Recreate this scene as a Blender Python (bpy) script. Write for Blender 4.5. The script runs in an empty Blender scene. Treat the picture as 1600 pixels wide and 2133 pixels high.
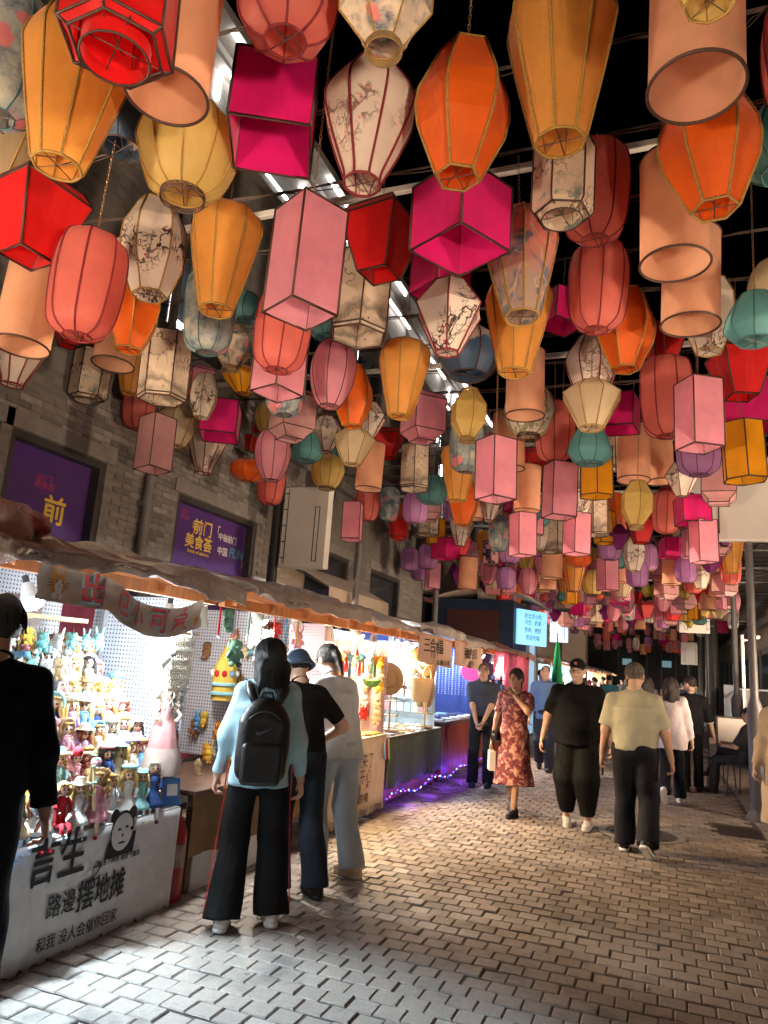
import bpy, math, random
import numpy as np
from mathutils import Vector, Matrix, Euler
random.seed(7); RNG = np.random.default_rng(11)
SC = bpy.context.scene
COL = SC.collection
R = math.radians
# ------------------------------------------------------------------ camera
CAM_H = 1.6
YAW, PITCH, ROLL, FPX = R(-21.43), R(12.0), R(3.93), 1499.0
def _rot():
    cy, sy, cp, sp = math.cos(YAW), math.sin(YAW), math.cos(PITCH), math.sin(PITCH)
    f = Vector((sy*cp, cy*cp, sp)); r = Vector((cy, -sy, 0)); u = r.cross(f)
    c, s = math.cos(ROLL), math.sin(ROLL)
    return r*c+u*s, -r*s+u*c, f
CR, CU, CF = _rot()
CC = Vector((0, 0, CAM_H))
def ray(x, y): return (x-800)/FPX*CR-(y-1066.5)/FPX*CU+CF
def project(p):
    v = Vector(p)-CC; z = v.dot(CF)
    return 800+FPX*v.dot(CR)/z, 1066.5-FPX*v.dot(CU)/z, z
cam = bpy.data.cameras.new('camera'); camo = bpy.data.objects.new('camera', cam); COL.objects.link(camo)
cam.sensor_fit = 'VERTICAL'; cam.sensor_height = 24.0; cam.lens = FPX/2133.0*24.0
cam.clip_start = .05; cam.clip_end = 500
camo.matrix_world = Matrix((CR, CU, -CF)).transposed().to_4x4(); camo.location = CC
SC.camera = camo
# ------------------------------------------------------------------ night sky, exposure
w = bpy.data.worlds.new('World'); SC.world = w; w.use_nodes = True
nt = w.node_tree; bg = nt.nodes['Background']
sky = nt.nodes.new('ShaderNodeTexSky'); sky.sky_type = 'NISHITA'; sky.sun_disc = False
sky.sun_elevation = R(-9); sky.sun_rotation = R(200)
nt.links.new(sky.outputs[0], bg.inputs[0]); bg.inputs[1].default_value = .05
vs = SC.view_settings; vs.view_transform = 'Standard'; vs.look = 'None'; vs.exposure = EXPOSURE = 1.5; vs.gamma = 1
SC.cycles.max_bounces = 6; SC.cycles.diffuse_bounces = 4; SC.cycles.transmission_bounces = 4; SC.cycles.transparent_max_bounces = 8
SC.cycles.sample_clamp_indirect = 6; SC.cycles.use_denoising = True
# added fill lamps, unseen: warm spots brightening the lantern canopy, stall fronts and floor; (place, aim, watts, cone)
FILL_LAMPS = [((2.6, -1.2, .75), (-.3, 4.2, 6.0), 1950, 78), ((-2.2, -1.8, .75), (-.6, 4.0, 6.0), 1950, 78), ((-5.0, 1.0, 2.75), (.3, 5.0, 4.1), 560, 110), ((3.9, 4.2, 1.0), (-1.4, 7.2, 5.2), 1300, 90),
          ((3.9, 9.5, 1.0), (-1.4, 12.0, 4.8), 1900, 92), ((3.9, 15.5, 1.0), (-1.4, 18.0, 4.6), 2200, 92), ((3.9, 22.0, 1.0), (-1.4, 25.0, 4.5), 2400, 92), ((3.9, 33.0, 1.0), (-1.0, 41.0, 4.0), 1800, 80), ((3.2, -2.6, 3.2), (.9, 5.5, 0.4), 260, 62),
          ((-5.2, 10.0, 2.35), (1.2, 13.0, 4.4), 900, 100), ((-5.2, 23.5, 2.35), (1.2, 26.5, 4.4), 1100, 100), ((4.0, 8.8, 2.7), (-2.9, 9.6, .5), 520, 80), ((4.0, 14.5, 2.7), (-2.9, 15.5, .5), 420, 80), ((4.0, 24.0, 2.7), (-2.0, 27.0, .5), 500, 90)]
WARM = (1.0, .75, .52)
# ------------------------------------------------------------------ helpers
def tag(o, label=None, cat=None, group=None, kind=None):
    if label: o['label'] = label
    if cat: o['category'] = cat
    if group: o['group'] = group
    if kind: o['kind'] = kind
    return o
def thing(name, label, cat, loc=(0, 0, 0), rz=0, group=None, scale=1):
    o = bpy.data.objects.new(name, None); COL.objects.link(o); o.empty_display_size = .05
    o.location = loc; o.rotation_euler = (0, 0, rz); o.scale = (scale,)*3
    return tag(o, label, cat, group)
def obj(name, me, mat=None, parent=None, loc=None, rot=None, scale=None):
    o = bpy.data.objects.new(name, me); COL.objects.link(o)
    if parent is not None: o.parent = parent
    if loc is not None: o.location = loc
    if rot is not None: o.rotation_euler = rot
    if scale is not None: o.scale = scale if hasattr(scale, '__len__') else (scale,)*3
    if mat is not None:
        if len(me.materials) == 0: me.materials.append(mat)
        elif me.materials[0] is not mat:
            o.material_slots[0].link = 'OBJECT'; o.material_slots[0].material = mat
    return o
class MB:
    def __init__(s): s.v = []; s.f = []; s.m = []
    def add(s, v, f, m=0):
        b = len(s.v); s.v += [tuple(x) for x in v]; s.f += [tuple(i+b for i in q) for q in f]; s.m += [m]*len(f); return s
    def box(s, c, d, rot=None, m=0, bevel=0):
        hx, hy, hz = d[0]/2, d[1]/2, d[2]/2
        if bevel:
            b = min(bevel, hx*.9, hy*.9, hz*.9); v = []
            for ax, ay, az in ((hx-b, hy-b, -hz), (hx, hy, b-hz), (hx, hy, hz-b), (hx-b, hy-b, hz)):
                v += [(-ax, -ay, az), (ax, -ay, az), (ax, ay, az), (-ax, ay, az)]
            f = [(3, 2, 1, 0), (12, 13, 14, 15)]
            for r in range(3):
                for i in range(4):
                    j = (i+1) % 4; f.append((r*4+i, r*4+j, r*4+4+j, r*4+4+i))
        else:
            v = [(x, y, z) for z in (-hz, hz) for x, y in ((-hx, -hy), (hx, -hy), (hx, hy), (-hx, hy))]
            f = [(3, 2, 1, 0), (4, 5, 6, 7), (0, 1, 5, 4), (1, 2, 6, 5), (2, 3, 7, 6), (3, 0, 4, 7)]
        M = rot if rot is not None else Matrix.Identity(3)
        if isinstance(M, (tuple, list)): M = Euler(M).to_matrix()
        c = Vector(c)
        return s.add([M @ Vector(p)+c for p in v], f, m)
    def tube(s, pts, r, n=6, m=0, closed=False, cap=True):
        P = [Vector(p) for p in pts]; K = len(P); rr = r if hasattr(r, '__len__') else [r]*K
        v = []; prev = None
        for i, p in enumerate(P):
            t = (P[(i+1) % K]-P[i-1]) if closed else (P[min(i+1, K-1)]-P[max(i-1, 0)])
            if t.length < 1e-9: t = Vector((0, 0, 1))
            t.normalize()
            if prev is None:
                a = Vector((0, 0, 1)) if abs(t.z) < .9 else Vector((1, 0, 0)); nx = t.cross(a).normalized()
            else:
                nx = prev-t*prev.dot(t); nx = nx.normalized() if nx.length > 1e-6 else t.orthogonal().normalized()
            prev = nx; ny = t.cross(nx)
            for k in range(n):
                a = 2*math.pi*k/n; v.append(p+(nx*math.cos(a)+ny*math.sin(a))*rr[i])
        f = []
        for i in range(K if closed else K-1):
            j = (i+1) % K
            for k in range(n):
                l = (k+1) % n; f.append((i*n+k, i*n+l, j*n+l, j*n+k))
        if cap and not closed: f += [tuple(range(n))[::-1], tuple((K-1)*n+k for k in range(n))]
        return s.add(v, f, m)
    def lathe(s, prof, n=16, m=0, c=(0, 0, 0), cap0=False, cap1=False, sq=(1, 1), ph=0):
        v = []; f = []
        for r, z in prof:
            for k in range(n):
                a = 2*math.pi*k/n+ph; v.append((c[0]+r*math.cos(a)*sq[0], c[1]+r*math.sin(a)*sq[1], c[2]+z))
        for i in range(len(prof)-1):
            for k in range(n):
                l = (k+1) % n; f.append((i*n+k, i*n+l, (i+1)*n+l, (i+1)*n+k))
        if cap0: f.append(tuple(range(n))[::-1])
        if cap1: f.append(tuple((len(prof)-1)*n+k for k in range(n)))
        return s.add(v, f, m)
    def ball(s, c, r, n=10, k=6, m=0, M=None):
        r = r if hasattr(r, '__len__') else (r,)*3
        v = []; f = []
        for i in range(1, k):
            t = math.pi*i/k
            for j in range(n):
                a = 2*math.pi*j/n; v.append(Vector((r[0]*math.sin(t)*math.cos(a), r[1]*math.sin(t)*math.sin(a), -r[2]*math.cos(t))))
        b = len(v); v += [Vector((0, 0, -r[2])), Vector((0, 0, r[2]))]
        for i in range(k-2):
            for j in range(n):
                l = (j+1) % n; f.append((i*n+j, i*n+l, (i+1)*n+l, (i+1)*n+j))
        for j in range(n):
            l = (j+1) % n; f.append((b, l, j)); f.append((b+1, (k-2)*n+j, (k-2)*n+l))
        if M is not None: v = [M @ p for p in v]
        c = Vector(c)
        return s.add([p+c for p in v], f, m)
    def grid(s, fn, nu, nv, m=0, close=False):
        v = [fn(i/nu, j/nv) for j in range(nv+1) for i in range(nu+1)]
        f = [(j*(nu+1)+i, j*(nu+1)+i+1, (j+1)*(nu+1)+i+1, (j+1)*(nu+1)+i) for j in range(nv) for i in range(nu)]
        return s.add(v, f, m)
    def mesh(s, name, smooth=False, mats=None, auto=None):
        me = bpy.data.meshes.new(name); me.from_pydata([tuple(p) for p in s.v], [], s.f)
        if mats:
            for mm in mats: me.materials.append(mm)
            me.polygons.foreach_set('material_index', s.m)
        if smooth: me.polygons.foreach_set('use_smooth', [True]*len(me.polygons))
        me.update()
        if auto and smooth: me.set_sharp_from_angle(angle=R(auto))
        return me
def part(name, mb, mat, parent, smooth=False, auto=None, mats=None, **k):
    return obj(name, mb.mesh(name, smooth, mats, auto), None if mats else mat, parent, **k)
def copy_tree(o, parent=None):
    c = o.copy(); COL.objects.link(c)
    if parent is not None: c.parent = parent
    for ch in o.children: copy_tree(ch, c)
    return c
def structure(name, mb, mat, smooth=False, **k): return tag(part(name, mb, mat, None, smooth, **k), kind='structure')
# ------------------------------------------------------------------ materials
MATS = {}
def nodes(name):
    m = bpy.data.materials.new(name); m.use_nodes = True; t = m.node_tree
    return m, t, t.nodes['Principled BSDF']
def nn(t, typ, **k):
    n = t.nodes.new(typ)
    for a, b in k.items(): setattr(n, a, b)
    return n
def ramp(t, fac, stops, interp='LINEAR'):
    r = nn(t, 'ShaderNodeValToRGB'); r.color_ramp.interpolation = interp
    el = r.color_ramp.elements
    while len(el) < len(stops): el.new(.5)
    for e, (p, c) in zip(el, stops): e.position = p; e.color = (*c, 1) if len(c) == 3 else c
    t.links.new(fac, r.inputs[0]); return r.outputs[0]
def mixc(t, fac, a, b, blend='MIX'):
    x = nn(t, 'ShaderNodeMix', data_type='RGBA', blend_type=blend)
    for i, s in ((0, fac), (6, a), (7, b)):
        if isinstance(s, (int, float)): x.inputs[i].default_value = s
        elif isinstance(s, (tuple, list)): x.inputs[i].default_value = (*s[:3], 1)
        else: t.links.new(s, x.inputs[i])
    return x.outputs[2]
def math_(t, op, a, b=0.0, c=None):
    x = nn(t, 'ShaderNodeMath', operation=op)
    for i, s in enumerate((a, b) if c is None else (a, b, c)):
        if isinstance(s, (int, float)): x.inputs[i].default_value = s
        else: t.links.new(s, x.inputs[i])
    return x.outputs[0]
def noise(t, scale, detail=3, vec=None, rough=.55, dist=0):
    n = nn(t, 'ShaderNodeTexNoise'); n.inputs['Scale'].default_value = scale; n.inputs['Detail'].default_value = detail
    n.inputs['Roughness'].default_value = rough; n.inputs['Distortion'].default_value = dist
    if vec is not None: t.links.new(vec, n.inputs['Vector'])
    return n.outputs['Fac']
def ocoord(t, scale=None, gen=False):
    c = nn(t, 'ShaderNodeTexCoord').outputs['Generated' if gen else 'Object']
    if scale is None: return c
    mp = nn(t, 'ShaderNodeMapping'); mp.inputs['Scale'].default_value = scale; t.links.new(c, mp.inputs[0]); return mp.outputs[0]
def bump(t, b, h, strength=.3, dist=.01):
    n = nn(t, 'ShaderNodeBump'); n.inputs['Strength'].default_value = strength; n.inputs['Distance'].default_value = dist
    t.links.new(h, n.inputs['Height']); t.links.new(n.outputs[0], b.inputs['Normal'])
def mat(name, col, rough=.7, var=.12, scale=12, metal=0, bmp=.15, spec=None, sc3=None, sheen=0):
    if name in MATS: return MATS[name]
    m, t, b = nodes(name); v = ocoord(t, sc3)
    f = noise(t, scale, 4, v)
    d = tuple(max(0, c*(1-var*1.6)) for c in col); l = tuple(min(1, c*(1+var)) for c in col)
    t.links.new(ramp(t, f, [(.25, d), (.75, l)]), b.inputs['Base Color'])
    b.inputs['Roughness'].default_value = rough; b.inputs['Metallic'].default_value = metal
    if spec is not None: b.inputs['Specular IOR Level'].default_value = spec
    if sheen: b.inputs['Sheen Weight'].default_value = sheen
    if bmp: bump(t, b, noise(t, scale*5, 3, v), bmp, .006)
    MATS[name] = m; return m
def emit(name, col, s):
    if name in MATS: return MATS[name]
    m, t, b = nodes(name); b.inputs['Base Color'].default_value = (*col, 1)
    b.inputs['Emission Color'].default_value = (*col, 1); b.inputs['Emission Strength'].default_value = s
    MATS[name] = m; return m
def light(name, kind, loc, watts, col=(1, 1, 1), size=.1, aim=None, parent=None, spot=None, blend=.6):
    l = bpy.data.lights.new(name, kind); l.energy = watts; l.color = col
    if kind == 'AREA': l.size = size
    else: l.shadow_soft_size = size
    if spot: l.spot_size = R(spot); l.spot_blend = blend
    o = bpy.data.objects.new(name, l); COL.objects.link(o); o.location = loc
    if parent is not None: o.parent = parent
    if aim is not None: o.rotation_euler = (Vector(aim)-Vector(loc)).to_track_quat('-Z', 'Y').to_euler()
    return o
def text_mesh(body, size, bold=0.0, align='CENTER', spacing=1.0, extrude=0.0):
    c = bpy.data.curves.new('lettering', 'FONT'); c.body = body; c.size = size; c.align_x = align; c.align_y = 'CENTER'
    c.offset = bold*size; c.space_character = spacing; c.extrude = extrude; c.resolution_u = 3
    o = bpy.data.objects.new('lettering', c); COL.objects.link(o)
    dg = bpy.context.evaluated_depsgraph_get(); dg.update()
    me = bpy.data.meshes.new_from_object(o.evaluated_get(dg)); me.materials.clear()
    bpy.data.objects.remove(o); return me
def lettering(body, size, mat_, parent, O, U, V, bold=0.0, align='CENTER', spacing=1.0, warp=None, name='lettering', slant=0):
    """flat print: local text x -> U, y -> V, origin O"""
    me = text_mesh(body, size, 0, align, spacing); O, U, V = Vector(O), Vector(U), Vector(V); N = U.cross(V).normalized()
    vs_ = [v_.co.copy() for v_ in me.vertices]; fs_ = [tuple(p_.vertices) for p_ in me.polygons]; q = MB(); b = bold*size*.8
    for k, (dx, dy) in enumerate(((0, 0),) if bold <= 0 else ((0, 0), (-b, 0), (b, 0), (0, -b), (0, b))):   # heavier strokes by overprinting
        q.add([(warp(P_) if warp else P_)+N*(.0005*k) for P_ in (O+U*(c.x+dx+slant*c.y)+V*(c.y+dy) for c in vs_)], fs_)
    me = q.mesh('lettering')
    return obj(name, me, mat_, parent)
# ================================================================== SETTING
# ---- stone, brick, concrete materials
def thresh_(t, f, a, w_): return ramp(t, f, [(a-w_, (0,)*3), (a+w_, (1,)*3)])
def spots_(t, v, sc, r_):   # trodden gum and drip marks
    n = nn(t, 'ShaderNodeTexVoronoi'); n.inputs['Scale'].default_value = sc; t.links.new(v, n.inputs['Vector']); return ramp(t, n.outputs['Distance'], [(r_, (1,)*3), (r_*1.4, (0,)*3)])
def stone_mat():
    m, t, b = nodes('paving_stone'); g = nn(t, 'ShaderNodeNewGeometry').outputs['Random Per Island']
    p = nn(t, 'ShaderNodeNewGeometry').outputs['Position']
    base = ramp(t, g, [(0, (.16, .122, .098)), (.3, (.255, .20, .162)), (.7, (.325, .262, .215)), (1, (.41, .34, .285))])
    big = noise(t, .9, 4, p); fine = noise(t, 60, 5, p, .7)
    c = mixc(t, ramp(t, big, [(.35, (0, 0, 0)), (.7, (.75, .75, .75))]), base, (.15, .115, .09))
    c = mixc(t, ramp(t, fine, [(.35, (.45, .45, .45)), (.7, (0, 0, 0))]), c, (.11, .085, .068))
    c = mixc(t, math_(t, 'MULTIPLY', thresh_(t, noise(t, 2.3, 5, p, .7), .60, .05), .55), c, (.07, .055, .045)); c = mixc(t, math_(t, 'MULTIPLY', spots_(t, p, 3.1, .055), .8), c, (.05, .042, .036))
    t.links.new(c, b.inputs['Base Color'])
    t.links.new(ramp(t, noise(t, 5, 4, p), [(.3, (.55,)*3), (.7, (.85,)*3)]), b.inputs['Roughness'])
    h = math_(t, 'ADD', math_(t, 'MULTIPLY', fine, .6), noise(t, 18, 4, p)); bump(t, b, h, .8, .007)
    return m
M_STONE = stone_mat()
M_JOINT = mat('joint_sand', (.035, .03, .027), .95, .3, 40)
M_SLAB = mat('concrete_slab', (.23, .185, .15), .8, .18, 3)
def far_paving():
    m, t, b = nodes('far_paving'); p = nn(t, 'ShaderNodeNewGeometry').outputs['Position']
    br = nn(t, 'ShaderNodeTexBrick'); t.links.new(p, br.inputs[0]); br.inputs['Scale'].default_value = 1
    br.inputs['Brick Width'].default_value = .135; br.inputs['Row Height'].default_value = .1335; br.inputs['Mortar Size'].default_value = .006
    br.inputs[1].default_value = (.25, .20, .16, 1); br.inputs[2].default_value = (.32, .26, .21, 1); br.inputs[3].default_value = (.05, .045, .04, 1)
    t.links.new(br.outputs[0], b.inputs['Base Color']); b.inputs['Roughness'].default_value = .75; return m
# ---- ground: joint-coloured sheet with setts standing in it, smooth slabs to the right
g = MB(); g.add([(-90, -30, 0), (90, -30, 0), (90, 200, 0), (-90, 200, 0)], [(0, 1, 2, 3)]); ground = structure('ground', g, M_JOINT)
PL, PW, GAP = .1352, .1334, .006
X0, X1, Y0, Y1 = -4.9, .98, -2.2, 24.0
def sett(mb, cx, cy, l, wd, j):
    h = .040+j[0]*.004; b = .006; ri = RNG.normal(0, .0012, 4); l -= .0045*(1+.5*j[1]); wd -= .0085*(1+.35*j[2])
    v = []
    for hl, hw, z in ((l/2, wd/2, .004), (l/2, wd/2, h-b), (l/2-b, wd/2-b, h)):
        for k, (sx, sy) in enumerate(((-1, -1), (1, -1), (1, 1), (-1, 1))):
            v.append((cx+sx*hl, cy+sy*hw, z+(ri[k] if z > .01 else 0)))
    f = [(8, 9, 10, 11)]+[(r*4+i, r*4+(i+1) % 4, r*4+4+(i+1) % 4, r*4+4+i) for r in (0, 1) for i in range(4)]
    mb.add(v, f)
slots = []
for row in range(int((Y1-Y0)/PW)):
    y = Y0+row*PW; off = (row % 2)*.5+RNG.normal(0, .02)
    n = int((X1-X0)/PL)+1
    for c in range(n):
        x = X0+(c+off)*PL
        if x > X1: continue
        u, v_, z = project((x, y, .04))
        if y > 4.5 and not(-500 < u < 2200): continue
        slots.append((z if (z > .5 and 0 < u < 1600 and v_ < 2133) else 99+abs(z), x, y))
slots.sort()
structure('joint_bed', MB().add([(X0-.1, Y0-.1, .0325), (X1+.06, Y0-.1, .0325), (X1+.06, Y1, .0325), (X0-.1, Y1, .0325)], [(0, 1, 2, 3)]), mat('joint_bed', (.06, .048, .04), .95, .35, 25))
paving = MB(); paving_holder = None
variants = []
for k in range(12):
    q = MB(); sett(q, 0, 0, PL, PW, RNG.normal(0, .6, 3)); me = q.mesh('paving_sett', True, auto=40); variants.append(me)
near = [s for s in slots if s[0] < 99][:300]; rest = slots[300:]
MH = (-.22, 8.65, .44)
for _, x, y in rest:
    if (x-MH[0])**2+(y-MH[1])**2 < MH[2]**2 or (abs(x-.78) < .27 and abs(y-9.6) < .34): continue
    sett(paving, x, y, PL, PW, RNG.normal(0, .6, 3))
paving_holder = structure('paving', paving, M_STONE, True, auto=40)
for _, x, y in near:
    o = obj('paving_sett', variants[random.randrange(12)], M_STONE, paving_holder, loc=(x, y, RNG.normal(0, .0012)), rot=(RNG.normal(0, .008), RNG.normal(0, .008), math.pi*random.randrange(2)+RNG.normal(0, .01)))
s = MB(); s.add([(X0, Y1-.05, .028), (X1+.05, Y1-.05, .028), (X1+.05, 140, .028), (X0, 140, .028)], [(0, 1, 2, 3)]); structure('far_street', s, far_paving())
s = MB(); s.box((-7.5, 60, .016), (5.2, 160, .032)); structure('stall_strip', s, M_SLAB)
side = structure('pavement', MB().add([(1.03, -20, .012), (4.4, -20, .012), (4.4, 140, .012), (1.03, 140, .012)], [(0, 1, 2, 3)]), M_JOINT)
slab_v = [MB().box((0, 0, 0), (.835, .795, .03), bevel=.004).mesh('paving_slab') for _ in range(1)]
for i in range(4):
    for j in range(34):
        obj('paving_slab', slab_v[0], M_SLAB, side, loc=(1.455+i*.843, 3.0+j*.803, .024+RNG.normal(0, .001)))
# manhole cover and drain grate
M_IRON = mat('cast_iron', (.075, .06, .052), .6, .3, 30, .5, .4)
t_ = thing('manhole_cover', 'round cast iron manhole cover let into the paving behind the green shirt', 'manhole cover', (MH[0], MH[1], .0))
q = MB(); q.lathe([(.0, .041), (.33, .041), (.335, .037), (.345, .037), (.35, .043), (.36, .043)], 40)
for a in range(-7, 8):
    hw = math.sqrt(max(0, .32**2-(a*.042)**2)); q.box((a*.042, 0, .043), (.014, 2*hw, .006))
part('cover', q, M_IRON, t_)
part('rim', MB().lathe([(.363, .0), (.363, .044), (.43, .046), (.44, .03), (.44, 0)], 40), mat('manhole_rim', (.2, .17, .14), .75, .2, 20), t_)
t_ = thing('drain_grate', 'dark rectangular iron drain grate sunk among the paving stones', 'drain grate', (.78, 9.6, 0))
q = MB()
for a in range(-5, 6): q.box((0, a*.055, .03), (.46, .026, .02))
q.box((-.24, 0, .028), (.03, .62, .024)); q.box((.24, 0, .028), (.03, .62, .024)); part('grating', q, M_IRON, t_)
# ---- left building : grey brick, windows with purple posters, LED lines
WX = -5.5
def brick_mat(name, c1, c2, mort, sx=1):
    m, t, b = nodes(name); p = nn(t, 'ShaderNodeNewGeometry').outputs['Position']
    mp = nn(t, 'ShaderNodeMapping'); mp.inputs['Rotation'].default_value = (0, R(90), R(90)) ; 
    sp = nn(t, 'ShaderNodeSeparateXYZ'); t.links.new(p, sp.inputs[0]); cb = nn(t, 'ShaderNodeCombineXYZ')
    t.links.new(sp.outputs[1], cb.inputs[0]); t.links.new(sp.outputs[2], cb.inputs[1])
    br = nn(t, 'ShaderNodeTexBrick'); t.links.new(cb.outputs[0], br.inputs[0]); br.inputs['Scale'].default_value = 1
    br.inputs['Brick Width'].default_value = .27; br.inputs['Row Height'].default_value = .068; br.inputs['Mortar Size'].default_value = .005
    br.inputs['Bias'].default_value = -.1
    br.inputs[1].default_value = (*c1, 1); br.inputs[2].default_value = (*c2, 1); br.inputs[3].default_value = (*mort, 1)
    c = mixc(t, ramp(t, noise(t, 1.1, 5, p), [(.35, (0,)*3), (.8, (.6,)*3)]), br.outputs[0], tuple(x*.55 for x in c1))
    t.links.new(c, b.inputs['Base Color']); b.inputs['Roughness'].default_value = .9
    bump(t, b, math_(t, 'ADD', math_(t, 'MULTIPLY', br.outputs['Fac'], -1.0), math_(t, 'MULTIPLY', noise(t, 25, 4, p), .5)), .5, .008); return m
M_GREYBRICK = brick_mat('grey_brick', (.16, .145, .135), (.25, .23, .215), (.21, .195, .185))
M_FRAME = mat('dark_frame', (.045, .04, .04), .5, .2, 8)
M_TRIM = mat('stone_trim', (.20, .185, .175), .85, .15, 6)
M_PURPLE = mat('poster_purple', (.07, .022, .17), .55, .06, 5, bmp=.03)
M_GOLD = mat('print_yellow', (.75, .52, .06), .6, .05, 5, bmp=0); M_WHITEP = mat('print_white', (.78, .77, .8), .6, .04, 5, bmp=0)
M_TEALP = mat('print_teal', (.05, .32, .38), .6, .05, 5, bmp=0); M_REDP = mat('print_red', (.45, .03, .12), .6, .05, 5, bmp=0)
M_BLACKP = mat('print_black', (.012, .012, .014), .7, .05, 5, bmp=0)
BL = thing('left_building', 'tall grey brick building behind the stalls with white light strips outlining its upper floors', 'building', (WX, 0, 0))
wins = [(3.1, 4.5), (4.62, 5.85), (7.1, 8.98), (10.6, 12.4), (13.5, 15.3), (17, 19), (21, 23), (25, 27)]
WZ0, WZ1 = 1.5, 3.5
q = MB(); ya = -6.0
WALLTOP = 9.75
def wbox(y0, y1, z0, z1, x0=-.5, x1=0): q.box(((x0+x1)/2, (y0+y1)/2, (z0+z1)/2), (x1-x0, y1-y0, z1-z0))
for y0, y1 in wins:
    wbox(ya, y0, 0, WALLTOP); wbox(y0, y1, 0, WZ0); wbox(y0, y1, WZ1, WALLTOP); ya = y1
wbox(ya, 62, 0, WALLTOP); part('wall', q, M_GREYBRICK, BL)
# real bricks where they can be told apart (above the stall roofs, near the camera)
bm1 = MB().box((0, 0, 0), (.014, .262, .062), bevel=.004).mesh('brick')
M_BR = []
for k, c in enumerate(((.13, .118, .11), (.18, .162, .15), (.21, .19, .178), (.26, .238, .222))): M_BR.append(mat('brick_tone_%d' % k, c, .9, .18, 9, bmp=.3))
cnt = 0; cand = []
for r_ in range(70):
    z = 2.45+r_*.068
    for c in range(60):
        y = 2.6+c*.27+(r_ % 2)*.135
        if any(a-.14 < y < b+.14 and WZ0-.05 < z < WZ1+.05 for a, b in wins): continue
        u, v_, d = project((WX, y, z))
        if 0 < u < 1000 and 830 < v_ < 1200 : cand.append((d, y, z))
cand.sort()
for d, y, z in cand[:300]:
    obj('brick', bm1, M_BR[random.choice((0, 1, 1, 2, 2, 3))], BL, loc=(.004+RNG.normal(0, .002), y, z))
brest = MB()
for d, y, z in cand[300:1500]: brest.box((.004, y, z), (.012, .262, .062))
if brest.v: tag(part('brickwork', brest, M_BR[1], BL), kind='stuff')
for i, (y0, y1) in enumerate(wins):
    q = MB(); t = .07
    for (a, b, c, d) in ((y0, y1, WZ1-t, WZ1), (y0, y1, WZ0, WZ0+t), (y0, y0+t, WZ0+t, WZ1-t), (y1-t, y1, WZ0+t, WZ1-t)): q.box((-.10, (a+b)/2, (c+d)/2), (.16, b-a, d-c))
    wn = part('window', q, M_FRAME, BL)
    part('sill', MB().box((.03, (y0+y1)/2, WZ0-.04), (.14, y1-y0+.16, .07)), M_TRIM, wn)
    part('lintel', MB().box((.012, (y0+y1)/2, WZ1+.085), (.03, y1-y0+.2, .16)), M_TRIM, wn)
    part('pane', MB().box((-.15, (y0+y1)/2, (WZ0+WZ1)/2), (.02, y1-y0-2*t, WZ1-WZ0-2*t)), M_PURPLE if i < 3 else mat('dark_glass', (.03, .035, .045), .12, .2, 2, bmp=0), wn)
# poster print: yellow title, white slogan, teal FUN; the emblem upper left in red
def poster(items):
    for s_, px_, py_, size, m, kw in items:
        dd = ray(px_, py_); O = CC+dd*((WX-.137-CC.x)/dd.x)-Vector((WX, 0, 0)); lettering(s_, size, m, BL, **{**dict(O=O, U=(0, 1, 0), V=(0, 0, 1)), **kw})
poster([('前门', 386, 1068, .07, M_REDP, {}), ('美食荟', 386, 1078, .06, M_REDP, {}), ('北京', 403, 1093, .05, M_GOLD, dict(U=(0, 0, -1), V=(0, 1, 0))), ('前门', 423, 1103, .215, M_GOLD, dict(bold=.02)), ('美食荟', 414, 1133, .20, M_GOLD, dict(bold=.02)), ('flavors of qianmen', 413, 1152, .065, M_GOLD, dict(bold=.012)), ('「', 452, 1108, .16, M_WHITEP, {}), ('中轴前门', 474, 1124, .115, M_WHITEP, dict(bold=.012)), ('中国', 463, 1150, .125, M_WHITEP, dict(bold=.012)), ('FUN', 492, 1156, .19, M_TEALP, dict(bold=.02, slant=.25)), ('」', 506, 1176, .11, M_GOLD, {})])
poster([('前门', 93, 1000, .10, M_REDP, {}), ('美食荟', 93, 1013, .085, M_REDP, {}), ('- - -', 93, 1025, .06, M_REDP, {}), ('前', 112, 1068, .30, M_GOLD, dict(bold=.025))])
# downpipe, cornices, light strips, upper windows
M_PIPE = mat('grey_pipe', (.16, .15, .15), .55, .15, 8)
q = MB().tube([(.09, 6.45, 0), (.09, 6.45, 9.3)], .055, 10)
for z in (1.5, 3.2, 4.9, 6.6): q.box((.05, 6.45, z), (.1, .16, .05))
part('downpipe', q, M_PIPE, BL, True, auto=40)
for z, dx, hz in ((9.8, .34, .14), (9.35, .16, .08), (8.48, .14, .10), (4.75, .12, .16)): part('cornice', MB().box((dx/2-.1, 28, z), (dx+.2, 68, hz)), M_TRIM, BL)
M_LED = emit('led_white', (1, .97, .92), 9)
def strip(a, b): part('light_strip', MB().tube([a, b], .022, 6), M_LED, BL)
for y in np.arange(6.62, 40, 3.0):
    strip((.27, y, 9.68), (.27, y+1.1, 9.68)); strip((.12, y+.14, 9.28), (.12, y+1.9, 9.28)); strip((.05, y+.16, 8.84), (.05, y+.16, 9.42))
    strip((.15, y+1.35, 8.57), (.15, y+2.35, 8.57)); strip((.05, y+2.6, 8.9), (.05, y+2.6, 9.45))
for y in np.arange(6.5, 36, 5.7):
    strip((.06, y, 5.5), (.06, y, 6.28)); strip((.06, y, 5.5), (.06, y+.36, 5.5)); strip((.06, y-.05, 6.6), (.06, y-.05, 6.95)); strip((.06, y+5.1, 7.4), (.06, y+5.1, 7.75)); strip((.06, y+5.35, 7.35), (.06, y+5.35, 7.7))
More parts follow.
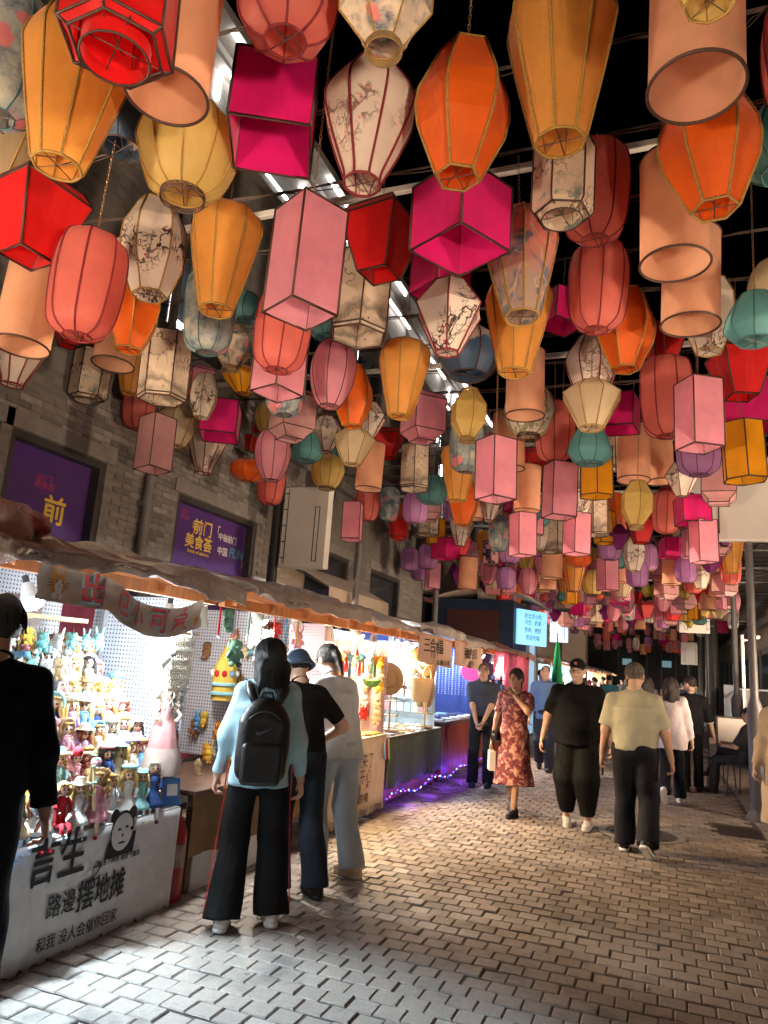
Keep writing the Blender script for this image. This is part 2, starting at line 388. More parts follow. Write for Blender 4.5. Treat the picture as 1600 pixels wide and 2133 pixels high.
for y in np.arange(3.2, 40, 2.85):
    q = MB()
    for (a, b, c, d) in ((0, 1.5, 7.55, 7.65), (0, 1.5, 5.3, 5.4), (0, .1, 5.4, 7.55), (1.4, 1.5, 5.4, 7.55), (.7, .8, 5.4, 7.55)): q.box((.035, y+(a+b)/2, (c+d)/2), (.09, b-a, d-c))
    wn = part('window', q, M_FRAME, BL); part('pane', MB().box((.004, y+.75, 6.47), (.02, 1.3, 2.15)), MATS['dark_glass'], wn)
# striped door awning on the left facade
t_ = thing('door_awning', 'beige canvas awning with scalloped valance over a doorway in the grey wall', 'awning', (WX, 9.9, 2.75))
M_CANVAS = mat('beige_canvas', (.42, .34, .27), .85, .1, 6)
q = MB(); q.grid(lambda u, v: (.05+v*.75, u*2.6, .35-v*.38), 8, 3)
part('canopy', q, M_CANVAS, t_)
q = MB(); q.grid(lambda u, v: (.81, u*2.6, -.03-v*(.22+.05*abs(math.sin(u*math.pi*11)))), 88, 2); part('valance', q, M_CANVAS, t_)
part('frame', MB().tube([(.03, 0, .3), (.8, 0, -.04)], .015).tube([(.03, 2.6, .3), (.8, 2.6, -.04)], .015), M_FRAME, t_)
t_ = thing('shop_sign', 'pale leaf-shaped shop sign fixed on the wall beside the scalloped awning', 'sign', (WX+.35, 13.0, 2.45))
pts = [(-.55, .0), (-.5, .25), (-.3, .3), (-.2, .42), (.1, .4), (.3, .25), (.55, .2), (.6, 0), (.45, -.3), (.2, -.42), (.0, -.3), (-.3, -.22)]
q = MB(); n = len(pts); q.add([(0, a, b) for a, b in pts]+[(.06, a, b) for a, b in pts], [tuple(range(n))[::-1], tuple(range(n, 2*n))]+[(i, (i+1) % n, n+(i+1) % n, n+i) for i in range(n)]); part('board', q, M_CANVAS, t_)
part('bracket', MB().box((-.18, 0, 0), (.36, .05, .05)), M_FRAME, t_)
# light wall panel beside the awning
t_ = thing('door_panel', 'blank pale blue door panel under the scalloped awning', 'door', (WX+.02, 9.5, .03)); part('leaf', MB().box((.02, 0, 1.35), (.05, 1.15, 2.7), bevel=.01), mat('pale_panel', (.36, .42, .47), .5, .06, 3), t_)
part('handle', MB().tube([(.07, .45, 1.0), (.11, .45, 1.0), (.11, .45, 1.25), (.07, .45, 1.25)], .012), M_IRON, t_)
# ---- right building
RX = 4.4
BR = thing('right_building', 'dim brown brick building with a stone ledge on the far side of the lane', 'building', (RX, 0, 0))
M_BROWNBRICK = brick_mat('brown_brick', (.20, .16, .13), (.30, .25, .20), (.16, .13, .11))
q = MB(); q.box((.4, 45, 5.5), (.8, 150, 11)); part('wall', q, M_BROWNBRICK, BR)
for z, d in ((5.3, .5), (4.55, .3), (8.6, .3)): part('ledge', MB().box((.1-d/2, 45, z), (d+.2, 150, .28)), M_TRIM, BR)
M_SHUT = mat('dark_shutter', (.06, .058, .06), .6, .15, 5)
for y in np.arange(-8, 60, 4.2):
    f_ = part('shop_front', MB().box((-.06, y+1.8, 1.9), (.1, 3.2, 3.2)), M_SHUT, BR)
    for k in range(4): part('pane', MB().box((-.125, y+.62+k*.79, 1.95), (.02, .7, 2.5)), MATS['dark_glass'], f_)
# ---- far end: dark portico closing the street
FE = thing('far_building', 'dark building closing the far end of the lane with pale stone piers', 'building', (0, 62, 0))
part('wall', MB().box((0, 3, 4), (24, 4, 8)), mat('far_dark', (.07, .07, .08), .9, .3, .6), FE)
for x in (-9, -6.2): part('pier', MB().box((x+.0, .6, 3), (1.0, .8, 6)), mat('pale_stone', (.5, .42, .34), .8, .1, 2), FE)
for k in range(9): part('column', MB().box((-4.4+k*1.1, .9, 2.5), (.14, .3, 5)), M_FRAME, FE)
for k, x in enumerate((-2.6, .4)): part('window', MB().box((x, .8, 3.2), (.7, .2, .5)), emit('far_window', (.45, .85, 1.0), .07), FE)
# pier of pale stone on the left, mid distance
t_ = thing('stone_pier', 'tall pale stone pier with a dark joint beside the far stalls', 'pier', (-4.9, 33, 0))
part('shaft', MB().box((0, 0, 2.7), (1.4, 1.2, 5.4), bevel=.02).box((1.3, .6, 2.6), (1.0, 1.0, 5.2), bevel=.02), mat('pale_pier', (.5, .40, .32), .8, .12, 1.5), t_)
part('capital', MB().box((0, 0, 5.5), (1.6, 1.4, .2), bevel=.02), M_TRIM, t_)
# ---- steel tie beams and lantern cables over the lane
M_WHITESTEEL = mat('white_steel', (.62, .60, .56), .5, .1, 3)
CABZ = 5.0
for k, y in enumerate((4.45, 7.6, 10.75, 13.9, 17.05, 20.2, 23.35, 26.5, 29.65, 42, 44)):
    b_ = tag(part('steel_beam', MB().box((0, 0, 0), (9.9, .05, .055), bevel=.006), M_WHITESTEEL, None, loc=(-.55, y, CABZ+.10)), 'white square steel tie beam spanning the lane between the two facades', 'beam', 'steel beams over the lane')
M_CABLE = mat('cable_black', (.07, .04, .03), .6, .3, 30)
CAB = 0.65
def cabz(x): return CABZ-.16*(1-((x+.55)/4.9)**2)
def cable_mesh(seed):
    rg = random.Random(seed); q = MB()
    for s_ in range(3):
        dz = [rg.uniform(-.018, .018) for _ in range(45)]; dy = [rg.uniform(-.018, .018) for _ in range(45)]
        q.tube([(-5.45+i*9.8/44, dy[i] if s_ else 0, cabz(-5.45+i*9.8/44)+(dz[i] if s_ else 0)-(.02 if s_ == 2 else 0)) for i in range(45)], .008 if s_ == 0 else .005, 4)
    x = rg.uniform(-3, 2)   # a loop of slack wire
    q.tube([(x+.18*math.sin(a), .02*math.cos(3*a), cabz(x)-.05+.05*math.cos(a*2)) for a in np.linspace(0, 6.2, 16)], .003, 4)
    return q.mesh('cable')
CABM = [cable_mesh(i) for i in range(4)]
cab_ys = [.7+i*CAB for i in range(48)]+[40.0+i*.9 for i in range(9)]
for i, y in enumerate(cab_ys):
    tag(obj('lantern_cable', CABM[i % 4], M_CABLE, None, loc=(0, y, 0)), 'thin black bundle of cables strung across the lane to carry the lanterns', 'cable', 'cables over the lane')
# ---- poles and box signs
M_POLE = mat('pole_grey', (.13, .125, .13), .45, .12, 6, .3)
M_POLEB = mat('pole_black', (.03, .03, .032), .45, .12, 6, .3)
def pole(x, y, h, r0, r1, m, label, step=1.35):
    t_ = thing('lamp_pole', label, 'pole', (x, y, .02))
    part('shaft', MB().lathe([(r0, .1), (r0, step), (r1*1.15, step+.12), (r1, step+.16), (r1, h)], 16, cap1=True), m, t_, True, auto=40)
    part('base', MB().lathe([(r0*1.6, 0), (r0*1.6, .06), (r0*1.15, .1), (r0, .14)], 16), m, t_, True, auto=40); return t_
pole(1.10, 10.5, 4.9, .095, .05, M_POLE, 'slim grey street pole beside the beige jacket, carrying a wide blank box sign')
pole(1.62, 19.0, 4.9, .13, .065, M_POLE, 'slim grey street pole behind the cafe table')
pole(1.66, 27.5, 5.2, .16, .16, M_POLEB, 'thick black street pole behind the white menu board')
pole(1.42, 26.5, 4.9, .09, .06, M_POLEB, 'thin black street pole close beside the thick black pole')
pole(1.75, 38.0, 5.0, .12, .11, M_POLEB, 'black street pole near the grey storage boxes')
pole(1.5, 46.0, 5.0, .12, .11, M_POLEB, 'black street pole among the far crowd')
pole(-5.1, 8.85, 5.0, .075, .075, M_POLEB, 'black pole against the grey wall beside the purple slogan poster')
pole(-4.4, 14.5, 4.6, .06, .06, M_POLE, 'thin grey pole behind the bamboo bag stall')
pole(-4.55, 10.6, 4.6, .06, .055, M_POLE, 'thin grey pole in front of the scalloped awning')
M_SIGNW = mat('sign_white', (.55, .52, .49), .6, .05, 2, bmp=.02)
def box_sign(name, x, y, z, wd, ht, label, side=1, m=None):
    t_ = thing(name, label, 'sign', (x, y, z))
    part('panel', MB().box((0, 0, ht/2), (wd, .16, ht), bevel=.012), m or M_SIGNW, t_)
    q = MB(); Y = -.0835; lw = max(.010, wd*.012)
    def rect(x0, x1, z0, z1):
        for a, b, c, d in ((x0, x1, z0, z0+lw), (x0, x1, z1-lw, z1), (x0, x0+lw, z0, z1), (x1-lw, x1, z0, z1)): q.box(((a+b)/2, Y, (c+d)/2), (b-a, .005, d-c))
    cx = side*wd*.28; rect(cx-wd*.055, cx+wd*.055, ht*.08, ht*.75)
    ex = -side*wd*.40; rect(ex-lw, ex, ht*.05, ht*.97)
    for k in range(5): q.box((ex-side*wd*.05, Y, ht*(.12+.2*k)), (wd*.1, .005, lw*1.4))
    part('fretwork', q, M_BLACKP, t_)
    part('bracket', MB().box((-side*(wd/2+.06), 0, ht*.2), (.12, .04, .05)).box((-side*(wd/2+.06), 0, ht*.85), (.12, .04, .05)), M_FRAME, t_)
    return t_
box_sign('box_sign', -4.62, 8.85, 2.83, .68, 1.15, 'blank white box sign on a black pole beside the purple posters', 1)
box_sign('box_sign', 1.0, 10.42, 3.52, 1.12, 1.12, 'large blank white box sign with black fretwork hung on the right-hand grey pole', -1)
box_sign('box_sign', -4.0, 18.0, 3.18, .66, .98, 'blank white box sign with a black ladder pattern among the lanterns over the far stalls', 1)
box_sign('box_sign', 1.05, 26.5, 3.35, .95, 1.25, 'blank white box sign on the thin black pole under the last lanterns', -1)
box_sign('box_sign', 1.25, 38.0, 2.6, .72, 1.05, 'small blank white box sign on the black pole near the grey storage boxes', -1)
box_sign('box_sign', -3.2, 25.0, 2.75, .58, .95, 'backlit bluish white box sign in front of the dark wall above the green parasol', 1, emit('sign_lit', (.55, .75, 1.0), .28))
# ================================================================== LANTERNS
def cloth(name, col, tr=.42, pr=None, rough=.5, spec=.35):
    if name in MATS: return MATS[name]
    m, t, b = nodes(name); v = ocoord(t)
    n1 = noise(t, 5, 3, v); n2 = noise(t, 160, 2, v)
    c = ramp(t, n1, [(.3, tuple(x*.86 for x in col)), (.7, tuple(min(1, x*1.06) for x in col))])
    if pr: c = pr(t, v, c)
    t.links.new(c, b.inputs['Base Color']); b.inputs['Roughness'].default_value = rough; b.inputs['Specular IOR Level'].default_value = spec
    b.inputs['Sheen Weight'].default_value = .25; b.inputs['Sheen Roughness'].default_value = .4
    bump(t, b, math_(t, 'ADD', math_(t, 'MULTIPLY', noise(t, 6, 3, ocoord(t, (1.4, 1.4, .55)), .55, .6), 1.0), math_(t, 'MULTIPLY', n2, .04)), .5, .022)
    tl = nn(t, 'ShaderNodeBsdfTranslucent'); t.links.new(c, tl.inputs[0])
    mx = nn(t, 'ShaderNodeMixShader'); mx.inputs[0].default_value = tr
    out = t.nodes['Material Output']; t.links.new(b.outputs[0], mx.inputs[1]); t.links.new(tl.outputs[0], mx.inputs[2]); t.links.new(mx.outputs[0], out.inputs[0])
    MATS[name] = m; return m
def thresh(t, f, a, w_=.02, inv=False):
    return ramp(t, f, [(max(0, a-w_), (1,)*3 if inv else (0,)*3), (min(1, a+w_), (0,)*3 if inv else (1,)*3)])
def line(t, f, w_=.012):   # thin contour where noise crosses the middle
    return thresh(t, math_(t, 'ABSOLUTE', math_(t, 'SUBTRACT', f, .5)), w_, w_*.4, True)
def voro(t, v, sc, rnd=1.0):
    n = nn(t, 'ShaderNodeTexVoronoi'); n.inputs['Scale'].default_value = sc; t.links.new(v, n.inputs['Vector']); n.inputs['Randomness'].default_value = rnd
    return n.outputs['Distance']
def zc(t, v):
    s_ = nn(t, 'ShaderNodeSeparateXYZ'); t.links.new(v, s_.inputs[0]); return s_.outputs[2]
def pr_plum(t, v, c, br=(.06, .035, .03), fl=(.45, .03, .05), dens=.5):
    mask = thresh(t, noise(t, 3.2, 1, v), .49, .03)
    b_ = math_(t, 'MULTIPLY', line(t, noise(t, 7, 3, v, .5, .6), .02), mask)
    c = mixc(t, b_, c, br)
    tw = math_(t, 'MULTIPLY', line(t, noise(t, 17, 2, v, .5, .4), .014), mask); c = mixc(t, tw, c, br)
    fm = math_(t, 'MULTIPLY', thresh(t, voro(t, v, 34), .24, .05, True), math_(t, 'MULTIPLY', mask, thresh(t, noise(t, 9, 2, v), dens, .03)))
    return mixc(t, fm, c, fl)
def pr_blossom(t, v, c): return pr_plum(t, v, c, (.30, .20, .17), (.75, .30, .30), .47)
def pr_floral(t, v, c):
    c = pr_plum(t, v, c, (.16, .12, .08), (.72, .22, .25), .46)
    g_ = math_(t, 'MULTIPLY', thresh(t, noise(t, 13, 4, v), .6, .05), thresh(t, zc(t, v), .16, .1, True))
    return mixc(t, g_, c, (.20, .24, .22))
def pr_ink(t, v, c):
    z = zc(t, v); h = math_(t, 'ADD', math_(t, 'MULTIPLY', noise(t, 6, 4, v, .6), .55), math_(t, 'MULTIPLY', z, -1.25))
    c = mixc(t, ramp(t, h, [(.02, (0,)*3), (.16, (.75,)*3), (.22, (.25,)*3), (.40, (.95,)*3)]), c, (.10, .09, .08))
    br = math_(t, 'MULTIPLY', line(t, noise(t, 6, 2, v, .5, .3), .008), thresh(t, z, .26, .05)); c = mixc(t, br, c, (.2, .13, .1))
    bd = math_(t, 'MULTIPLY', thresh(t, voro(t, v, 15), .10, .03, True), thresh(t, noise(t, 5, 1, v), .55, .02)); return mixc(t, bd, c, (.06, .05, .05))
def pr_peony(t, v, c):
    c = mixc(t, thresh(t, noise(t, 7, 5, v, .7), .53, .10), c, (.10, .13, .19)); c = mixc(t, thresh(t, noise(t, 5.5, 2, v, .5), .60, .02), c, (.72, .22, .24))
    return mixc(t, thresh(t, noise(t, 6.3, 4, v), .36, .06, True), c, (.60, .55, .45))
def pr_blue(t, v, c):
    z = zc(t, v); h = math_(t, 'ADD', math_(t, 'MULTIPLY', noise(t, 5, 5, v, .65), .5), math_(t, 'MULTIPLY', z, -.9))
    return mixc(t, ramp(t, h, [(.02, (.0,)*3), (.06, (1,)*3)]), mixc(t, thresh(t, noise(t, 5, 2, v), .55, .1), (.55, .42, .33), (.22, .3, .42)), c)
def pr_dark(t, v, c):
    c = mixc(t, thresh(t, noise(t, 6, 3, v, .6), .50, .02), c, (.03, .03, .08)); return mixc(t, math_(t, 'MULTIPLY', thresh(t, voro(t, v, 24), .26, .04, True), thresh(t, noise(t, 6, 3, v, .6), .5, .02)), c, (.7, .62, .6))
def pr_deer(t, v, c):
    return mixc(t, math_(t, 'MULTIPLY', thresh(t, noise(t, 9, 5, v, .7), .57, .03), .8), c, (.16, .14, .15))
def pr_coral(t, v, c):
    c = mixc(t, thresh(t, zc(t, v), .30, .12, True), c, (.42, .30, .25)); c = mixc(t, thresh(t, noise(t, 7, 4, v, .6, .5), .54, .04), c, (.16, .19, .26)); return mixc(t, line(t, noise(t, 5, 2, v, .5, .4), .012), c, (.6, .4, .3))
def pr_bamboo(t, v, c):
    return mixc(t, math_(t, 'MULTIPLY', thresh(t, noise(t, 11, 4, v, .65, .6), .56, .03), .85), c, (.20, .26, .10))
def pr_pale(t, v, c):
    return mixc(t, thresh(t, noise(t, 7, 3, v), .55, .04), c, (.55, .20, .20))
LC = dict(peach=(.84, .46, .29), amber=(.82, .40, .09), orange=(.85, .15, .012), magenta=(.76, .012, .20), pink=(.84, .36, .46), mauve=(.66, .37, .38), red=(.70, .008, .010),
          coral=(.80, .22, .18), yellow=(.76, .56, .19), teal=(.17, .42, .42), cream=(.74, .60, .40), purple=(.62, .30, .60), plum=(.27, .02, .19), olive=(.58, .50, .08), gold=(.88, .40, .012),
          white=(.82, .71, .62), sand=(.80, .65, .50), greyg=(.42, .46, .43), navy=(.06, .11, .20), rose=(.74, .36, .38))
def LM(k):
    P = dict(white_blossom=('white', pr_blossom), white_red=('white', pr_plum), sand_ink=('sand', pr_ink), sand_floral=('sand', pr_floral), cream_plum=('white', pr_plum), greyg_peony=('greyg', pr_peony),
             navy_blue=('navy', pr_blue), rose_dark=('rose', pr_dark), white_deer=('white', pr_deer), coral_pr=('coral', pr_coral), white_bamboo=('white', pr_bamboo), sand_peony=('sand', pr_peony))
    if k in P: return cloth('shade_'+k, LC[P[k][0]], .35, P[k][1])
    return cloth('shade_'+k, LC[k], .38 if k in ('red', 'orange', 'magenta') else .56)
M_RIBD = mat('rib_dark', (.055, .022, .015), .6, .2, 40); M_RIBR = mat('rib_crimson', (.20, .012, .02), .65, .2, 60, bmp=.4); M_RIBG = mat('rib_gold_cord', (.33, .19, .04), .7, .25, 90, bmp=.5)
M_RIBT = mat('rib_teal', (.03, .12, .13), .6, .2, 40); M_COLLAR = mat('collar_brown', (.24, .15, .06), .55, .2, 30); M_CHAIN = mat('chain_metal', (.34, .22, .13), .4, .2, 40, .8)
# key: W, H, n, flat(0..1), smooth profile, [(r, z)], rib material, rib radius, extras, shape words
LT = {
 'CYL': (.34, .60, 0, 0, 0, [(1, 0), (1, .33), (1, .66), (1, 1)], M_RIBD, .006, '', 'straight cylinder lantern with dark wire rims'),
 'VASE': (.42, .64, 8, .55, 1, [(.45, 0), (.50, .05), (.76, .4), (.97, .72), (1, .82), (.88, .94), (.6, 1)], M_RIBG, .0055, 'x', 'vase-shaped lantern tapering down to a narrow mouth'),
 'ORB': (.40, .60, 6, 1, 0, [(.46, 0), (.92, .36), (1, .52), (.96, .66), (.55, 1)], M_RIBG, .006, 'x', 'six-sided barrel lantern with gold cord seams'),
 'CUBE': (.36, .36, 4, 1, 0, [(1, 0), (1, .5), (1, 1)], M_RIBD, .007, '', 'cube lantern with dark edges and open base'),
 'BOX': (.25, .54, 4, 1, 0, [(1, 0), (1, .5), (1, 1)], M_RIBD, .006, '', 'tall square box lantern with dark edges'),
 'BOXL': (.36, .52, 4, 1, 0, [(.60, 0), (.60, .05), (1, .2), (1, .6), (1, .88), (.75, 1)], M_RIBD, .0055, '', 'square lantern with chamfered shoulders'),
 'TAPER': (.37, .42, 4, 1, 0, [(.50, 0), (.75, .42), (1, .84), (.78, 1)], M_RIBD, .007, '', 'square lantern tapering down to a small base'),
 'CAPS': (.37, .58, 8, .6, 1, [(.40, 0), (.72, .06), (.9, .18), (1, .5), (.98, .78), (.84, .94), (.52, 1)], M_RIBR, .005, 'x', 'long rounded lantern with crimson ribs'),
 'VASEP': (.42, .64, 8, .5, 1, [(.40, 0), (.43, .07), (.72, .3), (1, .58), (.95, .72), (.62, .9), (.42, 1)], M_RIBR, .006, 'x', 'bulging vase lantern with crimson ribs'),
 'ROUND': (.46, .48, 10, .5, 1, [(.42, .06), (.72, .16), (.97, .45), (1, .58), (.85, .84), (.48, 1)], M_RIBG, .0045, 'lx', 'round lantern with a pierced lattice collar'),
 'HEXP': (.40, .56, 6, 1, 0, [(.92, 0), (1, .04), (1, .5), (1, 1)], M_RIBD, .006, '', 'six-sided lantern'),
 'HEXF': (.36, .50, 6, 1, 0, [(.9, .06), (1, .12), (1, .5), (1, 1)], M_RIBD, .006, 'ix', 'six-sided lantern with a round ring below'),
 'TEAL': (.38, .33, 8, .45, 1, [(.60, 0), (.92, .17), (1, .34), (.78, .72), (.5, 1)], M_RIBT, .0045, 'x', 'squat pear-shaped lantern'),
 'BLUE': (.44, .36, 8, .35, 1, [(.62, 0), (.95, .28), (1, .5), (.9, .78), (.5, 1)], M_RIBD, .0045, 'x', 'squat round lantern'),
 'OCTY': (.32, .50, 6, 1, 0, [(.42, .08), (.98, .36), (1, .70), (.5, .96)], M_RIBG, .004, 'bB', 'lozenge lantern with a brown collar'),
 'DIAM': (.42, .44, 6, 1, 0, [(.34, 0), (1, .60), (.42, 1)], M_RIBR, .0055, 'x', 'double-cone lantern'),
 'DIAMP': (.32, .42, 4, 1, 0, [(.25, 0), (1, .55), (.25, 1)], M_RIBD, .004, '', 'four-sided double-cone lantern'),
 'HEXA': (.34, .48, 6, 1, 0, [(1, 0), (1, .5), (1, 1)], M_RIBD, .006, '', 'six-sided prism lantern'),
 'PURP': (.40, .46, 8, .6, 1, [(.45, 0), (.85, .1), (1, .38), (.96, .8), (.58, 1)], M_RIBD, .0035, 'x', 'plump rounded lantern'),
 'MEL': (.38, .58, 8, .5, 1, [(.42, 0), (.8, .2), (1, .52), (.85, .82), (.36, 1)], M_RIBD, .004, 'x', 'melon-shaped lantern with thin dark ribs'),
 'CONE': (.46, .36, 8, .9, 0, [(.40, 0), (1, .74), (.55, 1)], M_RIBG, .0045, 'x', 'wide funnel-shaped lantern'),
 'DISC': (.44, .24, 10, .7, 1, [(.3, 0), (.72, .35), (1, .72), (.6, 1)], M_RIBD, .004, 'x', 'saucer-shaped lantern'),
 'OBL': (.46, .26, 8, .4, 1, [(.3, 0), (.85, .2), (1, .5), (.85, .8), (.3, 1)], M_RIBD, .003, '', 'flattened oval lantern'),
 'REDH': (.38, .42, 6, 1, 0, [(.82, .1), (1, .14), (1, .5), (1, .9), (.8, 1)], M_RIBD, .0055, 'ix', 'six-sided lantern with a round ring collar'),
 'GREYP': (.36, .58, 8, .4, 1, [(.40, 0), (.75, .06), (.92, .2), (1, .55), (.95, .85), (.52, 1)], M_RIBT, .003, 'x', 'long rounded lantern'),
 'PRH': (.36, .58, 6, 1, 0, [(.54, 0), (.95, .34), (1, .55), (.95, .76), (.6, 1)], M_RIBG, .005, 'x', 'six-sided barrel lantern with gold seams'),
 'PRC': (.46, .50, 6, 1, 0, [(.38, .08), (.98, .48), (1, .7), (.55, .96)], M_RIBG, .005, 'bB', 'six-sided lantern with a brown wooden collar'),
}
SHADE_WORDS = dict(peach='peach', amber='amber orange', orange='bright orange', magenta='magenta', pink='pink', mauve='dusty pink', red='red', coral='coral', yellow='pale yellow', teal='teal', cream='cream', purple='lilac', plum='dark plum', olive='olive yellow', gold='golden amber',
                   white_blossom='white cherry-blossom printed', white_red='white red-tree printed', sand_ink='beige ink-landscape printed', sand_floral='beige bird-and-blossom printed', cream_plum='white plum-branch printed', greyg_peony='grey green peony printed', navy_blue='dark blue mountain printed',
                   rose_dark='pink and navy blossom printed', white_deer='white deer printed', coral_pr='coral and grey landscape printed', white_bamboo='white bamboo printed', sand_peony='beige and blue flower printed')
def resample(prof, smooth):
    if not smooth: return list(prof)
    P = [prof[0]]+list(prof)+[prof[-1]]; out = []
    for i in range(1, len(P)-2):
        for k in range(3):
            t = k/3; a, b, c, d = (np.array(P[j]) for j in (i-1, i, i+1, i+2))
            out.append(tuple(.5*((2*b)+(c-a)*t+(2*a-5*b+4*c-d)*t*t+(3*b-a-3*c+d)*t**3)))
    out.append(prof[-1]); return out
LCACHE = {}
def lmesh(key):
    """meshes of one lantern kind, unit scale, base ring at z=0"""
    if key in LCACHE: return LCACHE[key]
    W, H, n, flat, sm, prof, rm, rr, ex, _ = LT[key]
    pr = resample(prof, sm); hw = W/2
    if n == 4: hw = W/2*math.sqrt(2)
    ns = n if n else 36; sub = 1 if (flat == 1) else 4
    if n == 0: sub = 1
    N = ns*sub; ph = math.pi/4 if n == 4 else 0
    def rad(th):
        if n == 0: return 1
        a = (th % (2*math.pi/n))-math.pi/n; p = math.cos(math.pi/n)/math.cos(a); return 1+(p-1)*flat
    rows = []
    for r_, z in pr: rows.append([(r_*hw*rad(2*math.pi*k/N)*math.cos(2*math.pi*k/N+ph), r_*hw*rad(2*math.pi*k/N)*math.sin(2*math.pi*k/N+ph), z*H) for k in range(N)])
    q = MB(); v = [p for row in rows for p in row]; f = [(i*N+k, i*N+(k+1) % N, (i+1)*N+(k+1) % N, (i+1)*N+k) for i in range(len(rows)-1) for k in range(N)]
    # faceted panels are subdivided inwards so that the cloth sags a little between the bars
    q.add(v, f); out = {}
    if flat == 1:
        q = MB()
        for i in range(len(rows)-1):
            for k in range(n):
                a, b, c, d = (Vector(x) for x in (rows[i][k], rows[i][(k+1) % N], rows[i+1][(k+1) % N], rows[i+1][k])); nv = (b-a).cross(d-a).normalized()
                S = 4
                def fn(u, w_, a=a, b=b, c=c, d=d, nv=nv): return (a*(1-u)+b*u)*(1-w_)+(d*(1-u)+c*u)*w_-nv*(.016*W*math.sin(math.pi*u))
                q.grid(fn, S, 2)
    out['shade'] = q.mesh('shade', True, auto=35 if flat == 1 else None)
    def ring(i, r=rr): return MB().tube([(p[0]*1.006, p[1]*1.006, p[2]) for p in rows[i][::max(1, sub//2)]], r, 5, closed=True)
    out['bottom_rim'] = ring(0, rr*1.15).mesh('bottom_rim', True); out['top_rim'] = ring(-1).mesh('top_rim', True)
    mids = [i for i, (r_, z) in enumerate(pr) if 0 < i < len(pr)-1 and flat == 1 and key in ('TAPER', 'BOXL', 'HEXP', 'REDH') and (abs(pr[i+1][0]-r_) > .02) != (abs(pr[i-1][0]-r_) > .02 and key != 'TAPER') and r_ >= .9]
    out['hoop'] = [ring(i).mesh('hoop', True) for i in mids]
    if n: out['rib'] = MB().tube([((r_*hw+rr*.5)*math.cos(ph), (r_*hw+rr*.5)*math.sin(ph), z*H) for r_, z in pr], rr, 5).mesh('rib', True)
    if 'x' in ex:
        r0 = pr[0][0]*hw*.98; z0 = pr[0][1]*H+.004
        out['cross_wire'] = MB().tube([(-r0, 0, z0), (r0, 0, z0)], .0028, 4).tube([(0, -r0, z0), (0, r0, z0)], .0028, 4).tube([(-r0*.5, -r0*.7, z0), (-r0*.1, -r0*.1, z0+.03), (r0*.1, r0*.1, z0+.01), (r0*.3, r0*.5, z0+.05)], .0025, 4).mesh('cross_wire')
    if n == 4: out['top_bar'] = MB().tube([(-W/2*pr[-1][0], 0, H), (W/2*pr[-1][0], 0, H)], .004, 4).tube([(0, -W/2*pr[-1][0], H), (0, W/2*pr[-1][0], H)], .004, 4).mesh('top_bar')
    else:
        r1 = pr[-1][0]*hw; out['top_bar'] = MB().tube([(-r1, 0, H*pr[-1][1]), (r1, 0, H*pr[-1][1])], .004, 4).mesh('top_bar')
    if 'b' in ex: r0 = pr[0][0]*hw; out['collar'] = MB().lathe([(r0*1.0, pr[0][1]*H), (r0*1.06, pr[0][1]*H-.008), (r0*1.06, 0), (r0*.98, 0), (r0*.96, pr[0][1]*H)], 20).mesh('collar', True, auto=40)
    if 'B' in ex: r1 = pr[-1][0]*hw; out['cap_collar'] = MB().lathe([(r1, pr[-1][1]*H), (r1, H), (r1*.9, H)], 18).mesh('cap_collar')
    if 'i' in ex:
        r0 = pr[0][0]*hw*.72; out['ring_collar'] = MB().lathe([(r0, pr[0][1]*H+.02), (r0, .0)], 24).mesh('ring_collar', True); out['ring_rim'] = MB().tube([(r0*math.cos(a), r0*math.sin(a), 0) for a in np.linspace(0, 2*math.pi, 24, endpoint=False)], .0045, 5, closed=True).mesh('ring_rim', True)
    if 'l' in ex:
        q = MB(); r0 = pr[0][0]*hw
        for z in (0, H*.062, H*.03): q.tube([(r0*1.03*math.cos(a), r0*1.03*math.sin(a), z) for a in np.linspace(0, 2*math.pi, 24, endpoint=False)], .004 if z != H*.03 else .002, 4, closed=True)
        for k in range(36):
            for s_ in (-1, 1): q.tube([(r0*1.03*math.cos((k+s_*j*.5)*2*math.pi/36), r0*1.03*math.sin((k+s_*j*.5)*2*math.pi/36), j*H*.031) for j in range(3)], .0016, 3)
        out['lattice_collar'] = q.mesh('lattice_collar')
    # everything of the frame in one mesh for the lanterns far away
    q = MB()
    for nm in ('bottom_rim', 'top_rim', 'cross_wire', 'top_bar', 'ring_rim', 'lattice_collar'):
        if nm in out: me = out[nm]; q.add([v_.co for v_ in me.vertices], [tuple(p.vertices) for p in me.polygons])
    for me in out['hoop']: q.add([v_.co for v_ in me.vertices], [tuple(p.vertices) for p in me.polygons])
    for k in range(n):
        M = Matrix.Rotation(2*math.pi*k/n, 3, 'Z'); me = out['rib']; q.add([M @ v_.co for v_ in me.vertices], [tuple(p.vertices) for p in me.polygons])
    out['frame'] = q.mesh('frame', True); out['n'] = n; LCACHE[key] = out; return out
CHAINS = {}
def chain_mesh(L, near):
    k = (max(1, round(L/.05)), near)
    if k in CHAINS: return CHAINS[k]
    q = MB(); Lq = k[0]*.05
    if near:
        nl = max(1, int(Lq/.024))
        for i in range(nl):
            a = i % 2*math.pi/2; pts = [(.007*math.cos(t)*math.cos(a), .007*math.cos(t)*math.sin(a), (i+.5)*Lq/nl+.0155*math.sin(t)) for t in np.linspace(0, 2*math.pi, 8, endpoint=False)]
            q.tube(pts, .0022, 3, closed=True)
    else: q.tube([(0, 0, 0), (0, 0, Lq)], .004, 3)
    CHAINS[k] = q.mesh('chain'); return CHAINS[k]
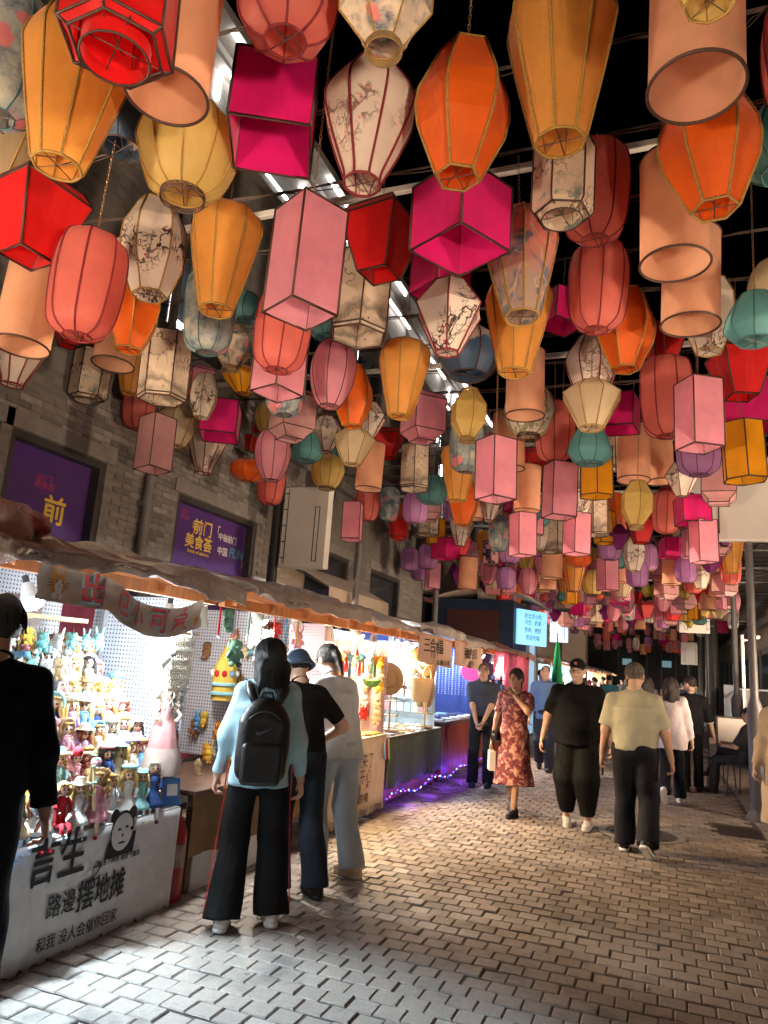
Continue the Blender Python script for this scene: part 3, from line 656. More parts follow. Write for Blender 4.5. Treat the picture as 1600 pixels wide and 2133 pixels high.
def lantern(key, shade, px, py, wpx, rot=None, D=None, off=None):
    W, H, n, flat, sm, prof, rm, rr, ex, words = LT[key]; d0 = ray(px, py)
    Wn = W*(abs(math.cos(R(rot or 0)))+abs(math.sin(R(rot or 0))) if n == 4 else 1.0)
    Dn = FPX*Wn/wpx*1.02; best = None
    for yc in cab_ys:
        D_ = (yc-CC.y)/d0.y; 
        if D_ <= 0: continue
        P = CC+d0*D_; s_ = wpx*D_/(FPX*Wn); top = P.z+s_*H/2; bot = P.z-s_*H/2
        hit = sum(1 for (x_, y_, z0_, z1_, r_) in LBOX if math.hypot(x_-P.x, y_-yc) < .92*(r_+s_*W/2*(1.3 if n == 4 else 1)) and z0_ < top+.02 and bot-.02 < z1_)
        cost = 1.2*hit+abs(math.log(D_/Dn))+3*max(0, top-(cabz(P.x)-.06))+2.5*max(0, 2.75-bot)
        if best is None or cost < best[0]: best = (cost, D_, P, s_, yc)
    _, D_, P, s_, yc = best
    return place_lantern(key, shade, (P.x, yc, P.z-s_*H/2), s_, wpx, rot)
NL = 0; LREG = []; LBOX = []
def place_lantern(key, shade, loc, s_, wpx, rot=None):
    global NL; NL += 1
    W, H, n, flat, sm, prof, rm, rr, ex, words = LT[key]
    az = math.atan2(loc[0], loc[1]); rz = -az+(R(rot) if rot is not None else random.uniform(0, 6.28))
    lab = SHADE_WORDS[shade]+' '+words
    lab += ' far down the lane'
    lab = ' '.join(lab.split()[:16])
    tilt = (RNG.normal(0, .025), RNG.normal(0, .025), rz)
    t_ = thing('lantern', lab, 'lantern', loc, 0, lab.split(' hanging')[0].split(' far down')[0]+' set'); t_.rotation_euler = tilt; t_.scale = (s_,)*3
    m = lmesh(key); sh = LM(shade); LBOX.append((loc[0], loc[1], loc[2], loc[2]+H*s_, s_*W/2*(1.3 if n == 4 else 1))); LREG.append((t_, key, shade, project((loc[0], loc[1], loc[2]+H*s_/2))[:2], wpx))
    if key == 'GREYP': rm = M_RIBT
    ribm = {'pink': M_RIBD, 'purple': M_RIBD, 'magenta': M_RIBD}.get(shade, rm)
    obj('shade', m['shade'], sh, t_)
    if 'collar' in m: obj('collar', m['collar'], M_COLLAR, t_)
    if 'cap_collar' in m: obj('cap_collar', m['cap_collar'], M_COLLAR, t_)
    if 'ring_collar' in m: obj('ring_collar', m['ring_collar'], sh, t_)
    if wpx >= 58:
        for nm in ('bottom_rim', 'top_rim', 'cross_wire', 'top_bar', 'ring_rim', 'lattice_collar'):
            if nm in m: obj(nm, m[nm], M_RIBD if nm in ('cross_wire', 'lattice_collar', 'ring_rim', 'top_bar') else ribm, t_)
        for me in m['hoop']: obj('hoop', me, ribm, t_)
        for k in range(n): obj('rib', m['rib'], ribm, t_, rot=(0, 0, 2*math.pi*k/n))
    elif wpx >= 12: obj('frame', m['frame'], ribm, t_)
    top = loc[2]+H*s_; L = cabz(loc[0])-top
    if L > .02:
        cm = chain_mesh(L, wpx > 75); k = max(1, round(L/.05))*.05
        obj('chain', cm, M_CHAIN, t_, loc=(0, 0, H), scale=(1/s_*.9, 1/s_*.9, L/k/s_))
    return t_
CAT = '''GREYP greyg_peony 15 115 185|VASE amber 145 205 212|REDH red 258 15 232 10|CYL peach 366 75 165|BLUE navy_blue 262 262 140|ROUND yellow 393 322 205|CUBE magenta 572 238 176 -6|VASEP white_blossom 765 255 192
CAPS coral 610 -55 215|PRC sand_peony 806 20 195|ORB orange 960 240 197|VASE amber 1170 150 222|CYL peach 1446 45 186|VASE yellow 1475 -130 215|ORB orange 1485 305 196|TEAL teal 1640 290 175|CAPS coral 1672 110 160
CONE cream 0 330 170|TAPER red 70 460 205 30|PRH cream_plum 325 520 130|VASE amber 463 542 150|BOX pink 635 546 150 32|TAPER red 795 508 175 -32|CUBE magenta 961 458 205 45|CUBE magenta 918 572 125 40|VASE coral_pr 1090 552 155
HEXF sand_floral 1172 380 126|CAPS coral 1240 405 135|CYL peach 1404 442 136|CYL peach 1436 584 114|PRH cream_plum 1475 658 100|TEAL teal 1572 664 118|ROUND cream 1622 600 115|CAPS coral 1243 601 120|CUBE magenta 1168 648 98 35
VASE amber 1075 680 136|DIAM white_red 935 662 150|BLUE navy_blue 978 735 125|VASE amber 838 791 106|HEXP sand_ink 752 620 126|TEAL teal 688 668 92|CYL peach 60 632 110|CAPS coral 178 595 146|ORB orange 280 650 114
CYL peach 246 690 84|GREYP greyg_peony 440 652 110|TEAL teal 515 640 66|PRC sand_peony 485 728 86|VASEP white_blossom 40 722 112|CUBE pink 76 752 72 10|ROUND yellow 128 752 76|TAPER red 146 690 72 15|OCTY olive 125 815 60|HEXF sand_floral 188 785 76
HEXF rose_dark 228 780 62|OBL orange 215 832 76|VASE amber 275 772 66|HEXP sand_ink 345 768 100|CAPS coral 293 842 70|BOXL pink 417 798 52 10|PRH cream_plum 424 826 58|BOXL mauve 262 890 58 5|BOX mauve 325 924 74 35|CONE cream 370 892 100
VASEP white_blossom 430 930 76|PRH cream_plum 462 955 52|CUBE magenta 460 876 82 -8|TAPER red 513 913 66 -25|CUBE pink 423 990 54 -5|OCTY olive 395 940 52|OBL orange 518 980 82|REDH red 480 1014 44|CAPS coral 486 984 52|MEL pink 570 946 74
CAPS coral 565 1004 60|PURP purple 550 1036 52|CAPS coral 586 688 114|BOX pink 584 742 108 42|GREYP greyg_peony 598 800 84|DISC gold 510 796 96|ROUND yellow 566 872 70|BOXL mauve 610 866 96 25|MEL pink 692 777 97|ORB orange 738 827 86
DIAM white_deer 680 905 72|TEAL teal 640 932 66|TEAL teal 690 955 56|CONE cream 735 933 92|DIAM white_red 770 876 72|ROUND yellow 683 984 70|TAPER red 655 1000 50 -20|TAPER red 808 926 62 -10|CYL peach 770 972 55|HEXP sand_ink 865 975 66
BOXL pink 882 872 94 28|OCTY yellow 975 866 74|GREYP greyg_peony 972 926 74|CYL peach 1095 800 79|ROUND white_bamboo 1102 860 106|VASEP white_blossom 1235 778 106|CONE cream 1232 846 124|ORB orange 1302 688 116|TAPER red 1381 722 96 20|CAPS coral 1390 828 108
TAPER red 1542 774 132 25|CUBE magenta 1550 848 104 5|BOX pink 1456 864 94 35|HEXA gold 1551 942 86|PURP purple 1455 942 86|DIAMP plum 1378 938 54 20|CYL peach 1320 944 66|CYL peach 1375 956 56|CUBE magenta 1288 862 84 -12|TEAL teal 1229 928 90
CAPS coral 1157 900 82|CYL peach 1061 920 66|BOX pink 1034 978 84 40|TAPER red 1120 968 66 -12|HEXA gold 1243 985 72|BOX pink 1165 1022 70 25|VASE amber 955 986 76|ORB orange 965 1048 62|TEAL teal 900 1020 66|PURP purple 866 1058 56|CAPS coral 768 1046 50
GREYP greyg_peony 810 1050 44|BOX pink 735 1086 42 -10|CUBE magenta 782 1090 46 40|HEXF sand_floral 786 1080 32|TAPER red 770 1134 34 10|HEXP sand_ink 815 1116 38|ORB orange 830 1080 42|HEXA gold 908 1108 38|HEXP sand_ink 892 1084 46|VASEP white_blossom 960 1100 50
PURP purple 855 1166 40|PURP purple 892 1160 44|PURP purple 876 1186 40|HEXF sand_floral 950 1142 36|BOXL pink 976 1150 36 15|BOX pink 1090 1114 56 30|HEXP sand_ink 1148 1116 50|BOX pink 1201 1112 56 38|VASE amber 1012 1138 42|GREYP greyg_peony 1040 1112 46
PURP purple 1062 1144 50|TEAL teal 1100 1058 62|HEXP sand_ink 1240 1074 60|HEXA gold 1262 1100 46|PURP purple 1270 1138 50|OCTY yellow 1325 1052 66|REDH red 1396 1044 52|CAPS coral 1386 1068 56|TAPER red 1336 1104 60 15|DIAM white_red 1420 1000 68|DIAM white_red 1420 1076 48
BOX pink 1466 1128 56 30|HEXF sand_floral 1420 1126 38|CUBE magenta 1400 1142 52 20|VASE amber 1523 1156 50|PRH cream_plum 1320 1154 44|PURP purple 1328 1196 46|BOXL mauve 1373 1186 40 5|CYL peach 1398 1186 36|PRH cream_plum 1460 1194 40|OCTY olive 1427 1226 30
OBL orange 1205 1166 54|OBL orange 1178 1196 46|HEXA gold 1186 1234 34|CYL peach 1150 1168 42|BOXL mauve 1097 1180 46 35|BOX pink 1266 1196 44 35|CONE cream 1028 1222 44|MEL pink 1290 1225 38|MEL pink 1305 1250 34|CONE cream 985 1212 40|CYL peach 975 1195 38|BOX pink 902 1200 32 20
CAPS coral 908 1218 28|CAPS coral 835 1190 26|DIAMP plum 945 1190 24|BOXL pink 950 1212 34 20|MEL pink 1070 1178 36|DIAM white_red 1035 1090 44|TAPER red 1050 1065 44 20|CUBE magenta 1080 1042 60 20|CYL peach 1098 1018 54|VASEP white_blossom 1020 1048 50|PRH cream_plum 1122 1108 46|OCTY olive 1155 1120 36
VASEP white_blossom 1032 1058 44|CUBE magenta 1030 1165 40 30|TAPER red 1040 1150 38 10|ORB orange 1280 1060 44|CAPS coral 1285 1085 44|CYL peach 1256 1200 34|DISC gold 1230 1208 46|ROUND yellow 1230 1162 40|TEAL teal 1120 1075 50|CUBE magenta 728 1058 50 20|REDH red 830 1102 40|TAPER red 612 1000 44 10|CUBE pink 778 1112 38 25'''
for ent in CAT.replace('\n', '|').split('|'):
    e = ent.split(); lantern(e[0], e[1], float(e[2]), float(e[3]), float(e[4]), float(e[5]) if len(e) > 5 else None)
# the rest of the canopy down the lane, hung cable by cable
POOL = [('PURP', 'purple'), ('MEL', 'pink'), ('BOX', 'pink'), ('BOXL', 'mauve'), ('CYL', 'peach'), ('CAPS', 'coral'), ('TAPER', 'red'), ('CUBE', 'magenta'), ('ORB', 'orange'), ('OCTY', 'olive'), ('ROUND', 'yellow'), ('HEXA', 'gold'), ('VASE', 'amber'), ('HEXF', 'rose_dark'), ('HEXP', 'sand_ink'), ('CONE', 'cream'), ('TEAL', 'teal'), ('PRH', 'cream_plum'), ('OBL', 'orange'), ('GREYP', 'greyg_peony'), ('DIAMP', 'plum')]
rl = random.Random(5); far_left = 300-NL
spots = []
for yc in cab_ys:
    if yc < 8.5 or yc > 32: continue
    x = -3.9+rl.uniform(0, .6)
    while x < 2.9:
        spots.append((yc, x)); x += rl.uniform(1.0, 1.75)
rl.shuffle(spots)
for yc, x in spots:
    if NL >= 300: break
    k, sh = rl.choice(POOL+POOL[:7]); z = rl.uniform(3.25, 3.95)+(.35 if yc < 14 else 0); u, v_, d = project((x, yc, z))
    if not (620 < u < 1520 and 940 < v_ < 1330) or x < -3.4 and yc < 12 or (u < 980 and v_ > 1225): continue
    place_lantern(k, sh, (x, yc, z), rl.uniform(.92, 1.1), LT[k][0]*FPX/d, rl.choice((0, 20, 45)))
# past three hundred lanterns the canopy goes on as one mass, too small to tell apart
q = MB(); mm = []
for i in range(330):
    yc = rl.choice([y for y in cab_ys if (14 < y < 33 if i > 50 else y > 39)]); x = rl.uniform(-3.9, 2.9 if i > 50 else 1.8); z = rl.uniform(3.2, 4.2); u, v_, d_ = project((x, yc, z))
    if i > 50 and not (840 < u < 1530 and 1060 < v_ < 1320) or (u < 990 and v_ > 1225): continue
    k, sh = rl.choice(POOL+POOL[:8]*2); me = lmesh(k); s_ = rl.uniform(.9, 1.1); M = Matrix.Rotation(rl.uniform(0, 6), 3, 'Z')
    for nm, mt in (('shade', LM(sh)), ('frame', M_RIBD)):
        if mt not in mm: mm.append(mt)
        q.add([M @ c_.co*s_+Vector((x, yc, z)) for c_ in me[nm].vertices], [tuple(p.vertices) for p in me[nm].polygons], mm.index(mt))
    if mm: 
        if M_CHAIN not in mm: mm.append(M_CHAIN)
        q.tube([(x, yc, z+LT[k][1]*s_), (x, yc, cabz(x))], .004, 3, mm.index(M_CHAIN))
tag(part('lantern_mass', q, None, None, True, mats=mm), 'mass of small paper lanterns filling the far end of the canopy', 'lanterns', kind='stuff')
# each label says what the lantern hangs beside, so that look-alikes can be told apart
SHORT = dict(CYL='cylinder', VASE='vase', ORB='barrel', CUBE='cube', BOX='tall box', BOXL='chamfered box', TAPER='tapered', CAPS='long rounded', VASEP='bulging vase', ROUND='round', HEXP='six-sided', HEXF='ringed six-sided', TEAL='pear', BLUE='squat', OCTY='lozenge', DIAM='double-cone', DIAMP='pointed', HEXA='prism', PURP='plump', MEL='melon', CONE='funnel', DISC='saucer', OBL='oval', REDH='ring-collared', GREYP='rounded', PRH='six-sided barrel', PRC='collared')
CW = {k: v.replace(' printed', '').replace('beige ink-landscape', 'ink-landscape').replace('white cherry-blossom', 'cherry-blossom').replace('beige bird-and-blossom', 'bird-and-blossom') for k, v in SHADE_WORDS.items()}
seen = {}
big = [e for e in LREG if e[4] >= 40]
for e in LREG:
    if e[4] < 40: continue
    o_, k_, s2, (u, v_), wp = e
    nb = sorted((x for x in big if x is not e and (x[1], x[2]) != (k_, s2)), key=lambda x: math.hypot(x[3][0]-u, x[3][1]-v_))[:6]
    for cand_ in ([(n_,) for n_ in nb[:3]]+[(nb[0], nb[1]), (nb[0], nb[2]), (nb[1], nb[2]), (nb[1], nb[3]), (nb[2], nb[3])]):
        near_ = ' and the '.join('%s %s one' % (CW[n_[2]], SHORT[n_[1]]) for n_ in cand_)
        lab = '%s %s lantern beside the %s' % (CW[s2], SHORT[k_], near_)
        if lab not in seen and len(lab.split()) <= 16: break
    seen[lab] = 1; o_['label'] = lab
# ================================================================== STALLS AND GOODS
def on_x(px, py, X): d = ray(px, py); return CC+d*(X-CC.x)/d.x
def on_y(px, py, Y): d = ray(px, py); return CC+d*(Y-CC.y)/d.y
M_WOODO = mat('stall_wood_orange', (.50, .17, .05), .55, .2, 4, sc3=(1, 8, 1), bmp=.1); M_WOODD = mat('stall_wood_dark', (.12, .06, .035), .6, .2, 4); M_WOODL = mat('light_wood', (.55, .36, .18), .6, .15, 5, sc3=(6, 1, 6))
M_POSTM = mat('stall_post', (.42, .42, .42), .4, .08, 5, .6)
def tarp_mat(name, col, gl=.35):
    m, t, b = nodes(name); v = ocoord(t)
    t.links.new(ramp(t, noise(t, 2.5, 4, v), [(.3, tuple(c*.7 for c in col)), (.7, tuple(c*1.1 for c in col))]), b.inputs['Base Color'])
    b.inputs['Roughness'].default_value = gl; bump(t, b, math_(t, 'ADD', noise(t, 6, 5, v, .6, .8), noise(t, 22, 3, v)), .5, .03); return m
M_TARP = tarp_mat('grey_brown_tarp', (.36, .325, .305), .42); M_TARPD = tarp_mat('dark_tarp', (.06, .045, .04), .35); M_TARPR = tarp_mat('red_tarp', (.33, .05, .03), .35)
def plastic_mat():
    m, t, b = nodes('clear_plastic'); b.inputs['Base Color'].default_value = (.8, .75, .7, 1); b.inputs['Roughness'].default_value = .18; b.inputs['Alpha'].default_value = .35
    bump(t, b, noise(t, 18, 4, ocoord(t)), .8, .02); return m
M_PLASTIC = plastic_mat()
def peg_mat(name, col, hole):
    m, t, b = nodes(name); p = nn(t, 'ShaderNodeNewGeometry').outputs['Position']; s_ = nn(t, 'ShaderNodeVectorMath', operation='SCALE'); s_.inputs['Scale'].default_value = 1/.028; t.links.new(p, s_.inputs[0])
    f_ = nn(t, 'ShaderNodeVectorMath', operation='FRACTION'); t.links.new(s_.outputs[0], f_.inputs[0]); sp = nn(t, 'ShaderNodeSeparateXYZ'); t.links.new(f_.outputs[0], sp.inputs[0])
    def sq(o): a = math_(t, 'SUBTRACT', o, .5); return math_(t, 'MULTIPLY', a, a)
    def hole_(a): return math_(t, 'LESS_THAN', math_(t, 'ADD', sq(sp.outputs[a]), sq(sp.outputs[2])), .05)
    n_ = nn(t, 'ShaderNodeNewGeometry').outputs['Normal']; ns = nn(t, 'ShaderNodeSeparateXYZ'); t.links.new(n_, ns.inputs[0]); ax = math_(t, 'GREATER_THAN', math_(t, 'ABSOLUTE', ns.outputs[0]), .5)
    fx = nn(t, 'ShaderNodeMix'); t.links.new(ax, fx.inputs[0]); t.links.new(hole_(0), fx.inputs[2]); t.links.new(hole_(1), fx.inputs[3])
    t.links.new(mixc(t, fx.outputs[0], col, hole), b.inputs['Base Color']); b.inputs['Roughness'].default_value = .5; return m
M_PEG = peg_mat('pegboard_white', (.66, .67, .72), (.05, .06, .1)); M_PEGP = peg_mat('pegboard_pink', (.66, .52, .55), (.25, .12, .16))
def fabric(name, col, rough=.9, var=.08, sc=14): return mat(name, col, rough, var, sc, bmp=.25, spec=.2)
def wave_x(y, z, z1, amp=.018, seed=0): return amp*(math.sin(y*13+seed)+.6*math.sin(y*29+1.3+seed))*(.25+.75*min(1, max(0, (z1-z)/.5)))
def drape(parent, name, m, X, y0, y1, z0, z1, amp=.018, seed=0, scallop=0, nu=90, nv=10, slope=0):
    q = MB()
    def fn(u, v):
        y = y0+(y1-y0)*u; z = z1-(z1-z0-slope*u+(scallop*abs(math.sin(u*(y1-y0)*34)) if v == 1 else 0))*v; return (X+wave_x(y, z, z1, amp, seed), y, z)
    q.grid(fn, nu, nv); o = part(name, q, m, parent, True); o.modifiers.new('thick', 'SOLIDIFY').thickness = .004
    return lambda p: Vector((p.x+wave_x(p.y, p.z, z1, amp, seed), p.y, p.z))
def tarp(parent, y0, y1, m, seed, zf=2.03, zb=2.40, xf=-2.58, xb=-4.75, drop=.07, name='tarp_roof', dip=.0):
    rg = np.random.default_rng(seed); ph = rg.uniform(0, 6, 10); q = MB()
    tab = rg.uniform(-1, 1, (24, 64))
    def vn(r_, t): i = int(math.floor(t)); f = t-i; f = f*f*(3-2*f); return tab[r_ % 24][i % 64]*(1-f)+tab[r_ % 24][(i+1) % 64]*f
    def fn(u, v):
        y = y0+(y1-y0)*u; j = int(v*8); g = v*8-j
        def lay(fq, s_): return vn(j+s_, y*fq)*(1-g)+vn(j+1+s_, y*fq)*g
        wr = .045*lay(1.6, 0)+.028*(1-2*abs(lay(4.2, 3)))+.014*(1-2*abs(lay(10., 7)))-.02
        if v < .2:
            k = v/.2; return (xf+.03*vn(22, y*3.1)+.016*vn(23, y*9), y, zf-drop*(1-k)*(1+.45*vn(20, y*1.7)+.35*vn(21, y*5))+wr*.6-dip*math.sin(u*math.pi)*(1-k*.5))
        k = (v-.2)/.8; return (xf+(xb-xf)*k, y, zf+(zb-zf)*k+wr*(1+.6*math.sin(k*3))+.02)
    q.grid(fn, 110, 26); o = part(name, q, m, parent, True); o.modifiers.new('thick', 'SOLIDIFY').thickness = .006; return o
def stall(name, label, y0, y1, tarp_m, seed, tz=.72, front=None, xb=-4.5, backm=None, zf=2.03, **k):
    t_ = thing(name, label, 'stall', (0, 0, 0))
    tarp(t_, y0+.0, y1-.02, tarp_m, seed, zf=zf, **k)
    for y in (y0+.03, y1-.03):
        for x, h in ((-3.74, zf+.12), (-4.62, 2.42)): part('post', MB().box((x, y, h/2+.03), (.035, .035, h-.03), bevel=.004), M_POSTM, t_)
    for y in np.arange(y0+.1, y1, .55): part('rafter', MB().box((-3.7, y, 2.17), (1.9, .05, .06), rot=(0, R(12.5), 0)), M_WOODO, t_)
    for x, z in ((-2.85, 1.96), (-4.55, 2.38)): part('purlin', MB().box((x, (y0+y1)/2, z), (.05, y1-y0, .07)), M_WOODO, t_)
    part('table_top', MB().box((-3.32, (y0+y1)/2, tz-.02), (.84, y1-y0-.04, .035), bevel=.005), M_WOODD, t_)
    for y in (y0+.12, y1-.12):
        for x in (-2.98, -3.68): part('table_leg', MB().box((x, y, (tz-.02)/2+.015), (.05, .05, tz-.05)), M_WOODD, t_)
    return t_
def clip_lamp(label, loc, aim, watts, col, L=.16, r=.075, spot=None, shade_m=None, lsize=.05):
    """a bell lamp with its bulb; the light sits in the bulb"""
    t_ = thing('stall_lamp', label, 'lamp', loc); d = (Vector(aim)-Vector(loc)).normalized(); rq = d.to_track_quat('-Z', 'Y').to_euler()
    part('lamp_shade', MB().lathe([(r*.42, L), (r*.5, L*.98), (r*.62, L*.55), (r, .0), (r*.97, .0), (r*.58, L*.55), (r*.45, L*.94)], 24, cap0=False), shade_m or mat('lamp_white', (.8, .8, .78), .35, .03, 5, bmp=0), t_, True, auto=50, rot=rq)
    part('bulb', MB().ball((0, 0, L*.25), (r*.62, r*.62, r*.6), 14, 8), emit('bulb_%.1f_%.1f' % (col[1], col[2]), col, 30), t_, True, rot=rq)
    part('socket', MB().lathe([(.018, L), (.018, L+.06)], 10, cap1=True), M_LAMPB, t_, rot=rq)
    o = light('bulb_light', 'SPOT' if spot else 'POINT', d*(.035), watts, col, lsize, parent=t_, spot=spot)
    if spot: o.rotation_euler = rq
    return t_
M_LAMPB = mat('lamp_socket', (.05, .05, .05), .5, .1, 5)
COOL, WHITE, WARMW, BLUEW = (.80, .92, 1.0), (1.0, .95, .88), (1.0, .78, .50), (.62, .78, 1.0)
# ---------- stall 1 : dolls
S1 = (1.85, 4.2)
st1 = stall('doll_stall', 'brightly lit stall crowded with dolls under a grey brown tarp roof', S1[0], S1[1], M_TARP, 3, tz=.62)
M_CLOTHW = fabric('cloth_white', (.60, .59, .58))
TZ = .62; X1F = -2.885
drape(st1, 'table_cover', M_CLOTHW, -2.90, 1.9, 4.17, .06, TZ, .0035, 1, .03)
wf = lambda p: Vector((p.x+wave_x(p.y, p.z, TZ, .0035, 1), p.y, p.z))
part('cover_top', MB().box((-3.32, 3.03, TZ+.004), (.84, 2.26, .008)), M_CLOTHW, st1)
def cloth_text(parent, s_, px_, py_, size, m, warp, X=-2.886, **k):
    p = on_x(px_, py_, X); lettering(s_, size, m, parent, **{**dict(O=p, U=(0, 1, 0), V=(0, 0, 1), warp=warp), **k})
cloth_text(st1, '言生', 122, 1793, .20, M_BLACKP, wf, bold=.02, U=(0, 1, 0), V=(0, 0, 1.2)); cloth_text(st1, '之', 200, 1817, .085, M_BLACKP, wf, bold=.012, slant=.2, V=(0, 0, 1.2)); cloth_text(st1, '摆地摊', 212, 1856, .125, M_BLACKP, wf, bold=.02, V=(0, 0, 1.3))
cloth_text(st1, '路邊', 128, 1886, .10, M_BLACKP, wf, bold=.01, V=(0, 0, 1.2)); cloth_text(st1, '和我 没人会催你回家', 165, 1938, .062, M_BLACKP, wf, bold=.002, V=(0, 0, 1.2)); cloth_text(st1, '基本不挣钱 就交个朋友', 250, 1788, .034, M_BLACKP, wf, bold=.012)
# plain panda badge printed on the cloth
q = MB(); pc = on_x(254, 1737, -2.886)
def disc(mb, cy, cz, ry, rz, dx, n=28, m=0): mb.add([wf(Vector((pc.x+dx, pc.y+cy+ry*math.cos(a), pc.z+cz+rz*math.sin(a)))) for a in np.linspace(0, 2*math.pi, n, endpoint=False)], [tuple(range(n))], m)
disc(q, -.075, .105, .036, .038, .001); disc(q, .075, .105, .036, .038, .001); disc(q, 0, .02, .098, .108, .0015)
q.add([wf(Vector((pc.x+.001, pc.y+a, pc.z+b))) for a, b in ((-.125, -.115), (.115, -.115), (.125, .0), (-.09, .0))], [(0, 1, 2, 3)])
part('panda_print', q, M_BLACKP, st1); q = MB(); disc(q, 0, .012, .088, .10, .003); part('panda_face', q, fabric('print_offwhite', (.6, .59, .58)), st1)
q = MB(); disc(q, -.03, .03, .014, .007, .0045); disc(q, .032, .035, .014, .007, .0045); disc(q, .002, -.005, .008, .010, .0045); disc(q, .002, -.045, .03, .006, .0045); part('panda_features', q, M_BLACKP, st1)
# pegboards behind, dark curtain, shelf
part('pegboard', MB().box((-4.15, 3.72, 1.45), (.02, .9, 1.25)), M_PEG, st1); part('back_curtain', MB().box((-4.3, 2.6, 1.3), (.02, 1.6, 1.6)), fabric('maroon_cloth', (.16, .03, .05)), st1)
part('pegboard', MB().box((-3.42, 4.2, 1.36), (.86, .016, 1.2)), M_PEG, st1)
part('shelf', MB().box((-3.45, 2.75, 1.745), (.16, 1.75, .025)), M_WOODL, st1)
for k in range(7): part('display_step', MB().box((-2.985-k*.085-.045, 3.02, TZ+.008+(.02+k*.125)/2), (.083, 2.2, .02+k*.125)), M_CLOTHW, st1)
# cat banner under the roof edge
ban = thing('cat_banner', 'cream cloth banner with a ginger cat and pink characters hung from the doll stall roof', 'banner', (0, 0, 0))
def bz(y, s_=0):
    u = (y-2.5)/1.32; return 1.955-.03*u-.10*math.sin(max(0, min(1, (u-.35)/.65))*math.pi)
def bx(y, z): return -2.66+.012*math.sin(y*11)+.01*math.sin(y*23+z*9)
q = MB(); q.grid(lambda u, v: (bx(2.5+1.32*u, v), 2.5+1.32*u, bz(2.5+1.32*u)-.165*v), 60, 5); part('cloth', q, fabric('banner_cream', (.66, .56, .46)), ban, True)
def bw(p): y = p.y; return Vector((bx(y, .5)+.007, y, bz(y)-.0825+p.z))
M_PINKP = mat('print_pink', (.72, .12, .16), .7, .05, 5, bmp=0); M_SKYP = mat('print_sky', (.45, .72, .82), .7, .05, 5, bmp=0); M_GINGER = mat('print_ginger', (.70, .33, .08), .7, .05, 5, bmp=0)
for s_, y, sz in (('出', 2.86, .16), ('卫', 3.06, .14), ('小', 3.22, .14), ('可', 3.40, .15), ('爱', 3.58, .14)):
    lettering(s_, sz*1.08, M_SKYP, ban, O=(0, y, -.002), U=(0, 1, 0), V=(0, 0, 1), bold=.075, warp=lambda p: bw(p)-Vector((.003, 0, 0))); lettering(s_, sz, M_PINKP, ban, O=(0, y, 0), U=(0, 1, 0), V=(0, 0, 1), bold=.03, warp=bw)
def flat(mb, pts, dx): mb.add([bw(Vector((0, a, b)))+Vector((dx, 0, 0)) for a, b in pts], [tuple(range(len(pts)))])
def oval(cy, cz, ry, rz, n=20): return [(cy+ry*math.cos(a), cz+rz*math.sin(a)) for a in np.linspace(0, 2*math.pi, n, endpoint=False)]
for cy in (2.63,):
    q = MB(); flat(q, oval(cy, .0, .062, .052), .0); flat(q, [(cy-.058, .02), (cy-.05, .08), (cy-.015, .045)], 0); flat(q, [(cy+.058, .02), (cy+.05, .08), (cy+.015, .045)], 0); part('cat_print', q, M_GINGER, ban)
    q = MB(); flat(q, oval(cy, -.012, .03, .034), .002); flat(q, oval(cy-.025, -.055, .018, .016), .002); flat(q, oval(cy+.025, -.055, .018, .016), .002); part('cat_muzzle', q, M_WHITEP, ban)
    q = MB(); flat(q, oval(cy-.022, .012, .005, .006), .004); flat(q, oval(cy+.022, .012, .005, .006), .004); flat(q, oval(cy, -.006, .005, .003), .004)
    for k in (-1, 1):
        for j in (-1, 0, 1): flat(q, [(cy+k*.045, j*.008), (cy+k*.08, j*.016), (cy+k*.08, j*.016+.003), (cy+k*.045, j*.008+.003)], .004)
    part('cat_features', q, M_BLACKP, ban)
q = MB(); flat(q, oval(3.75, -.03, .035, .025), 0); part('paw_print', q, M_GINGER, ban)
# red folded tarp and clear bag on the roof end
# ---------- dolls
def dollmats():
    P = {}
    for n_, c in dict(blonde=(.62, .40, .12), honey=(.48, .27, .08), brown=(.16, .08, .04), black=(.02, .016, .018), auburn=(.30, .07, .04), ash=(.55, .47, .36), grey=(.42, .38, .40)).items(): P['hair_'+n_] = mat('doll_hair_'+n_, c, .5, .25, 30, sc3=(2, 2, .4), bmp=.6)
    for n_, c in dict(white=(.75, .74, .72), blue=(.16, .36, .62), navy=(.03, .06, .18), pink=(.72, .32, .38), red=(.55, .03, .04), cream=(.70, .60, .42), yellow=(.72, .50, .10), lilac=(.45, .32, .58), green=(.14, .30, .18), tan=(.40, .26, .14), aqua=(.30, .58, .62), black=(.02, .02, .025)).items(): P['c_'+n_] = fabric('doll_cloth_'+n_, c)
    return P
DM = dollmats(); M_DSKIN = mat('doll_skin', (.72, .47, .36), .5, .04, 6, bmp=0); M_DEYE = mat('doll_eye', (.03, .02, .02), .2, .1, 5, bmp=0); M_DLIP = mat('doll_lip', (.55, .12, .12), .5, .1, 5, bmp=0)
q = MB(); q.ball((0, 0, .262), (.040, .038, .046), 14, 10, 0); q.tube([(0, 0, .18), (0, 0, .23)], .013, 8, 0)
for s_ in (-1, 1): q.ball((.0355, s_*.016, .262), (.006, .0085, .008), 8, 5, 1); q.ball((.034, s_*.016, .275), (.005, .009, .002), 6, 4, 1)
q.ball((.040, 0, .252), (.006, .005, .006), 6, 5, 0); q.ball((.0365, 0, .239), (.004, .009, .003), 6, 4, 2)
DHEAD = q.mesh('head', True, [M_DSKIN, M_DEYE, M_DLIP])
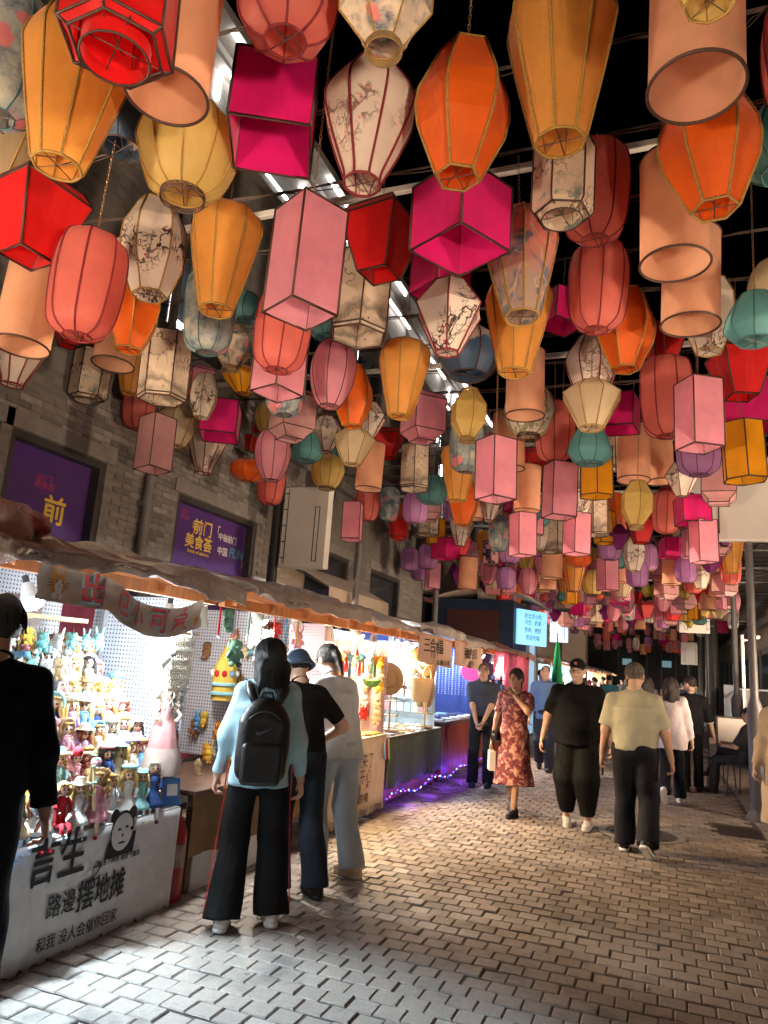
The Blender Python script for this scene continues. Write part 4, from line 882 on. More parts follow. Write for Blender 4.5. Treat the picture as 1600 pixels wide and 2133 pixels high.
def hair_mesh(kind):
    q = MB(); rg = random.Random(kind)
    q.ball((-.010, 0, .272), (.045, .048, .047), 14, 9)
    for a in np.linspace(-.8, .8, 5): q.ball((.026, a*.036, .298), (.016, .012, .012), 8, 5)
    if kind == 'long':
        for k in range(13):
            a = R(75+k*210/12); x, y = .044*math.cos(a), .046*math.sin(a); q.tube([(x*.9, y*.9, .28), (x*1.15, y*1.15, .22), (x*1.25+rg.uniform(-.01, .01), y*1.3+rg.uniform(-.01, .01), .15), (x*1.1, y*1.2, .10)], [.017, .019, .016, .005], 6)
    if kind == 'curly':
        for k in range(46):
            a = rg.uniform(60, 300); z = rg.uniform(.15, .31); r_ = .052+.02*rg.random(); q.ball((r_*math.cos(R(a)), r_*1.15*math.sin(R(a)), z), rg.uniform(.014, .022), 7, 5)
    if kind == 'bob':
        for k in range(11):
            a = R(75+k*21); q.ball((.043*math.cos(a), .048*math.sin(a), .245), (.018, .018, .036), 7, 5)
    if kind == 'braids':
        for s_ in (-1, 1):
            for j in range(6): q.ball((.012, s_*(.048+.004*j), .245-j*.024), (.013, .013, .015), 7, 5)
        for k in range(7): a = R(100+k*26); q.ball((.04*math.cos(a), .044*math.sin(a), .25), (.016, .016, .03), 7, 5)
    return q.mesh('hair', True)
DHAIR = {k: hair_mesh(k) for k in ('long', 'curly', 'bob', 'braids')}
def hat_mesh(k):
    q = MB()
    if k == 'beret': q.ball((-.012, .006, .318), (.062, .066, .022), 16, 8); q.ball((-.012, .006, .341), .006, 6, 4)
    if k == 'brim hat': q.lathe([(.085, .298), (.082, .303), (.05, .308), (.046, .335), (.03, .348), (0, .35)], 20, c=(-.006, 0, 0))
    if k == 'bonnet':
        q.ball((-.022, 0, .276), (.054, .062, .062), 14, 9)
        q.tube([(.018, .062*math.cos(a), .265+.066*math.sin(a)) for a in np.linspace(-.5, math.pi+.5, 16)], .012, 6)
    if k == 'cap': q.ball((-.006, 0, .302), (.05, .05, .034), 14, 8); q.lathe([(.036, 0), (.030, .004), (0, .004)], 14, c=(.045, 0, .306), sq=(1, 1.1))
    if k == 'bow':
        for s_ in (-1, 1): q.ball((-.006, s_*.022, .325), (.010, .022, .014), 8, 5)
        q.ball((-.006, 0, .325), .009, 6, 4)
    if k == 'fur hat':
        for a in np.linspace(0, 6.28, 14, endpoint=False): q.ball((.045*math.cos(a)-.008, .05*math.sin(a), .308), .02, 7, 5)
        q.ball((-.008, 0, .322), (.042, .046, .03), 10, 6)
    return q.mesh('hat', True)
DHAT = {k: hat_mesh(k) for k in ('beret', 'brim hat', 'bonnet', 'cap', 'bow', 'fur hat')}
def dress_mesh(k):
    q = MB()
    if k == 'dress': q.lathe([(.015, .215), (.036, .20), (.038, .165), (.034, .12), (.05, .09), (.085, .035), (.098, .006), (.09, 0)], 18, sq=(1.15, 1), c=(.012, 0, 0)); q.tube([(.03, .034*math.cos(a), .205+.012*math.sin(a)) for a in np.linspace(0, 6.28, 12, endpoint=False)], .007, 5, closed=True)
    else: q.lathe([(.015, .215), (.036, .20), (.04, .15), (.04, .06), (.046, .02), (.03, 0)], 16, c=(0, 0, 0))
    for s_ in (-1, 1): q.tube([(0, s_*.036, .198), (.018, s_*.062, .155), (.055, s_*.045, .115)], [.016, .017, .014], 8)
    return q.mesh('outfit', True)
DDRESS = {k: dress_mesh(k) for k in ('dress', 'suit')}
q = MB()
for s_ in (-1, 1): q.ball((.062, s_*.043, .108), (.012, .010, .010), 8, 5)
DHANDS = q.mesh('hands', True)
def legs_mesh(h):
    q = MB()
    for s_ in (-1, 1): q.tube([(0, s_*.024, .025), (.09, s_*.028, .028), (.105, s_*.028, -.0+h*.0), (.11, s_*.03, -h)], [.020, .018, .016, .012], 8)
    return q.mesh('legs', True)
def shoes_mesh(h):
    q = MB()
    for s_ in (-1, 1): q.ball((.122, s_*.03, -h-.004), (.026, .014, .013), 9, 6)
    return q.mesh('shoes', True)
DLEG = {k: (legs_mesh(k), shoes_mesh(k)) for k in (.085, .02)}
used_l = set(); rd = random.Random(21)
def doll(x, y, z, hair, style, outfit, ocol, hat, hcol, sc=1.0, rz=0.0, front=False, where='on the display steps'):
    lab = '%s doll with %s %s hair, %s %s%s' % ({1.0: 'small'}.get(sc, 'pretty') if False else 'dressed', hair, style, ocol, outfit, (' and %s %s' % (hcol, hat)) if hat else ' and no hat')
    t_ = thing('doll', ' '.join((lab+' '+where).split()[:16]), 'doll', (x, y, z), rz, 'dolls of the doll stall', sc)
    obj('head', DHEAD, None, t_); obj('hair', DHAIR[style], DM['hair_'+hair], t_); obj('outfit', DDRESS[outfit], DM['c_'+ocol], t_); obj('hands', DHANDS, M_DSKIN, t_)
    L, S_ = DLEG[.085 if front else .02]; obj('legs', L, DM['c_'+ocol] if outfit == 'suit' else DM['c_white'] if rd.random() < .5 else M_DSKIN, t_); obj('shoes', S_, DM['c_'+rd.choice(('black', 'white', 'tan', 'red'))], t_)
    if hat: obj('hat', DHAT[hat], DM['c_'+hcol], t_)
    return t_
HS = ['blonde', 'honey', 'brown', 'black', 'auburn', 'ash', 'grey']; CS = ['white', 'blue', 'pink', 'red', 'cream', 'yellow', 'lilac', 'tan', 'aqua', 'white', 'cream', 'white', 'aqua', 'pink', 'white', 'cream', 'cream', 'white', 'navy']
combos = set()
def rdoll(x, y, z, sc, rz, front, where):
    while True:
        c = (rd.choice(HS[:2]*3+HS), rd.choice(('long', 'long', 'curly', 'bob', 'braids')), rd.choice(('dress', 'dress', 'suit')), rd.choice(CS if not front else ['blue', 'aqua', 'white', 'tan', 'blue', 'pink', 'cream', 'red', 'aqua', 'navy']), rd.choice((None, 'beret', 'brim hat', 'bonnet', 'bonnet', 'cap', 'bow', 'fur hat')), rd.choice(CS))
        k = c[:5]+((c[5],) if c[4] else ())
        if k not in combos: combos.add(k); break
    if c[4] is None: c = c[:5]+('white',)
    return doll(x, y, z, *c, sc=sc, rz=rz, front=front, where=where)
for row in range(7):
    x = -2.985-row*.085-.05; z = TZ+.012+.02+row*.125; n = 16
    for k, y in enumerate(np.linspace(2.16+.07*(row % 2), 4.10-.035*row-.05*(row % 2), n)):
        if row in (0, 1) and y > 4.02: continue
        rdoll(x+rd.uniform(-.012, .012)+(.05 if row == 0 else 0), y+rd.uniform(-.02, .02), z, rd.uniform(.68, .88), R(rd.uniform(-48, 8)), row == 0, ('at the table edge', 'on the display steps')[row > 0])
for k, y in enumerate((2.15, 2.3, 2.46, 2.62)): rdoll(-3.45, y, 1.76, .62, R(-15), False, 'on the wooden shelf')
# a tall doll in a pink gown, macrame hanging, red roses, blue placard, rose trellis
t_ = thing('gown_doll', 'tall doll in a long pale pink lace gown standing on the doll table', 'doll', (-3.05, 4.10, TZ+.2), R(-35), None, .82)
q = MB().lathe([(.02, .56), (.05, .53), (.045, .46), (.09, .36), (.13, .18), (.15, .0)], 28)
for i_, (vx, vy, vz) in enumerate(q.v): a = math.atan2(vy, vx); k = 1+.09*math.sin(a*9)*max(0, (.5-vz)/.5); q.v[i_] = (vx*k, vy*k, vz)
part('gown', q, fabric('gown_pink', (.55, .26, .25)), t_, True); part('lace', MB().lathe([(.135, .20), (.165, .09), (.17, -.0)], 28), fabric('lace_cream', (.5, .38, .33)), t_, True)
obj('head', DHEAD, None, t_, loc=(0, 0, .30), scale=1.15); obj('hair', DHAIR['curly'], DM['hair_ash'], t_, loc=(0, 0, .30), scale=1.15); part('arms', MB().tube([(.0, -.05, .52), (.05, -.11, .45), (.08, -.06, .40)], .016, 7).tube([(.0, .05, .52), (.05, .11, .45), (.08, .06, .40)], .016, 7), M_DSKIN, t_, True)
t_ = thing('macrame_hanging', 'knotted cream macrame wall hanging on a wooden rod', 'macrame', (-3.0, 4.12, 1.72)); q = MB()
for j in range(11):
    for s_ in (-1, 1): q.tube([(.01*math.sin(i*1.6*s_), (-.11+.022*j)+s_*.011*math.sin(i*1.57), -.02-i*.03) for i in range(13 if j % 3 else 17)], .006, 4)
part('knots', q, fabric('cord_cream', (.70, .63, .52)), t_, True); part('rod', MB().tube([(0, -.17, 0), (0, .17, 0)], .009, 8), M_WOODL, t_)
t_ = thing('payment_placard', 'blue payment placard with a blank white square standing on the doll table', 'placard', (-2.95, 4.12, TZ+.01), R(-30))
part('board', MB().box((0, 0, .085), (.012, .115, .17), rot=(0, R(-12), 0), bevel=.002), mat('placard_blue', (.04, .18, .50), .4, .05, 5, bmp=0), t_); part('white_square', MB().box((.0125, 0, .10), (.003, .07, .07), rot=(0, R(-12), 0)), M_WHITEP, t_)
t_ = thing('rose_trellis', 'small wooden swing frame wound with roses and leaves among the dolls', 'swing frame', (-3.02, 3.25, TZ+.10), R(-25))
q = MB()
for y in (-.14, .14): q.tube([(.06, y*1.15, 0), (0, y, .30)], .009, 6).tube([(-.06, y*1.15, 0), (0, y, .30)], .009, 6)
q.tube([(0, -.16, .295), (0, .16, .295)], .009, 6); part('frame', q, M_WOODL, t_); q = MB(); rr_ = random.Random(2)
for k in range(34): q.ball((rr_.uniform(-.03, .05), rr_.choice((-1, 1))*.15+rr_.uniform(-.03, .03), rr_.uniform(.02, .3)), (.014, .014, .006), 6, 4)
part('leaves', q, DM['c_green'], t_)
for y, z, c in ((-.15, .2, 'pink'), (.04, .31, 'red'), (.15, .25, 'pink')):
    part('rose', MB().ball((.03, y, z), (.026, .03, .028), 9, 6).ball((.045, y, z), (.016, .018, .018), 7, 5), DM['c_'+c], t_, True)
t_ = thing('fur_bundle', 'fluffy bright blue fur wig spilling over the edge of the white table cloth', 'wig', (-2.86, 2.62, .62)); q = MB()
for k in range(420):
    a, b = rd.uniform(0, 6.28), rd.uniform(0, 3.14); n_ = Vector((math.sin(b)*math.cos(a)*.09, math.sin(b)*math.sin(a)*.15, math.cos(b)*.12)); p = n_*1.25+Vector((rd.uniform(-.02, .02), rd.uniform(-.02, .02), -.03)); w_ = n_.orthogonal().normalized()*.012
    q.add([n_+w_, n_-w_, p], [(0, 1, 2)])
q.ball((0, 0, 0), (.088, .145, .115), 14, 9); part('fur', q, mat('fur_blue', (.05, .36, .72), .8, .25, 25), t_)
# ---------- plush toys and small hanging goods
def plush_meshes():
    o = {}
    def body(q, ears):
        q.ball((0, 0, -.075), (.042, .05, .055), 12, 8)
        for s_ in (-1, 1): q.ball((.012, s_*.05, -.06), (.018, .018, .034), 8, 5, M=Matrix.Rotation(s_*.5, 3, 'X')); q.ball((.025, s_*.03, -.128), (.026, .019, .02), 8, 5)
    for kind in ('bear', 'rabbit', 'cat', 'dog', 'chick'):
        q = MB(); body(q, kind); o[kind, 'body'] = q.mesh('body', True)
        q = MB(); q.ball((0, 0, 0), (.046, .052, .046), 14, 9, 0); q.ball((.04, 0, -.010), (.016, .02, .015), 8, 5, 0)
        for s_ in (-1, 1): q.ball((.041, s_*.02, .008), .0055, 6, 4, 1)
        q.ball((.055, 0, -.006), (.005, .007, .005), 6, 4, 1); o[kind, 'head'] = q.mesh('head', True)
        q = MB()
        if kind == 'bear': q.ball((0, 0, 0), (.012, .018, .018), 9, 6)
        elif kind == 'rabbit': q.ball((0, 0, .035), (.010, .014, .048), 9, 7)
        elif kind == 'cat': q.lathe([(.02, 0), (.012, .02), (0, .035)], 8)
        elif kind == 'dog': q.ball((0, 0, -.02), (.012, .016, .036), 9, 6)
        else: q.ball((0, 0, 0), (.01, .02, .012), 8, 5)
        o[kind, 'ear'] = q.mesh('ear', True)
    return o
PM = plush_meshes(); PMC = {}
def plush_mat(c): return fabric('plush_'+c, dict(white=(.75, .73, .70), cream=(.70, .55, .34), pink=(.74, .36, .38), yellow=(.78, .52, .08), orange=(.72, .27, .04), blue=(.10, .30, .58), green=(.12, .26, .18), brown=(.30, .15, .07), red=(.60, .04, .04), grey=(.38, .38, .40), lilac=(.44, .30, .56), black=(.02, .02, .022), aqua=(.25, .58, .60))[c], .95, .15, 40)
PCNT = {}
def plush(kind, col, loc, rz, sc, where, hang=0.0, grp='plush toys on the stalls'):
    lab = '%s plush %s %s' % (col, kind, where)
    t_ = thing('plush_toy', lab, 'plush toy', loc, rz, grp, sc); m = plush_mat(col)
    obj('body', PM[kind, 'body'], m, t_)
    h = PM[kind, 'head']
    if len(h.materials) == 0: h.materials.append(m); h.materials.append(M_DEYE); h.polygons.foreach_set('material_index', [1 if p.center.x > .036 and (abs(p.center.y) > .012 or p.center.x > .053) and p.area < .00004 else 0 for p in h.polygons])
    obj('head', h, m, t_)
    for s_ in (-1, 1): obj('ear', PM[kind, 'ear'], m, t_, loc=(0, s_*(.034 if kind != 'dog' else .048), .036 if kind != 'dog' else .02), rot=(-s_*.25, 0, 0))
    if hang: part('cord', MB().tube([(0, 0, .04), (0, 0, .04+hang/sc)], .003/sc, 4), M_CABLE, t_)
    return t_
kinds = ['bear', 'rabbit', 'cat', 'dog', 'chick']; cols = ['white', 'cream', 'pink', 'yellow', 'orange', 'blue', 'brown', 'red', 'grey', 'lilac', 'aqua']
rp = random.Random(4)
for k in range(15): plush(rp.choice(('rabbit', 'bear', 'rabbit', 'cat')), rp.choice(('cream', 'white', 'yellow', 'white', 'pink', 'aqua')), (-3.36, 2.16+k*.112, 1.66-rp.uniform(0, .03)), R(rp.uniform(-40, 0)), rp.uniform(.5, .62), 'keyring hanging under the wooden shelf of the doll stall', .03, 'keyring toys under the shelf')
for k in range(7): plush(rp.choice(('rabbit', 'bear', 'cat')), rp.choice(('cream', 'pink', 'aqua', 'white')), (-3.30, 2.75+k*.105, 1.50-rp.uniform(0, .04)), R(rp.uniform(-40, 0)), rp.uniform(.58, .7), 'dangling on a long ring over the dolls', .1, 'keyring toys over the dolls')
clip_lamp('white bell lamp over the pegboard of the doll stall, pointing down at the dolls', on_x(345, 1305, -3.0), (-3.05, 3.9, 1.0), 11, COOL, .15, .055)
clip_lamp('white spot lamp beside the macrame, aimed across the dolls', on_x(320, 1388, -2.98), (-3.02, 3.0, 1.1), 15, COOL, .14, .065)
clip_lamp('small white lamp half hidden behind the cat banner', (-3.25, 3.05, 1.80), (-2.0, 2.75, 0), 300, (.58, .82, 1.0), .13, .07, spot=74)
clip_lamp('white lamp under the roof at the near end of the doll stall', (-3.2, 2.1, 1.75), (-3.0, 2.4, .8), 20, COOL, .13, .07)
t_ = thing('chalk_board', 'small dark chalk board with scribbles behind the cat banner', 'board', (-3.38, 3.12, 1.70), 0); part('board', MB().box((0, 0, .07), (.015, .26, .17)), M_WOODD, t_); lettering('手工娃娃', .05, M_WHITEP, t_, O=(.0085, 0, .09), U=(0, 1, 0), V=(0, 0, 1)); lettering('禁止触摸', .035, M_WHITEP, t_, O=(.0085, 0, .04), U=(0, 1, 0), V=(0, 0, 1))
# ---------- stall 2 : plush and trinkets, brown cloth
st2 = stall('plush_stall', 'stall of hanging plush toys and trinkets under a sagging dark tarp', 4.3, 6.42, tarp_mat('brown_tarp', (.22, .185, .165), .38), 8, tz=.70, dip=.04, zf=2.07)
drape(st2, 'table_cover', fabric('cloth_brown', (.22, .13, .06)), -2.91, 4.32, 6.4, .28, .70, .02, 3)
part('crate', MB().box((-3.2, 5.0, .18), (.5, 1.1, .34), bevel=.01), mat('white_crate', (.55, .54, .52), .6, .08, 4), st2)
part('pegboard', MB().box((-3.5, 5.6, 1.36), (1.0, .016, 1.25)), M_PEG, st2); part('back_cloth', MB().box((-4.3, 5.3, 1.3), (.02, 2.0, 1.4)), fabric('maroon_cloth', (.16, .03, .05)), st2); part('pegboard', MB().box((-3.45, 6.38, 1.45), (.85, .016, 1.0)), M_PEGP, st2)
t_ = thing('circus_tent_ornament', 'yellow cloth circus tent ornament with red and blue scallops on the plush stall', 'ornament', (-3.48, 5.42, 1.28), R(-60), None, .62)
q = MB().lathe([(.17, .28), (.10, .48), (.02, .66), (0, .67)], 8); part('roof', q, DM['c_yellow'], t_); part('skirt', MB().lathe([(.17, .28), (.16, .0), (.15, -.1)], 20), DM['c_yellow'], t_, True)
part('tip', MB().ball((0, 0, .69), .032, 10, 7), DM['c_red'], t_, True)
for k in range(10): a = k*.628; part('scallop', MB().ball((.172*math.cos(a), .172*math.sin(a), .26), (.035, .035, .045), 9, 6), DM['c_'+('red', 'blue', 'white')[k % 3]], t_, True)
for z in (.1, -.02): part('ruffle', MB().lathe([(.165, z+.04), (.20, z), (.165, z-.01)], 28), DM['c_aqua'], t_, True)
for k, (c, px_, py_, sc, kd) in enumerate((('green', 478, 1278, 1.0, 'dog'), ('green', 490, 1345, 1.1, 'dog'), ('white', 530, 1310, 1.15, 'rabbit'), ('white', 555, 1325, 1.15, 'bear'), ('blue', 590, 1320, 1.05, 'bear'), ('white', 615, 1285, 1.1, 'bear'), ('pink', 620, 1325, .9, 'rabbit'), ('grey', 540, 1355, 1.1, 'cat'), ('orange', 585, 1375, .8, 'cat'))):
    p = on_x(px_, py_, -3.05-.05*(k % 3)); plush(kd, c, p, R(rp.uniform(-60, 0)), sc, 'hanging on a strap at the front of the plush stall', max(.05, 1.93-p.z), 'toys hung at the front of the plush stall')
for k in range(26):
    plush(rp.choice(kinds), rp.choice(cols), (-3.05-rp.uniform(0, .85), 5.55, rp.uniform(.85, 1.9)), R(-90+rp.uniform(-30, 30)), rp.uniform(.55, .85), 'pinned to the white pegboard of the plush stall', 0, 'toys on the pegboard')
for k in range(22):
    plush(rp.choice(kinds), rp.choice(cols), (-3.0-rp.uniform(0, .6), 4.45+rp.uniform(0, 1.85), .83), R(rp.uniform(-60, 20)), rp.uniform(.5, .75), 'standing on the brown table of the plush stall', 0, 'toys on the brown table')
def lanyard(loc, col, L=.2):
    t_ = thing('lanyard', '%s braided lanyard hanging under the plush stall roof' % col, 'lanyard', loc, 0, 'lanyards'); part('strap', MB().box((0, 0, -L/2), (.006, .018, L)), plush_mat(col), t_); part('ring', MB().tube([(0, .014*math.cos(a), -L-.014+.014*math.sin(a)) for a in np.linspace(0, 6.28, 10, endpoint=False)], .003, 4, closed=True), M_POSTM, t_)
for k, c in enumerate(('red', 'lilac', 'aqua', 'green', 'red', 'blue', 'yellow')): lanyard((-2.95, 4.45+k*.2, 1.93), c)
t_ = thing('fire_extinguisher', 'red fire extinguisher standing between the white cloth and the brown cloth', 'fire extinguisher', (-2.98, 4.27, .02)); part('cylinder', MB().lathe([(.07, 0), (.075, .02), (.075, .42), (.05, .49), (.025, .52), (.025, .56)], 20, cap0=True), mat('extinguisher_red', (.26, .012, .012), .3, .05, 5, bmp=0), t_, True, auto=40)
part('valve', MB().box((0, 0, .585), (.05, .09, .04)).tube([(0, -.04, .6), (0, -.12, .56), (.02, -.11, .35)], .012, 6), M_LAMPB, t_); part('label_band', MB().lathe([(.0765, .22), (.0765, .36)], 20), mat('label_cream', (.30, .22, .19), .6, .3, 20), t_, True)
clip_lamp('white lamp clamped over the plush stall pegboard', (-3.3, 4.7, 1.80), (-3.5, 4.8, .8), 9, WHITE); clip_lamp('white lamp at the far end of the plush stall', (-3.35, 5.75, 1.80), (-3.4, 5.6, .8), 9, WHITE)
clip_lamp('white lamp hung at the roof edge of the plush stall, facing the lane', (-3.05, 5.2, 1.86), (-1.6, 5.3, 0), 80, WHITE, .12, .07, spot=110)
# ---------- stall 3 : charms, cream cloth with hand lettering
st3 = stall('charm_stall', 'warmly lit charm stall with star ornaments and a lettered cream table cloth', 6.5, 7.95, M_TARP, 12, tz=.84)
TZ3 = .84
w3 = drape(st3, 'table_cover', fabric('cloth_cream', (.62, .50, .36)), -2.90, 6.45, 7.93, .13, TZ3, .005, 5, 0)
q = MB()
for k in range(120): y = 6.46+k*.0122; q.tube([(-2.90+wave_x(y, .13, TZ3, .016, 5), y, .135), (-2.895+wave_x(y, .13, TZ3, .016, 5), y+rd.uniform(-.006, .006), .07)], .0028, 3)
part('fringe', q, fabric('fringe_cream', (.6, .5, .38)), st3); part('cover_top', MB().box((-3.32, 7.2, TZ3+.004), (.86, 1.46, .008)), fabric('cloth_print', (.66, .55, .34)), st3)
M_INKB = mat('ink_brown', (.06, .035, .03), .8, .05, 5, bmp=0)
cloth_text(st3, '来都来了', 754, 1590, .165, M_INKB, w3); cloth_text(st3, '就买个开心', 742, 1626, .165, M_INKB, w3); cloth_text(st3, '随便看看', 735, 1654, .11, M_INKB, w3, bold=.01); cloth_text(st3, '都是手工做的嘞', 737, 1672, .105, M_INKB, w3, bold=.01); cloth_text(st3, '★', 764, 1637, .10, M_REDP, w3)
part('pegboard', MB().box((-3.9, 7.2, 1.42), (.02, 1.4, 1.05)), M_PEGP, st3); part('pegboard', MB().box((-3.42, 7.93, 1.36), (.95, .016, 1.0)), M_PEGP, st3)
def star_ornament(loc, col):
    t_ = thing('star_ornament', '%s cloth star hanging with a tassel under the charm stall roof' % col, 'ornament', loc, R(rp.uniform(-40, 20)), 'cloth stars of the charm stall'); n = 10; pts = [((.075 if k % 2 == 0 else .036)*math.sin(k*math.pi/5), (.075 if k % 2 == 0 else .036)*math.cos(k*math.pi/5)) for k in range(n)]
    q = MB().add([(0.0, a, b) for a, b in pts]+[(.028, 0, 0), (-.028, 0, 0)], [(i, (i+1) % n, n) for i in range(n)]+[((i+1) % n, i, n+1) for i in range(n)]); part('star', q, plush_mat(col), t_)
    part('cord', MB().tube([(0, 0, .07), (0, 0, .24)], .0025, 4), M_CABLE, t_); q = MB()
    for k in range(7): q.tube([(0, -.012+.004*k, -.04), (0, -.022+.0075*k, -.20)], .003, 3)
    part('tassel', q, plush_mat(rp.choice(('red', 'orange', 'white', 'blue', 'green'))), t_)
for k in range(11): star_ornament((-3.0-.09*(k % 3), 6.62+k*.12, 1.70-.04*(k % 2)), ('green', 'red', 'orange', 'aqua', 'pink', 'orange', 'blue')[k % 7])
for k in range(24): plush(rp.choice(kinds), rp.choice(('yellow', 'cream', 'pink', 'white', 'orange', 'red', 'cream')), (-3.84, 6.6+rp.uniform(0, 1.25), rp.uniform(1.0, 1.75)), R(rp.uniform(-40, 10)), rp.uniform(.6, .9), 'pinned on the back pegboard of the charm stall', 0, 'toys on the charm stall back board')
for k in range(24): plush(rp.choice(kinds), rp.choice(('yellow', 'cream', 'pink', 'white', 'orange', 'red', 'white')), (-3.0-(k % 5)*.17, 7.87, 1.08+(k//5)*.15+rp.uniform(-.02, .02)), R(-90+rp.uniform(-20, 20)), rp.uniform(.62, .9), 'pinned on the side pegboard of the charm stall', 0, 'toys on the charm stall side board')
t_ = thing('watermelon_fan', 'round red watermelon fan with a yellow rim on the charm stall', 'fan', (-3.05, 7.05, TZ3+.01), R(-35)); part('rim', MB().ball((0, 0, .28), (.02, .125, .16), 20, 12), DM['c_cream'], t_, True); part('flesh', MB().ball((.012, 0, .28), (.018, .098, .13), 20, 12), DM['c_red'], t_, True); part('handle', MB().tube([(0, 0, 0), (0, 0, .15)], .008, 6), M_WOODL, t_)
t_ = thing('watermelon_basket', 'green woven watermelon basket hanging among the cloth stars', 'basket', (-3.0, 7.62, 1.42)); part('bowl', MB().lathe([(.02, -.07), (.07, -.05), (.10, 0), (.105, .02), (.09, .02), (.05, -.03), (0, -.04)], 18), mat('basket_green', (.12, .32, .08), .8, .4, 30), t_, True); part('cords', MB().tube([(0, .1, .02), (0, 0, .3)], .003, 4).tube([(0, -.1, .02), (0, 0, .3)], .003, 4), M_CABLE, t_)
for k in range(9):
    t_ = thing('charm_tray', 'shallow %s tray of small charms on the cream cloth' % ('wooden', 'orange', 'white')[k % 3], 'tray', (-3.02-.2*(k//5), 6.65+.27*(k % 5), TZ3+.01), R(rp.uniform(-8, 8)), 'charm trays'); part('tray', MB().box((0, 0, .012), (.16, .22, .02), bevel=.004), (M_WOODL, DM['c_yellow'], M_WHITEP)[k % 3], t_)
    for j in range(12): part('charm', MB().ball((rp.uniform(-.06, .06), rp.uniform(-.09, .09), .028), (.013, .016, .009), 7, 4), plush_mat(rp.choice(cols)), t_, True)
t_ = thing('tassel_bunch', 'bunch of coloured tassels hanging from the corner of the cream table cloth', 'tassels', (-2.86, 7.86, .80))
for k, c in enumerate(('blue', 'red', 'black', 'yellow', 'aqua')): part('tassel', MB().tube([(0, -.06+k*.03, 0), (.01, -.07+k*.034, -.2-.02*(k % 3))], [.006, .013], 6), plush_mat(c), t_)
clip_lamp('warm lamp behind the cloth stars of the charm stall', (-3.28, 7.0, 1.80), (-3.3, 7.0, .8), 12, WARMW); clip_lamp('warm lamp near the side pegboard of the charm stall', (-3.25, 7.62, 1.72), (-3.2, 7.6, .8), 12, WARMW)
clip_lamp('warm lamp at the roof edge of the charm stall, facing the lane', (-3.05, 7.3, 1.86), (-1.4, 7.2, 0), 190, (1, .70, .36), .12, .07, spot=105)
# ---------- stall 4 : straw bags and crystals, green cloth
st4 = stall('bag_stall', 'stall of straw bags and hats behind a plain green table cloth', 8.0, 10.15, M_TARP, 15, tz=.80, zf=2.1)
drape(st4, 'table_cover', fabric('cloth_green', (.10, .135, .085)), -2.90, 8.0, 10.14, .24, .80, .022, 7)
part('cover_top', MB().box((-3.32, 9.07, .804), (.86, 2.13, .008)), fabric('cloth_pale', (.55, .54, .46)), st4)
M_DUSK = fabric('backdrop_navy', (.05, .07, .22)); M_PANEL = mat('pale_blue_board', (.55, .64, .68), .5, .2, 3)
part('back_board', MB().box((-4.3, 9.07, 1.35), (.02, 2.1, 1.4)), M_PANEL, st4); part('side_board', MB().box((-3.65, 10.12, 1.38), (1.3, .016, 1.15)), M_PANEL, st4); part('cabinet', MB().box((-3.1, 9.07, .3), (.3, 2.0, .42)), mat('stall_cabinet', (.28, .08, .05), .6, .2, 4), st4)
for y in (8.5, 9.0, 9.5, 10.0): part('board_strut', MB().box((-4.26, y, 1.3), (.03, .035, 1.35), rot=(R(28), 0, 0)), M_POSTM, st4)
def cloth_sign(name, label, y0, y1, z1, drop, rows, X=-2.60):
    t_ = thing(name, label, 'sign', (0, 0, 0)); q = MB(); f_ = lambda y, z: X+.012*math.sin(y*9)+.006*math.sin(y*31)
    q.grid(lambda u, v: (f_(y0+(y1-y0)*u, 0), y0+(y1-y0)*u, z1-.05*u-drop*v), 40, 4); part('cloth', q, fabric('sign_linen', (.50, .34, .26)), t_, True)
    for s_, u, v, sz, b in rows: lettering(s_, sz, M_BLACKP, t_, O=(0, y0+(y1-y0)*u, z1-.05*u-drop*v), U=(0, 1, 0), V=(0, 0, 1), bold=b, warp=lambda p: Vector((f_(p.y, 0)+.006, p.y, p.z)))
    part('rod', MB().tube([(X-.01, y0-.03, z1+.005), (X-.01, y1+.03, z1-.045)], .012, 6), M_WOODO, t_); return t_
cloth_sign('linen_sign', 'hanging linen sign with three black characters in front of the straw bag stall', 7.98, 9.42, 2.0, .33, (('三合 水晶', .45, .36, .19, .012), ('手工·设计', .42, .70, .06, 0), ('（水晶·银饰·设计款）', .72, .88, .07, .003)))
for k in range(16): plush(rp.choice(kinds), rp.choice(('white', 'cream', 'aqua', 'yellow', 'pink', 'brown')), (-3.08-.075*k, 10.04, rp.uniform(1.35, 1.85)), R(-90+rp.uniform(-30, 30)), rp.uniform(.7, 1.0), 'hanging before the pale board of the straw bag stall', .06, 'toys of the straw bag stall')
for k in range(3):
    t_ = thing('display_rack', 'pale wire display rack of cards at the back of the straw bag stall', 'rack', (-3.3-.44*k, 9.98, .83), R(-90), 'display racks'); q = MB()
    for y in (-.22, .22): q.tube([(0, y, 0), (0, y, .75)], .008, 5)
    for z in (.15, .33, .51, .69): q.tube([(0, -.22, z), (0, .22, z)], .006, 5)
    part('frame', q, M_POSTM, t_)
    for j in range(12): part('card', MB().box((.012, -.17+(j % 4)*.113, .22+(j//4)*.18), (.004, .085, .12)), (M_WHITEP, M_SKYP, DM['c_cream'], DM['c_pink'])[(j+k) % 4], t_)
def straw_bag(loc, rz, label, m):
    t_ = thing('straw_bag', label, 'bag', loc, rz); q = MB().lathe([(.13, 0), (.15, .02), (.22, .30), (.21, .30), (.14, .03)], 26, cap0=True, sq=(.5, 1)); part('body', q, m, t_, True, auto=50)
    for s_ in (-1, 1): part('handle', MB().tube([(s_*.09, .09*math.cos(a), .28+.18*math.sin(a)) for a in np.linspace(0, math.pi, 12)], .010, 6), mat('leather_tan', (.42, .13, .05), .5, .1, 9), t_, True)
